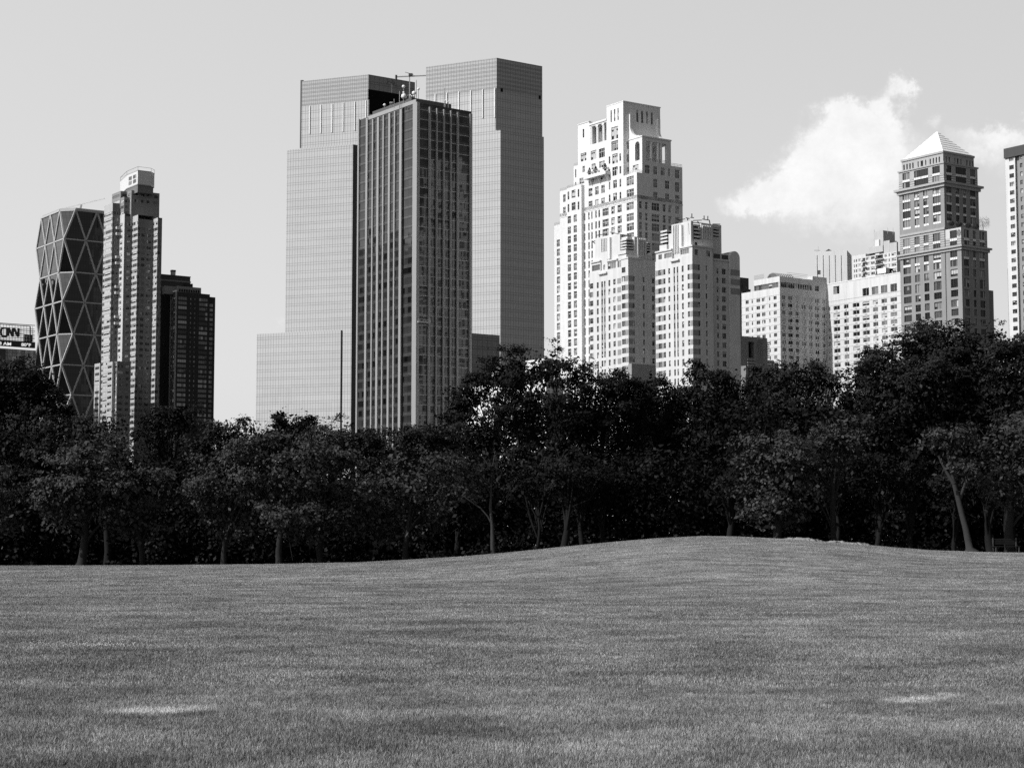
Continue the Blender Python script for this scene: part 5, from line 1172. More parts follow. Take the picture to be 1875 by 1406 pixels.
# ------------------------------------------------------------------ small dark stepped building and the block behind it
def small_dark():
    X, Y = Z = zoom(1350, 480, 7.028); B = Bld('low_building', 'small dark stepped deco building at the foot of the pale V-shaped block', 'building', X(230), Y(1200), 612, 35)
    S = 'brick_painted_shade'; b0 = B.b(X(45), Y(1200))[0]; b1 = B.b(X(388), Y(1200))[0]; zt = B.b(X(230), Y(965))[1]; bv0, bv1 = B.b(X(143), Y(1100))[0], B.b(X(216), Y(1100))[0]; zv0, zv1 = B.b(X(180), Y(1232))[1], B.b(X(180), Y(1025))[1]
    B.block('wall', b0, b1, 0, 5, 0, zt, S, [], [(bv0, bv1, zv0, zv1, 'void', 1.6)]); fluted(B, False, 0, B.b(X(255), Y(1100))[0], B.b(X(330), Y(1100))[0], B.b(X(300), Y(1300))[1], zt - .3, 6, S, .15)
    b2 = B.b(X(478), Y(1290))[0]; z2 = B.b(X(420), Y(1258))[1]; B.block('wall', b1, b2, .6, 6, 0, z2, S, [], []); 
    for k in range(3): B.mb('ledge').box(b1 - .5, b2, .3, .6, z2 - 1.2 * k - .5, z2 - 1.2 * k, 'brick_pale', True)
    zl0, zl1 = B.b(X(375), Y(1250), .5)[1], B.b(X(375), Y(1030), .5)[1]; deco_louvre(B, b1 - .1, b1 + .9, -.2, 2.5, zl0, zl1, 8)
    for k in range(3): B.mb('ledge').box(bv0 - .8, bv1 + .6, -.35 - .12 * k, 0, zv0 - 1.0 * (k + 1), zv0 - 1.0 * k - .35, S, True)
    zg = B.b(X(100), Y(1330), -3)[1]; B.block('forecourt_wing', b0 - .5, b2 + 6, -3, 6, 0, zg, 'concrete_tan', [], [])
    B.finish()
    B = Bld('apartment_tower', 'dark block glimpsed between the rounded chimney slab and the pale V-shaped block', 'building', 1373, 560, 900, 35)
    z = B.b(1365, 509)[1]; b0 = B.b(1340, 560)[0]; ws = [(b0 + 3 + 3.2 * k, b0 + 4.6 + 3.2 * k, z - 4 - 3 * j - 1.6, z - 4 - 3 * j, 'dim', .2) for k in range(3) for j in range(12)]
    B.block('wall', b0, -.6, 0, 12, 0, z, 'brick_dark3', [], ws); B.block('wall', -.6, 1.6, 1, 12, 0, B.b(1374, 530, 1)[1], 'brick_dark3', [], []); B.finish()
mat('brick_painted_shade', .22, .9, .1, .3, kind='brick')  # brick darkened in its colour to stand in for shade on this building
small_dark()

# ------------------------------------------------------------------ pale V-shaped apartment block
def v_block():
    X, Y = Z = zoom(1350, 480, 7.028); X6, Y6 = Z6 = zoom(1340, 400, 3.505)
    B = Bld('apartment_block', 'pale V-shaped apartment block with a glazed penthouse, left of the pyramid-roofed tower', 'building', X(552), Y(700), 640, 35)
    S = 'render_pale'; aE = B.a(X(58), Y(700))[0]; bI = B.b(X(1155), Y(500))[0]; zM = B.a(X(57), Y(402))[1]; zP = B.a(X(548), Y(180))[1]; aP = B.a(X(212), Y(300))[0]; bP = B.b(X(970), Y(300))[0]; zH = B.b(X(972), Y(182))[1]
    pr = (B.a(X(487), Y(1107))[1] - B.a(X(487), Y(437))[1]) / -7; r0 = B.a(X(487), Y(437))[1]; h = pr * .47; rows = [r0 - pr * i for i in range(20) if r0 - pr * i > 22]
    cyl = Y(460)
    def cl(c, b, cols, st): return [(B.a(c(q), cyl, b)[0], B.a(c(p), cyl, b)[0], r - h, r, st, .25) for p, q in cols for r in rows]
    wl = cl(X, 0, [(107, 146), (246, 292), (316, 360), (467, 506)], 'apt2') + cl(X, 0, [(183, 200), (408, 424)], 'slit2')
    rr0 = B.b(X(575), Y(440))[1]
    wr = [(B.b(X(p), Y(500))[0], B.b(X(q), Y(500))[0], r - h * 1.05, r, 'apt2', .25) for p, q in [(573, 620), (652, 710), (747, 796), (826, 886), (920, 968), (1000, 1055), (1093, 1133)] for r in rows]
    B.L('wall', 0, 0, aE, 0, zM, S, wl); B.R('wall', 0, 0, bI, 0, zM, S, wr)
    zr0, zr1 = B.a(X(530), Y(345))[1], B.a(X(530), Y(255))[1]; q0, q1 = B.a(X(530), Y(300))[0], B.a(X(216), Y(300))[0]; s0, s1 = B.b(X(560), Y(300))[0], B.b(X(965), Y(300))[0]
    B.L('wall', 0, 0, aP, zM, zP, S, [(q0, q1, zr0, zr1, 'ribbon', .5)]); B.R('wall', 0, 0, bP, zM, zP, S, [(s0, s0 + (s1 - s0) * .47, zr0, zr1, 'ribbon', .5), (s0 + (s1 - s0) * .49, s1, zr0, zr1, 'ribbon', .5)])
    B.R('wall', 0, bP, bI, zM, zH, S, [(B.b(X(1000), Y(350))[0], B.b(X(1052), Y(350))[0], zr0 - .3, zr1, 'apt2', .3)])
    mb = B.mb('wall'); mb.poly([(bP, 0, zP), (bP, 0, zH), (bP, 9, zH), (bP, 9, zP)], S); rf = B.mb('roof'); rf.poly([(0, 0, zP), (bP, 0, zP), (bP, aP, zP), (0, aP, zP)], 'roofing'); rf.poly([(0, aP, zM), (20, aP, zM), (20, aE, zM), (0, aE, zM)], 'roofing')
    mb.poly([(0, aP, zM), (0, aP, zP), (20, aP, zP), (20, aP, zM)], S); mb.poly([(20, aE, 0), (0, aE, 0), (0, aE, zM), (20, aE, zM)], S); mb.poly([(20, 12, 0), (20, aE, 0), (20, aE, zM), (20, 12, zM)], S)
    # right wing
    c6 = Y6(520); aW = B.a(X6(1085), c6, bI)[0]; zW = B.a(X6(1070), Y6(352), bI)[1]; zW2 = B.a(X6(612), Y6(378), bI)[1]; 
    rw0 = B.a(X6(1040), Y6(507), bI)[1]; pw = (rw0 - B.a(X6(1040), Y6(697), bI)[1]) / 4; hw = pw * .55
    wl = [(B.a(X6(q), c6, bI)[0], B.a(X6(p), c6, bI)[0], rw0 - pw * i - hw, rw0 - pw * i, 'apt2', .25) for p, q in [(616, 631), (652, 692), (718, 748), (775, 818), (838, 882), (905, 937), (960, 995), (1018, 1060)] for i in range(13)]
    wl += B.gL(bI, zc(Z6, [(838, 880), (898, 940), (957, 998), (1018, 1060)]), Y6(450), zr_(Z6, [(422, 472)]), X6(1018), 'apt2') + B.gL(bI, zc(Z6, [(652, 690)]), Y6(460), zr_(Z6, [(438, 488)]), X6(652), 'apt2')
    B.L('wall', bI, aW, 0, 0, zW, S, wl); mb.poly([(bI, 14, zM - .1), (bI, 0, zM - .1), (bI, 0, zW), (bI, 14, zW)], S); mb.poly([(bI, aW, 0), (bI + 16, aW, 0), (bI + 16, aW, zW), (bI, aW, zW)], S); rf.poly([(bI, aW, zW), (bI + 16, aW, zW), (bI + 16, 14, zW), (bI, 14, zW)], 'roofing'); rf.poly([(bP, 0, zH), (bI, 0, zH), (bI, 9, zH), (bP, 9, zH)], 'roofing')
    B.mb('coping').box(bI - .1, bI + .4, aW, 0, zW, zW + .35, 'render_white', True)
    sc_ = B.mb('wall')
    for r in rows: sc_.box(-.06, .01, 0, aE, r + .28, r + .42, 'concrete_light', True); sc_.box(0, bI, -.06, .01, r + .28, r + .42, 'concrete_light', True)
    for i in range(13): z = rw0 - pw * i + .3; sc_.box(bI - .06, bI + .01, aW, -.1, z, z + .14, 'concrete_light', True)
    sc_.box(bI - .08, bI + .01, aW, -.1, rw0 + 6.2 * .3, rw0 + 6.2 * .3 + .15, 'concrete_light', True)
    # air conditioning grilles below the windows on the shaded face
    ac_ = B.mb('wall')
    for p, q in [(573, 620), (652, 710), (747, 796), (826, 886), (920, 968), (1000, 1055), (1093, 1133)]:
        for r in rows: u0, u1 = B.b(X(p), Y(500))[0], B.b(X(q), Y(500))[0]; ac_.box((u0 * .6 + u1 * .4), (u0 * .35 + u1 * .65), -.05, .01, r - h - .75, r - h - .4, 'metal_dark', True)
    for p, q in [(652, 692), (718, 748), (775, 818), (838, 882), (905, 937), (960, 995), (1018, 1060)]:
        for i in range(13):
            u0, u1 = B.a(X6(q), c6, bI)[0], B.a(X6(p), c6, bI)[0]; r = rw0 - pw * i - hw; ac_.box(bI - .05, bI + .01, u0 * .65 + u1 * .35, u0 * .35 + u1 * .65, r - .7, r - .4, 'metal_grey', True)
    # arched roof greenhouse and railing
    ar = B.mb('skylight'); u0, u1 = B.a(X(548), Y(160), 2)[0] + 1, B.a(X(385), Y(180), 2)[0]; r_ = (u1 - u0) / 2; hz = B.a(X(470), Y(138), 2)[1] - zP; n = 10; bl = bP * .62
    for i in range(n):
        t0, t1 = math.pi * i / n, math.pi * (i + 1) / n; p = (u0 + r_ - r_ * math.cos(t0), zP + hz * math.sin(t0)); q = (u0 + r_ - r_ * math.cos(t1), zP + hz * math.sin(t1))
        ar.poly([(2, *p), (2, *q), (bl, *q), (bl, *p)], 'glass_sky'); 
        for x in np.linspace(2, bl, 9): ar.bar((x, *p), (x, *q), .12, 'metal_grey', 3)
        ar.bar((2, *p), (bl, *p), .1, 'metal_grey', 3)
    ar.poly([(2, u0 + r_ - r_ * math.cos(math.pi * i / n), zP + hz * math.sin(math.pi * i / n)) for i in range(n + 1)], 'glass_mid')
    rl = B.mb('railing')
    for zz in (.5, 1.1, 1.7): rl.bar((.3, u1, zP + zz), (.3, aP, zP + zz), .07, 'metal_grey', 3); rl.bar((4, .5, zP + zz), (bP - 2, .5, zP + zz), .06, 'metal_grey', 3)
    for i in range(10): y = u1 + (aP - u1) * i / 9; rl.bar((.3, y, zP), (.3, y, zP + 1.8), .07, 'metal_grey', 3)
    B.finish()
STY['apt2'] = (2, 1, .10, 'frame_grey', (.5, .22, .03, .10, .15)); STY['slit2'] = (1, 2, .1, 'frame_white', (.7, .2, 0, .1, 0))
v_block()

# ------------------------------------------------------------------ white slab with vertical slots
def white_slab():
    X, Y = Z = zoom(1480, 400, 10.417); B = Bld('low_building', 'plain white slab building with narrow vertical slots, behind the pale V-shaped block', 'building', X(742), Y(850), 900, 72)
    z = B.a(X(742), Y(606))[1]; aE = B.a(X(134), Y(800))[0]; bE = B.b(X(828), Y(850))[0]; ws = []
    for x in (170, 285, 400, 515, 630): u = B.a(X(x), Y(850))[0]; ws.append((u - .22, u + .12, z - 40, B.a(X(x), Y(705))[1], 'void', .6))
    B.block('wall', 0, bE, 0, aE, 0, z, 'white_panel2', ws + B.gL(0, zc(Z, [(180, 236)]), Y(1030), zr_(Z, [(992, 1072)]), X(180), 'dark2'), [])
    m = B.mb('roof_gable'); u0, u1 = B.a(X(480), Y(620), 3)[0], B.a(X(295), Y(620), 3)[0]; zg = B.a(X(390), Y(583), 3)[1]; m.poly([(3, u1, z), (3, u0, z), (3, (u0 + u1) / 2, zg)], 'metal_dark'); m.poly([(3, u1, z), (3, (u0 + u1) / 2, zg), (9, (u0 + u1) / 2, zg), (9, u1, z)], 'metal_dark'); m.poly([(3, u0, z), (9, u0, z), (9, (u0 + u1) / 2, zg), (3, (u0 + u1) / 2, zg)], 'metal_dark')
    m = B.mb('antenna'); u = B.a(X(190), Y(600), 2)[0]; m.bar((2, u, z), (2, u, z + 3), .09, 'metal_grey', 3); m.bar((2, u - 1, z + .8), (2, u + 2, z + 1.0), .12, 'metal_dark', 3)
    B.finish()
mat('white_panel2', .66, .8, .06, .15, kind='stain')
white_slab()

# ------------------------------------------------------------------ balcony block
def balcony_block():
    X, Y = Z = zoom(1480, 400, 10.417); B = Bld('apartment_block', 'pale apartment block with stacked corner balconies, partly hidden by the pyramid-roofed tower', 'building', X(1690), Y(800), 950, 35)
    S = 'render_pale'; aE = B.a(X(838), Y(850))[0]; zT = B.a(X(1688), Y(625))[1]; zL = B.a(X(1090), Y(675))[1]; am = B.a(X(1095), Y(700))[0]; bE = 14
    p = (B.a(X(1480), Y(685))[1] - B.a(X(1480), Y(885))[1]) / 2; r0 = B.a(X(1480), Y(683))[1]; rows = [r0 - p * i for i in range(8)]; c = Y(750); h = p * .5
    def cl(cols, st, b=0, rec=.25): return [(B.a(X(q), c, b)[0], B.a(X(p_), c, b)[0], r - h, r, st, rec) for p_, q in cols for r in rows]
    lo = cl([(1455, 1500), (1590, 1675)], 'pale_l') + cl([(1535, 1555)], 'slit2') + [(B.a(X(1425), c)[0], B.a(X(1285), c)[0], r - p * .72, r + p * .1, 'dark3', 2.0) for r in rows] + cl([(1195, 1265), (1100, 1165)], 'pale_l')
    B.block('wall', 0, bE, 0, am, 0, zT, S, [w_ for w_ in lo if w_[1] < am], []); B.block('wall', 0, bE, am, aE, 0, zL, S, cl([(1030, 1085)], 'dark2', rec=1.0) + cl([(958, 1000)], 'pale_l') + cl([(868, 888), (905, 930)], 'slit2'), [])
    for r in rows[:5]:
        for (q0, q1) in ((1425, 1280), (1090, 1020)):
            u0, u1 = B.a(X(q0), c, -1)[0], B.a(X(q1), c, -1)[0]; m = MB(); m.box(-1.3, 0, u0, u1, r - p * .86, r - p * .78, 'render_white', True); m.box(-1.3, -1.2, u0, u1, r - p * .78, r - p * .5, 'metal_dark', True); m.build('balcony', B.root)
        B.mb('wall').box(-.1, .01, 0, aE - .2, r - p * .9, r - p * .78, 'render_white', True)
    def box2(p0, p1, px2, ytop, b, z0, m_='render_pale2'): u0, u1 = B.a(X(p1), Y(500), b)[0], B.a(X(p0), Y(500), b)[0]; z = B.a(X(p1), Y(ytop), b)[1]; b2 = B.b(X(px2), Y(500), u0)[0]; B.block('penthouse', b, b2, u0, u1, z0, z, m_, [], []); return z
    box2(1138, 1420, 1680, 512, 2, zL); box2(1438, 1550, 1690, 415, 1.5, zT); box2(1552, 1688, 1712, 448, .6, zT); box2(1248, 1432, 1655, 228, 3.5, zT); box2(1275, 1350, 1400, 400, 2.6, zT, 'render_white')
    m = B.mb('antenna'); 
    for x, y in ((1515, 180), (1617, 180), (1260, 215)): u, z = B.b(X(x), Y(y), 5); m.bar((u, 5, zT + 10), (u, 5, z), .12, 'metal_grey', 3)
    # roof plant on the V-block parapet, seen in front of this block
    B.finish()
    v = at(X(1540), Y(1035), 660); t = thing('roof_unit', 'boxy white and black air unit on the roof left of the pyramid-roofed tower', 'air unit', (v.x, v.y, v.z - .2), R_(35))
    k = 660 / 3300 / 10.417; m = MB(); m.box(-1.9, 0, -.2, 4, 0, 1.9, 'white_panel'); m.build('casing', t); m = MB(); m.box(.02, 2.4, .2, 3.6, .5, 1.9, 'painted_void'); m.build('intake', t); m = MB(); m.box(1.3, 3.4, -.6, 3, 0, .9, 'concrete_light'); m.build('base', t)
STY['pale_l'] = (2, 1, .14, 'frame_white', (.1, .1, .2, .5, .1)); mat('render_pale2', .46, .9, .08, .2, kind='stain')
balcony_block()

# ------------------------------------------------------------------ pyramid-roofed brick tower
def pyramid_tower():
    X, Y = Z = zoom(1600, 220, 5.022); X8, Y8 = Z8 = zoom(1640, 400, 5.86)
    B = Bld('apartment_tower', 'brick tower with a pale pyramid roof, stone cornices and white spandrel panels', 'skyscraper', 1729.8, 400, 600, 35)
    cy = Y(900); aE = B.a(X(236), cy)[0]; bE = B.b(X(968), cy)[0]; k_ = B.a(X(803), Y(1100))[0]; c8 = Y8(700); bF = B.b(X8(1000), c8, k_)[0]
    za = lambda x, y, b=0: B.a(X(x), Y(y), b)[1]; zr = lambda x, y, a=0: B.b(X(x), Y(y), a)[1]
    z1 = zr(805, 1180, k_)            # lower cornice underside
    z2 = B.b(X8(705), Y8(95), k_)[1]  # top of the corner block
    z2l = za(655, 1010); z3 = za(650, 608); z4 = za(640, 397); z5 = za(628, 297); zA = 0
    pr = (B.a(X8(630), Y8(972))[1] - B.a(X8(630), Y8(543))[1]) / -4.0
    r_first = B.a(X8(630), Y8(345))[1]; rws = [(B.a(X8(630), Y8(q1))[1], B.a(X8(630), Y8(q0))[1]) for q0, q1 in [(345, 415), (445, 515), (543, 622), (648, 742), (768, 840), (872, 948), (972, 1044), (1075, 1145), (1178, 1250), (1280, 1350)]]
    ws = [(B.a(X8(630), Y8(442))[1], B.a(X8(630), Y8(418))[1])]
    LC = [(86, 168), (210, 265), (308, 361), (410, 492)]; RC = [(738, 795), (835, 868), (905, 962)]
    def L_(c, cyy, Z_, st3, zs, b=0): return [(B.a(Z_[0](q), cyy, b)[0], B.a(Z_[0](p), cyy, b)[0], s0, s1, st3 if (q - p) > 60 else 'dark2', .35) for p, q in c for s0, s1 in zs]
    def R__(c, cyy, Z_, st3, zs, a): return [(B.b(Z_[0](p), cyy, a)[0], B.b(Z_[0](q), cyy, a)[0], s0, s1, st3 if (q - p) > 45 else 'dark2', .35) for p, q in c for s0, s1 in zs]
    S = 'brick_mid'
    B.block('wall', 0, bF, k_, aE, 0, z1, S, L_(LC + [(592, 668)], c8, Z8, 'dark3', rws), R__(RC, c8, Z8, 'dark3', rws, k_))
    sp = B.mb('spandrel'); 
    def spand(c, cyy, Z_, zs, left, pl, n_of):
        for p, q in c:
            for s0, s1 in zs:
                if left: u0, u1 = B.a(Z_[0](q), cyy, pl)[0], B.a(Z_[0](p), cyy, pl)[0]
                else: u0, u1 = B.b(Z_[0](p), cyy, pl)[0], B.b(Z_[0](q), cyy, pl)[0]
                n = 4 if (q - p) > n_of else 2; w_ = (u1 - u0) / n
                for i in range(n):
                    if left: sp.box(pl - .06, pl + .02, u0 + w_ * i + .1, u0 + w_ * (i + 1) - .1, s0, s1, 'white_panel', True)
                    else: sp.box(u0 + w_ * i + .1, u0 + w_ * (i + 1) - .1, pl - .06, pl + .02, s0, s1, 'white_panel', True)
    spand(LC + [(592, 668)], c8, Z8, ws, True, 0, 60); spand(RC, c8, Z8, [(a - .0, b) for a, b in ws], False, k_, 45)
    # banded storeys above the lower cornice
    rb = [(B.a(X8(440), Y8(q1))[1], B.a(X8(440), Y8(q0))[1]) for q0, q1 in [(158, 245), (272, 342)]]; zwb = (B.a(X8(440), Y8(269))[1], B.a(X8(440), Y8(247))[1]); wl = L_([(80, 158), (202, 258), (300, 355), (400, 480)], Y8(250), Z8, 'dark3', rb)
    zbt = B.a(X8(530), Y8(110))[1]; B.L('wall', 0, .0, aE, z1, zbt, 'brick_mid_bands', wl)
    rb2 = [(B.a(X8(620), Y8(q1))[1], B.a(X8(620), Y8(q0))[1]) for q0, q1 in [(128, 215), (244, 308)]]; zm = B.a(X8(620), Y8(212))[1]
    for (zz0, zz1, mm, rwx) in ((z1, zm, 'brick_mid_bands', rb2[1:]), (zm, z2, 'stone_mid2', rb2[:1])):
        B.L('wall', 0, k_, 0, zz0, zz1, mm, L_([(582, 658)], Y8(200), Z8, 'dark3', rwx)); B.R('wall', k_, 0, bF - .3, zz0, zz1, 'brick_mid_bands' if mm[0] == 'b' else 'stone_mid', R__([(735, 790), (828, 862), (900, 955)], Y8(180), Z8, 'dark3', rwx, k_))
    spand([(80, 158), (202, 258), (300, 355), (400, 480)], Y8(250), Z8, [zwb], True, 0, 60); zwc = (B.a(X8(620), Y8(240))[1], B.a(X8(620), Y8(218))[1]); spand([(582, 658)], Y8(200), Z8, [zwc], True, 0, 60); spand([(735, 790), (828, 862), (900, 955)], Y8(180), Z8, [zwc], False, k_, 45)
    B.mb('roof').poly([(0, k_, z2), (bF - .3, k_, z2), (bF - .3, 2, z2), (0, 2, z2)], 'roofing'); B.mb('wall').poly([(bF - .3, k_, z1), (bF - .3, 6, z1), (bF - .3, 6, z2), (bF - .3, k_, z2)], S)
    def cornice(b0, b1, a0, a1, z, d=1.0, h_=1.5):
        m = B.mb('cornice'); m.box(b0 - d * .45, b1 + d * .45, a0 - d * .45, a1 + d * .45, z - h_, z - h_ * .4, 'stone_mid', True); m.box(b0 - d, b1 + d, a0 - d, a1 + d, z - h_ * .4, z, 'stone_mid', True)
    cornice(0, bF, k_, aE, z1 + 1.2)
    B.mb('wall').box(-.25, .1, .0, aE + .1, zbt - .2, zbt + .5, 'stone_mid', True)
    # upper shaft
    cols = [(268, 340), (376, 422), (458, 507), (546, 618)]; cz = cy
    z0s = za(582, 955); pit = (za(582, 615) - z0s) / 4; zs = [(za(582, 615) - pit * i - pit * .74, za(582, 615) - pit * i) for i in range(5)]; zw = [(za(582, 615) - pit * i - pit * .98, za(582, 615) - pit * i - pit * .77) for i in range(5)]
    wl = [(B.a(X(q), cz)[0], B.a(X(p), cz)[0], s0, s1, 'dark3' if q - p > 60 else 'dark2', .35) for p, q in cols for s0, s1 in zs]
    rcols = [(672, 720), (757, 790), (823, 853), (890, 940)]; wr = [(B.b(X(p), cz)[0], B.b(X(q), cz)[0], s0, s1, 'dark3' if q - p > 45 else 'dark2', .35) for p, q in rcols for s0, s1 in zs]
    B.block('wall', 0.0, bE, .0, aE, zbt if zbt > z1 else z1, z3, S, [w_ for w_ in wl if w_[2] > zbt], [w_ for w_ in wr if w_[2] > zbt])
    B.R('wall', 0, 0, bE, z1, zbt, S, [w_ for w_ in wr if w_[2] < zbt and w_[2] > z2])
    spand(cols, cz, Z, [q for q in zw if q[0] > zbt], True, 0, 60); spand(rcols, cz, Z, [q for q in zw if q[0] > z2], False, 0, 45)
    sc_ = B.mb('wall')
    for y in (680, 700): z = za(640, y - 15); sc_.box(-.05, .02, 0, aE, z, z + .16, 'stone_mid', True); sc_.box(0, bE, -.05, .02, z, z + .16, 'stone_mid', True)
    cornice(0, bE, 0, aE, z3 + 1.8, 1.3, 1.8)
    zmid = za(640, 487); c4 = Y(500)
    rws4 = [(za(572, 580), za(572, 512))], [(za(572, 490), za(572, 425))]
    for (zz0, zz1, mm, rw) in ((z3, zmid, 'brick_mid_bands', rws4[0]), (zmid, z4, 'stone_mid', rws4[1])):
        wl = [(B.a(X(q), c4)[0], B.a(X(p), c4)[0], s0, s1, 'dark3' if q - p < 100 else 'dark6', .35) for p, q in [(263, 330), (370, 500), (538, 608)] for s0, s1 in rw]
        wr = [(B.b(X(p), c4)[0], B.b(X(q), c4)[0], s0, s1, 'dark3' if q - p < 80 else 'dark6', .35) for p, q in [(667, 718), (752, 852), (885, 935)] for s0, s1 in rw]
        B.block('wall', 0, bE - .3, 0, aE, zz0, zz1, mm, wl, wr)
    zsw = (za(572, 511), za(572, 492)); spand([(263, 330), (538, 608)], c4, Z, [zsw], True, 0, 60); spand([(370, 430), (438, 500)], c4, Z, [zsw], True, 0, 50); spand([(667, 718), (752, 800), (805, 852), (885, 935)], c4, Z, [zsw], False, 0, 45)
    B.mb('cornice').box(-.3, bE, -.3, aE + .3, z4, z4 + .5, 'stone_mid', True)
    # attic with narrow openings
    i_ = .8; wl = [(B.a(X(q), Y(370), i_)[0], B.a(X(p), Y(370), i_)[0], za(600, 392), za(600, 332), 'void', .5) for p, q in [(270, 283), (298, 311), (325, 338), (352, 365), (402, 412), (430, 452), (472, 482), (513, 525), (542, 554), (569, 581), (596, 608)]]
    wr = [(B.b(X(p), Y(370), i_)[0], B.b(X(q), Y(370), i_)[0], za(600, 392), za(600, 332), 'void', .5) for p, q in [(638, 650), (662, 677), (689, 704), (742, 752), (765, 783), (797, 808), (850, 864), (878, 892), (905, 918)]]
    B.block('wall', i_, bE - 1.1, i_, aE - i_, z4, z5, 'stone_mid', wl, wr)
    B.mb('cornice').box(.5, bE - .9, .5, aE - .5, z5, z5 + .7, 'stone_mid', True)
    zE = z5 + .7; zq = za(622, 282); e0, e1, f0, f1 = .9, bE - 1.6, .9, aE - 1.4; cx_, cy_ = (e0 + e1) / 2, (f0 + f1) / 2
    m = B.mb('pyramid_roof'); ap = None; P0 = B.W(cx_, cy_); t_ = ray(X(592), Y(105)); zap = CAMZ + math.hypot(*P0) / math.hypot(t_.x, t_.y) * t_.z
    base = [(e0, f0), (e1, f0), (e1, f1), (e0, f1)]; n = 9
    for i in range(4):
        p, q = base[i], base[(i + 1) % 4]
        for j in range(n):
            s0, s1 = j / n, (j + 1) / n; lerp = lambda a, s: (a[0] + (cx_ - a[0]) * s, a[1] + (cy_ - a[1]) * s)
            a0_, b0_, a1_, b1_ = lerp(p, s0), lerp(q, s0), lerp(p, s1), lerp(q, s1); h0, h1 = zE + (zap - zE) * s0, zE + (zap - zE) * s1
            m.poly([(*a0_, h0 + .18), (*b0_, h0 + .18), (*b1_, h1), (*a1_, h1)], 'roof_metal', [(0, h0), (10, h0), (10, h1), (0, h1)]); m.poly([(*a0_, h0), (*b0_, h0), (*b0_, h0 + .18), (*a0_, h0 + .18)], 'roof_metal')
    # drain pipe line, rear wing
    B.mb('downpipe').box(-.15, .02, -.12, .12, 20, zbt, 'metal_dark'); z9 = B.b(X8(1040), Y8(775), k_ + 3)[1]; b9 = B.b(X8(1046), c8, k_ + 3)[0]
    B.block('rear_wing', bF, b9, k_ + 3, k_ + 12, 0, z9, S, [], [(bF + .3, bF + 1.1, z9 - 3 - pr * i - 1.2, z9 - 3 - pr * i, 'sash', .15) for i in range(12)])
    B.finish()
    # roof garden
    for i, (x, y, r, lab) in enumerate([(600, 95, 1.0, 'low clipped bush at the left end of the brick tower roof garden'), (680, 80, 1.1, 'low bush in the middle of the brick tower roof garden'), (780, 85, 1.1, 'low bush to the right of centre in the brick tower roof garden'), (860, 92, 1.2, 'bush beside the small tree on the brick tower roof garden'), (938, 78, 2.6, 'small round tree at the right end of the brick tower roof garden')]):
        u, z = B.b(X8(x), Y8(y + 20), k_ + 1.2); p = B.W(u, k_ + 1.2); roof_bush(p[0], p[1], z2, r, lab, i)
def roof_bush(x, y, z, r, lab, seed):
    t = thing('rooftop_bush', lab, 'bush', (x, y, z), 0, 'roof garden plants'); rr = random.Random(seed); m = MB(); m.bar((0, 0, 0), (0, 0, r), .12, 'metal_dark', 5); m.build('stem', t); m = MB()
    for k in range(900):
        d = Vector((rr.gauss(0, 1), rr.gauss(0, 1), rr.gauss(0, .7))).normalized() * r * (.5 + .5 * rr.random()); c = d + Vector((0, 0, r * 1.1)); a = Vector((rr.gauss(0, 1), rr.gauss(0, 1), rr.gauss(0, 1))).normalized() * .13; b = Vector((rr.gauss(0, 1), rr.gauss(0, 1), rr.gauss(0, 1))).normalized() * .13; m.poly([c - a, c + b, c + a], 'leaf_small')
    m.build('foliage', t)
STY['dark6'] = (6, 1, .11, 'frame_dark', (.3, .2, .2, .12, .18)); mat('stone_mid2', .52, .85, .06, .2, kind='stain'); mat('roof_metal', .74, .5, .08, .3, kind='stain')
pyramid_tower()

# ------------------------------------------------------------------ slab at the right edge
def right_slab():
    X, Y = Z = zoom(1600, 220, 5.022); D = 560; px = 1915
    B = Bld('apartment_tower', 'brick and pale plaster slab tower with a dark cap at the right edge', 'skyscraper', px, 500, D, 35)
    cy = Y(700); a0 = B.a(X(1306), cy)[0]; a1 = B.a(X(1217), cy)[0]; ac = B.a(X(1203), Y(300))[0]; z0 = B.a(X(1260), Y(345))[1]; zt = B.a(X(1203), Y(268))[1]; am = B.a(X(1345), cy)[0]
    pr = (B.a(X(1272), Y(570))[1] - B.a(X(1272), Y(1350))[1]) / 10; r0 = B.a(X(1272), Y(570))[1] + 3 * pr; h = pr * .5; rows = [r0 - pr * i for i in range(24) if r0 - pr * i > 30]
    B.block('wall', 0, 14, 0, am, 0, z0, 'brick_mid', [(B.a(X(1374), cy)[0] , B.a(X(1350), cy)[0], r - h, r, 'sash', .3) for r in rows] + [(2 + 3.6 * k, 3.6 + 3.6 * k, r - h, r, 'apt', .3) for k in range(2) for r in rows], [])
    B.block('wall', .9, 14, am, a0, 0, z0, 'brick_band', [], []); B.block('wall', 0, 14, a0, a1, 0, z0, 'render_pale', [(B.a(X(1294), cy)[0], B.a(X(1252), cy)[0], r - h, r, 'pale_n', .25) for r in rows], [])
    B.mb('wall').poly([(0, a0, 0), (.9, a0, 0), (.9, a0, z0), (0, a0, z0)], 'render_pale')
    B.block('roof_cap', -.5, 14, -1, ac, z0, zt, 'brick_dark3', [], [])
    zq = B.a(X(1222), 400 + 540 / 5.86, 1)[1]; a9 = B.a(1846.3, 560, 1.2)[0]; B.block('side_wing', 1.2, 10, a1, a9, 0, zq, 'brick_mid', [], [])
    B.finish()
STY['pale_n'] = (2, 2, .11, 'frame_dark', (.35, .2, .1, .25, .1))
right_slab()

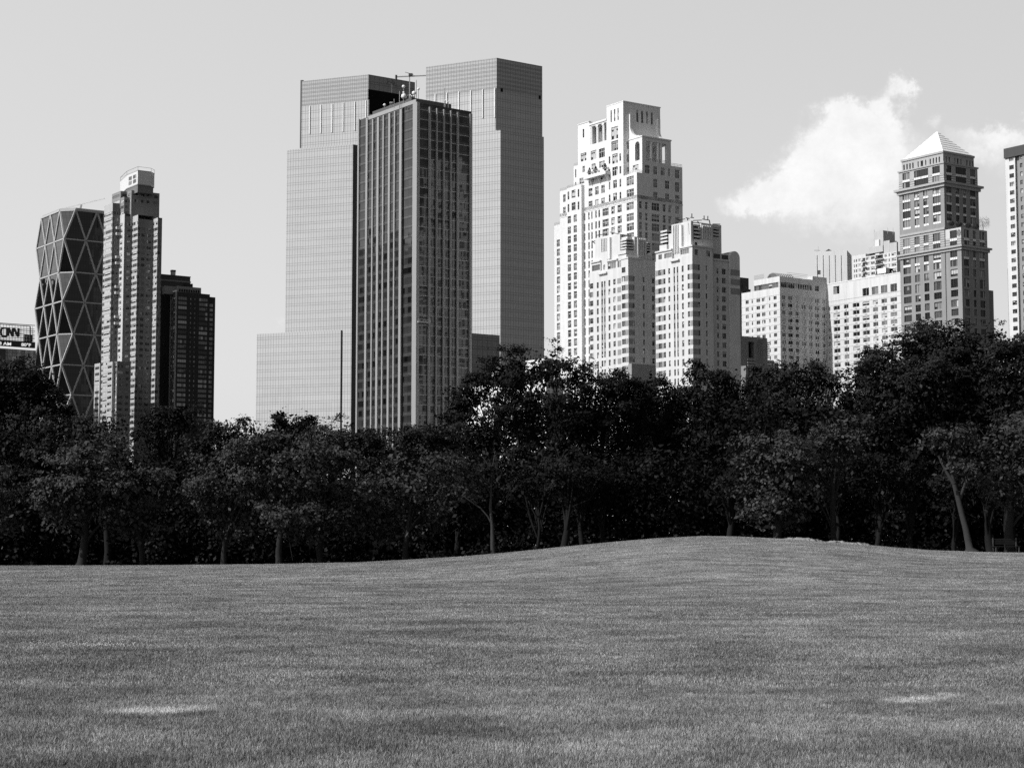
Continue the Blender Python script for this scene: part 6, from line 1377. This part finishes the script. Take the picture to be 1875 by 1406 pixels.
# ------------------------------------------------------------------ white building glimpsed through the treetops
def glimpsed():
    B = Bld('low_building', 'sunlit white building glimpsed through gaps in the dark treetops', 'building', 1000, 760, 450, 35)
    a1 = B.a(846, 760)[0]; z = B.a(990, 657)[1]; am = B.a(962, 700)[0]; z2 = B.a(900, 704)[1]
    ws = [(q + 1.2, q + 2.4, zz, zz + 1.8, 'apt', .25) for q in np.arange(0, am - 3, 3.4) for zz in np.arange(24, z - 3, 3.3)]
    B.block('wall', 0, 2.2, 0, am, 0, z, 'render_white', ws, []); B.block('wall', 0, 12, am, a1, 0, z2, 'render_white', [(q + 1.2, q + 2.4, zz, zz + 1.8, 'apt', .25) for q in np.arange(am, a1 - 3, 3.4) for zz in np.arange(24, z2 - 3, 3.3)], [])
    m = B.mb('gable'); u = B.a(903, 680)[0]; zg = B.a(903, 676)[1]; m.poly([(0, u + 1.2, z2), (0, u - 1.2, z2), (0, u, zg + .8)], 'render_white'); m.poly([(0, u + 1.2, z2), (0, u, zg + .8), (4, u, zg + .8), (4, u + 1.2, z2)], 'render_white'); m.poly([(0, u - 1.2, z2), (4, u - 1.2, z2), (4, u, zg + .8), (0, u, zg + .8)], 'render_white')
    B.finish()
glimpsed()
# ------------------------------------------------------------------ trees
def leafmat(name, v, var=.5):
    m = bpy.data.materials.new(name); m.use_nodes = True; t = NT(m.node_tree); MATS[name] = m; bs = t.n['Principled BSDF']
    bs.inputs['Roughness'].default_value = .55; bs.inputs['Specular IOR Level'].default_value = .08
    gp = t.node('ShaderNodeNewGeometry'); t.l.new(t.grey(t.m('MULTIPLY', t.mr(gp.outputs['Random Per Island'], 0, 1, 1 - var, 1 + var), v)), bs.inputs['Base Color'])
leafmat('leaf_light', .038); leafmat('leaf_mid', .018); leafmat('leaf_dark', .009); leafmat('leaf_wood', .004)  # wood leaves near black: deep shade put into their colour
mat('bark', .014, .9, .35, 6.0, kind='geo'); mat('bark_painted_shade', .006, .9, .3, 6.0, kind='geo')  # second, darker bark has canopy shade put into its colour

def leaves(centres, radii, n_clump, per, size, rng, shell=.72, flat=.75, spray=True):
    """leaf quads for ellipsoid lobes: clumps of leaves gathered towards the outside of each lobe"""
    C_, R3 = np.asarray(centres, float), np.asarray(radii, float)
    area = R3[:, 0] * R3[:, 2] + R3[:, 0] * R3[:, 1]; pr = area / area.sum()
    if spray:
        nb = max(4, n_clump // 11)                                  # sprays: rounded tufts that stand on each bough
        li = rng.choice(len(C_), nb, p=pr); d = rng.normal(size=(nb, 3)); d /= np.linalg.norm(d, axis=1)[:, None]
        low = d[:, 2] < -.3; d[low, 2] *= -.6; d /= np.linalg.norm(d, axis=1)[:, None]
        rad = shell + (1.06 - shell) * rng.random(nb) ** .6; bc = C_[li] + d * R3[li] * rad[:, None]; br = np.minimum(.50 + .65 * rng.random(nb), R3[li].min(1) * .8 + .12)
        bi = rng.integers(0, nb, n_clump); e = rng.normal(size=(n_clump, 3)) + d[bi] * .5 + np.array([0, 0, .75]); e /= np.linalg.norm(e, axis=1)[:, None]
        cc = bc[bi] + e * (br[bi] * (.55 + .45 * rng.random(n_clump)))[:, None] * np.array([1.15, 1.15, .8]); d = e * .7 + d[bi] * .5; d /= np.linalg.norm(d, axis=1)[:, None]
    else:
        li = rng.choice(len(C_), n_clump, p=pr); d = rng.normal(size=(n_clump, 3)); d /= np.linalg.norm(d, axis=1)[:, None]
        rad = shell + (1.0 - shell) * rng.random(n_clump) ** .7; cc = C_[li] + d * R3[li] * rad[:, None]
    cs = (.13 if spray else .34) + (.16 if spray else .40) * rng.random(n_clump); k = n_clump * per; ci = np.repeat(np.arange(n_clump), per)
    off = rng.normal(size=(k, 3)) * cs[ci][:, None] * np.array([1, 1, flat * .75]); p = cc[ci] + off
    out = d[ci] + rng.normal(size=(k, 3)) * .5 + np.array([0, 0, .35]); out /= np.linalg.norm(out, axis=1)[:, None]
    t = np.cross(out, rng.normal(size=(k, 3))); t /= np.linalg.norm(t, axis=1)[:, None] + 1e-9; b = np.cross(out, t)
    s = size * (.6 + .8 * rng.random(k))[:, None]
    q = np.stack([p - t * s, p - b * s * .62, p + t * s, p + b * s * .62], 1)
    return q.reshape(-1, 3), cc
def tube(path, r0, r1, n=7, rng=None):
    path = np.asarray(path, float); m = len(path); vs = []
    for i in range(m):
        a = path[min(i + 1, m - 1)] - path[max(i - 1, 0)]; a /= np.linalg.norm(a) + 1e-9; u = np.cross(a, [0.3, 1, .1]); u /= np.linalg.norm(u); v = np.cross(a, u); r = r0 + (r1 - r0) * i / (m - 1)
        for j in range(n):
            th = 2 * math.pi * j / n; rr = r * (1 + (.08 * rng.normal() if rng is not None else 0)); vs.append(path[i] + (u * math.cos(th) + v * math.sin(th)) * rr)
    ix = np.arange(m * n).reshape(m, n); f = np.stack([ix[:-1], np.roll(ix[:-1], -1, 1), np.roll(ix[1:], -1, 1), ix[1:]], -1).reshape(-1, 4)
    return np.array(vs), f
LEAFN = []
def tree(label, px, D, lobes, leaf='leaf_mid', dens=1.0, per=18, size=.105, trunk_w=.28, lean=0.0, bark=None, group=None, name='tree', ypx=None, limbs=True, seed=None, shell=.72, trunk_top=None):
    """lobes are (px, py, half-width px, half-height px) on the picture at this tree's distance"""
    bark = bark or ('bark' if leaf == 'leaf_light' else 'bark_painted_shade')
    rng = np.random.default_rng(int(px * 7 + D * 13) if seed is None else seed)
    b = at(px, HOR, D); gx, gy = b.x, D; g0 = float(gz(gx, gy)) - .1; s = D / F
    root = thing(name, label, 'tree', (gx, gy, g0), 0, group); cs, rs = [], []
    for (lx, ly, rx, ry) in lobes:
        dep = rng.uniform(-.35, .35) * rx * s
        c = at(lx, ly, D + dep); R = np.array([rx * s, min(rx, ry * 1.3) * s * .9, ry * s]); c = np.array(c)
        # break every big mass into smaller boughs
        n = max(3, int(round(4.2 * (R[0] * R[2]) / 3.2 ** 2 + 3)))
        n = min(n, 26)
        for i in range(n):
            d = rng.normal(size=3); d /= np.linalg.norm(d); q = R * d * (.35 + .45 * rng.random()); k = rng.uniform(.44, .62) * (1 if n > 4 else 1.3)
            cs.append(c + q); rr = k * np.array([R[0], R[1], R[2]]); m_ = max(rr.min(), .7); rs.append(np.clip(rr, .7, 3.2))
        cs.append(c); rs.append(np.clip(R * .66, .6, 5.5))
    cs, rs = np.array(cs), np.array(rs); top = cs[:, 2].max()
    A = float((rs[:, 0] * rs[:, 2]).sum()) * 4; ncl = int(A * 3.6 * dens)
    ncl = max(60, min(ncl, 6000)); co, cc = leaves(cs - [gx, gy, g0], rs, ncl, per, size, rng, shell)
    nf = int(A * 16.0 * dens ** 1.5); co2, _ = leaves(cs - [gx, gy, g0], rs * .78, max(nf // 5, 10), 5, .155, rng, .2, spray=False); co = np.concatenate([co, co2]); LEAFN.append(len(co) // 4)
    f = np.arange(len(co)).reshape(-1, 4); me = fast_mesh('crown', co, f, [MATS[leaf]]); o = bpy.data.objects.new('crown', me); COL.objects.link(o); o.parent = root
    # trunk and limbs
    h = (top - g0); cm_ = cs.mean(0) - [gx, gy, g0]; tt = trunk_top if trunk_top else max(h * .62, 3)
    n = 9; path = []
    for i in range(n): t = i / (n - 1); path.append((lean * t + (cm_[0] - lean) * t ** 2.2 * .6 + .12 * math.sin(t * 5 + px), .15 * math.sin(t * 4 + D), tt * t - .3))
    r0 = trunk_w * (1.0 + h / 60); V_, F_ = tube(path, r0, r0 * .35, 9, rng)
    fl = V_[:9]; c0 = fl.mean(0); V_[:9] = c0 + (fl - c0) * 1.55
    me = fast_mesh('trunk', V_, F_, [MATS[bark]]); me.polygons.foreach_set('use_smooth', [True] * len(F_)); o = bpy.data.objects.new('trunk', me); COL.objects.link(o); o.parent = root
    if limbs:
        idx = rng.permutation(len(cs))[:11]; VV, FF, of = [], [], 0
        for i in idx:
            tgt = cs[i] - [gx, gy, g0]; t0 = rng.uniform(.35, .95); st = np.array(path[int(t0 * (n - 1))]); mid = (st + tgt) / 2 + np.array([0, 0, .12 * np.linalg.norm(tgt - st)]) + rng.normal(size=3) * .25
            pp = [st * (1 - u) ** 2 + mid * 2 * u * (1 - u) + tgt * u * u for u in np.linspace(0, 1, 7)]; v, f = tube(pp, r0 * .36, .03, 6, rng); VV.append(v); FF.append(f + of); of += len(v)
            for _ in range(2):
                u0 = pp[rng.integers(3, 6)]; e = tgt + rng.normal(size=3) * rs[i] * .7; v, f = tube([u0, (u0 + e) / 2 + rng.normal(size=3) * .15, e], r0 * .12, .02, 5, rng); VV.append(v); FF.append(f + of); of += len(v)
        me = fast_mesh('limb', np.concatenate(VV), np.concatenate(FF), [MATS[bark]]); o = bpy.data.objects.new('limb', me); COL.objects.link(o); o.parent = root
    return root

G1, G2, G3, G4 = 'trees lining the meadow', 'tall trees behind the front row', 'tall dark trees on the crest', 'big trees at the right'
# tall trees behind, left to right
tree('dark conical tree rising at the left edge', 30, 150, [(22, 718, 66, 66), (68, 748, 62, 62), (-25, 735, 60, 86), (15, 850, 90, 80), (118, 770, 42, 45)], 'leaf_dark', group=G2)
tree('tree with a small pointed top left of the thin feathery tree', 95, 139, [(95, 820, 62, 72), (55, 880, 60, 60)], 'leaf_mid', group=G2)
tree('thin feathery treetop in front of the slender stepped tower', 195, 134, [(172, 800, 34, 48), (212, 795, 38, 44), (195, 860, 60, 55)], 'leaf_mid', dens=.62, shell=.5, group=G2)
tree('dark rounded treetop below the dark slab tower', 305, 150, [(322, 785, 42, 44), (285, 800, 38, 42), (300, 870, 60, 60)], 'leaf_dark', group=G2)
tree('treetop against the sky between the dark slab and the pale glass tower', 408, 147, [(400, 812, 52, 44), (445, 812, 45, 42), (375, 830, 44, 48), (410, 880, 62, 52)], 'leaf_mid', group=G2)
tree('dark spiky treetop against the lowest block of the pale glass tower', 530, 152, [(530, 800, 46, 46), (560, 806, 40, 44), (510, 815, 30, 44), (488, 830, 40, 50)], 'leaf_dark', size=.15, group=G2)
tree('broad leafy treetop at the foot of the dark piered tower', 600, 142, [(615, 812, 66, 56), (655, 830, 44, 48), (560, 850, 60, 56)], 'leaf_mid', group=G2)
tree('low dark treetop in the notch before the dark piered tower', 690, 150, [(692, 855, 32, 44), (705, 900, 50, 60)], 'leaf_dark', group=G2)
tree('dense rounded tree just left of the first tall dark tree', 775, 140, [(770, 825, 58, 58), (815, 832, 46, 56), (738, 838, 34, 58), (775, 890, 80, 60)], 'leaf_mid', group=G2)
# the tall dark trees over the crest
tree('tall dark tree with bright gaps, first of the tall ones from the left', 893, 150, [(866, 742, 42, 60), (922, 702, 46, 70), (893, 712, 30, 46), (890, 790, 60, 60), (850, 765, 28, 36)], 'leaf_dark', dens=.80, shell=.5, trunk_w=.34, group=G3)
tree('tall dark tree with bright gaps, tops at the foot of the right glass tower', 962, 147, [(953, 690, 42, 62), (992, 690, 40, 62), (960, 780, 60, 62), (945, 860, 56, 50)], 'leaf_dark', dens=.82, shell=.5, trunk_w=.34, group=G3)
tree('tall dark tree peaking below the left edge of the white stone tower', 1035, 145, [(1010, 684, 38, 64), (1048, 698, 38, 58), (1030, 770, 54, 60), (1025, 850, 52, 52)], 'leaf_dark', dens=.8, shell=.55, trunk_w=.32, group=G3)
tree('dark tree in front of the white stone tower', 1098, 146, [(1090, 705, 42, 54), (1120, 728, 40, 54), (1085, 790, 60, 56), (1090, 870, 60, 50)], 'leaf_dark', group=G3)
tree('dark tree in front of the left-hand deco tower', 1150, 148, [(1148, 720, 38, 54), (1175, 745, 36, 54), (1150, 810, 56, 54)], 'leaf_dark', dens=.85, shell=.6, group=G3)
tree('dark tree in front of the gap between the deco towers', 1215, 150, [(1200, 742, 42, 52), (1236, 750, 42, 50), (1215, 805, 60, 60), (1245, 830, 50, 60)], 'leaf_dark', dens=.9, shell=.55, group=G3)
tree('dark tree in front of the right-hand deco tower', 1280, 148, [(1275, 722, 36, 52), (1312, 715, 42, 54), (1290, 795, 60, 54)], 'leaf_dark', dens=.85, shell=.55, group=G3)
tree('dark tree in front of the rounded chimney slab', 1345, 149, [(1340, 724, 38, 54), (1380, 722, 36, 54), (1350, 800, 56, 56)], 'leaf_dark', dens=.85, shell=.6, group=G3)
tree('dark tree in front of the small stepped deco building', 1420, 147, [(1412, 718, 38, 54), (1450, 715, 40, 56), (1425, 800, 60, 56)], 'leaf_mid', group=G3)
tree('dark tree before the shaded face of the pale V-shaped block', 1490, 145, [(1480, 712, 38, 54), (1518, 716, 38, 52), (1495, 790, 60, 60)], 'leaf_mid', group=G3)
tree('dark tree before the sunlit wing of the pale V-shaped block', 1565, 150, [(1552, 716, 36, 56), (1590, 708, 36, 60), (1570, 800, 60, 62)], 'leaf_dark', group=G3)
# right-hand giants
tree('huge rounded tree in front of the pyramid-roofed tower', 1665, 138, [(1640, 672, 54, 68), (1694, 642, 60, 60), (1610, 710, 42, 60), (1665, 735, 84, 74), (1640, 830, 70, 60)], 'leaf_mid', dens=1.25, group=G4, trunk_w=.4)
tree('huge tree below the gap of sky right of the pyramid-roofed tower', 1752, 136, [(1748, 648, 58, 62), (1802, 660, 52, 62), (1770, 735, 76, 66), (1720, 720, 60, 66)], 'leaf_mid', dens=1.25, group=G4, trunk_w=.4)
tree('huge tree at the right edge before the brick and plaster slab', 1850, 134, [(1848, 668, 54, 66), (1900, 670, 60, 70), (1860, 750, 74, 74)], 'leaf_mid', dens=1.25, group=G4, trunk_w=.4)
# front row
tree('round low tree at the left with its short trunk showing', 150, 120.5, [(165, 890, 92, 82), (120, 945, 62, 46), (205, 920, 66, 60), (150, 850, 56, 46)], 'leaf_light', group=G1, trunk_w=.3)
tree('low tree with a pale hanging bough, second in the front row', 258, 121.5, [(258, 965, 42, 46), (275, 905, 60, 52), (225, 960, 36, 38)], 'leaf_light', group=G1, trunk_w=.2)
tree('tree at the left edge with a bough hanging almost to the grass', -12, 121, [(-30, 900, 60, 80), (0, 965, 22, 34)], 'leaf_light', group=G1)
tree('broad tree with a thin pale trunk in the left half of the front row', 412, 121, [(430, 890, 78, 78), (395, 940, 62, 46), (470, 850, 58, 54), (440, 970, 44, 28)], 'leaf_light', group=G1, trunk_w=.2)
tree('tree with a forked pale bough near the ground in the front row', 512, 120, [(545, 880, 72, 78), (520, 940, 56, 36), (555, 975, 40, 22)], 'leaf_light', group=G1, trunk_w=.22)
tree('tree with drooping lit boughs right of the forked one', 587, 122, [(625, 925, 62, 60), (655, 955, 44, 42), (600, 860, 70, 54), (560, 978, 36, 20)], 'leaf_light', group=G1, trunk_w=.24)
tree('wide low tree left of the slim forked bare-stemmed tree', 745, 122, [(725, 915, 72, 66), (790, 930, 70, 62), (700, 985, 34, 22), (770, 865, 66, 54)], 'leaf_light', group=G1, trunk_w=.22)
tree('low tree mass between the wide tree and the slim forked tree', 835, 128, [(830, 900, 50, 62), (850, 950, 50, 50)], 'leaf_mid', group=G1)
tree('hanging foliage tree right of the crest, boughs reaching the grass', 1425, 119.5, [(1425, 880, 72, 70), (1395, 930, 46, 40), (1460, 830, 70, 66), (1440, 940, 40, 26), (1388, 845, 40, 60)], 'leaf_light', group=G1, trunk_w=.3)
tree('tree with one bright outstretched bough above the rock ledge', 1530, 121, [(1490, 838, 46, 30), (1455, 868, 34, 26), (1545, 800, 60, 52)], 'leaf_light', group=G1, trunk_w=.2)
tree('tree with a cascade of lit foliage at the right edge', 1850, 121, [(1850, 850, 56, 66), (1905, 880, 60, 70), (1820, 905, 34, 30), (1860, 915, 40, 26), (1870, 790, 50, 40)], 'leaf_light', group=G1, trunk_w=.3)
# leaning trunk tree
def lean_tree():
    t = tree('tree with a stout pale leaning trunk flaring at the ground', 1777, 118.6, [(1722, 808, 40, 26), (1758, 815, 30, 24), (1762, 870, 24, 26), (1735, 850, 30, 20)], 'leaf_light', group=G1, trunk_w=.0, limbs=False, bark='bark_painted_lit')
    for o in list(t.children):
        if o.name.startswith('trunk'): bpy.data.objects.remove(o)
    s = 118.6 / F; P = lambda x, y, d=0: ((x - 1777) * s, d, at(x, y, 118.6).z - t.location.z)
    rng = np.random.default_rng(5); V_, F_ = tube([P(1777, 1011), P(1775, 1003), P(1773, 990), P(1768, 965), P(1762, 940), P(1756, 912), P(1749, 885), P(1742, 850), P(1738, 820)], .27, .10, 12, rng)
    V_[:12] = V_[:12].mean(0) + (V_[:12] - V_[:12].mean(0)) * 1.9
    VV, FF, of = [V_], [F_], len(V_)
    for a in ([P(1757, 915), P(1770, 890, .3), P(1776, 868, .4)], [P(1749, 885), P(1735, 862), P(1722, 835)], [P(1742, 850), P(1752, 830), P(1762, 812)]):
        v, f = tube(a, .16, .05, 7, rng); VV.append(v); FF.append(f + of); of += len(v)
    me = fast_mesh('trunk', np.concatenate(VV), np.concatenate(FF), [MATS['bark_painted_lit']]); me.polygons.foreach_set('use_smooth', [True] * len(me.polygons)); o = bpy.data.objects.new('trunk', me); COL.objects.link(o); o.parent = t
mat('bark_painted_lit', .030, .9, .3, 5.0, kind='geo')  # lit look of the bare stems is put into this bark colour
lean_tree()
def slim_tree():
    t = tree('slim forked tree with bare pale stems near the middle', 903, 118.8, [(868, 880, 34, 32), (900, 845, 34, 30), (860, 905, 26, 22)], 'leaf_mid', dens=.5, group=G1, trunk_w=0, limbs=False)
    for o in list(t.children):
        if o.name.startswith('trunk'): bpy.data.objects.remove(o)
    s = 118.8 / F; P = lambda x, y, d=0: ((x - 903) * s, d, at(x, y, 118.8).z - t.location.z); rng = np.random.default_rng(6); VV, FF, of = [], [], 0
    for a, r0, r1 in (([P(903, 1013), P(902, 1000), P(902, 985), P(901, 960)], .16, .12), ([P(901, 960), P(898, 930), P(899, 895), P(901, 862), P(906, 828)], .10, .03), ([P(901, 960), P(893, 945), P(880, 930), P(862, 918), P(846, 906)], .07, .025), ([P(900, 862), P(893, 850), P(885, 838), P(877, 832)], .045, .02), ([P(899, 905), P(890, 890), P(878, 880)], .04, .015), ([P(925, 925, .5), P(930, 905, .5), P(936, 880, .5)], .03, .015)):
        v, f = tube(a, r0, r1, 8, rng); VV.append(v); FF.append(f + of); of += len(v)
    me = fast_mesh('trunk', np.concatenate(VV), np.concatenate(FF), [MATS['bark_painted_lit']]); o = bpy.data.objects.new('trunk', me); COL.objects.link(o); o.parent = t
slim_tree()
# slender trunks standing in the shade behind the crest, crowns lost in the canopy
for i, (x, D, w_, lab) in enumerate([(985, 128, .14, 'thin shaded tree, leftmost of the four trunks on the rise'), (1035, 126, .28, 'shaded tree with the stoutest of the four trunks on the rise'), (1063, 129, .2, 'shaded tree just right of the stoutest trunk on the rise'), (1100, 130, .15, 'thin shaded tree, rightmost of the four trunks on the rise'), (1337, 126, .26, 'shaded tree at the left edge of the hanging foliage on the crest'), (1532, 128, .2, 'shaded tree behind the rocks on the crest'), (1607, 128, .24, 'shaded tree where the crest drops towards the right'), (1750, 127, .2, 'shaded tree close behind the leaning trunk'), (1811, 126, .3, 'dark straight trunk right of the leaning trunk'), (1668, 129, .22, 'shaded tree left of the leaning trunk')]):
    up = float(at(x, 900, D).z); tree(lab, x, D, [(x - 8, 905, 40, 34), (x + 14, 868, 44, 34)], 'leaf_dark', dens=.7, group='shaded trees behind the crest', trunk_w=w_, seed=i + 40)
# the wood behind: dense shaded foliage that reads as one mass
def wood():
    rng = np.random.default_rng(99); cs, rs = [], []
    for D, y0, y1 in ((137, 860, 1050), (145, 850, 1045), (158, 760, 1040), (168, 790, 1030)):
        for x in np.arange(-420, 2320, 34):
            xx = x + rng.uniform(-12, 12); t = np.interp(x, [-400, 0, 240, 700, 830, 1000, 1200, 1300, 1560, 1640, 1750, 2300], [800, 790, 850, 890, 800, 730, 730, 735, 750, 720, 690, 720])
            for y in np.arange(t + 25, y1, 34):
                if 835 < xx < 1330 and 680 < y < 735 and rng.random() < .5: continue
                if D < 150 and y < 1e4 and 835 < xx < 1330 and y < 850: continue
                c = at(xx, y + rng.uniform(-10, 10), D + rng.uniform(-3, 3)); cs.append(np.array(c)); rs.append(np.array([1.7, 1.5, 1.5]) * rng.uniform(.8, 1.2))
    co, cc = leaves(np.array(cs), np.array(rs), 58000, 12, .16, rng, .3, spray=False); f = np.arange(len(co)).reshape(-1, 4)
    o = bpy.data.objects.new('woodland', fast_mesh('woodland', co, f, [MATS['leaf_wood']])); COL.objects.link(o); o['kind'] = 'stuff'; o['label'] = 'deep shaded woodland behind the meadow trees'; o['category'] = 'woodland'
wood()
# bench and rail fence in the shade at the right
mat('bench_wood', .008, .8, .1, 2, kind='geo')
def bench(px, D, label):
    b = at(px, HOR, D); z = float(gz(b.x, D)); t = thing('park_bench', label, 'bench', (b.x, D, z), R_(8), 'benches in the shade')
    m = MB(); 
    for k in range(3): m.box(-.9, .9, -.25 + k * .17, -.12 + k * .17, .43, .47, 'bench_wood', True)
    m.build('seat', t); m = MB()
    for k in range(3): m.box(-.9, .9, .27, .30, .58 + k * .14, .68 + k * .14, 'bench_wood', True)
    m.build('backrest', t)
    for x in (-.8, .8):
        for y in (-.2, .25): m = MB(); m.box(x - .03, x + .03, y - .03, y + .03, 0, .43 if y < 0 else 1.0, 'metal_dark', True); m.build('leg', t)
bench(1842, 119.5, 'dark park bench in the shade right of the leaning trunk')
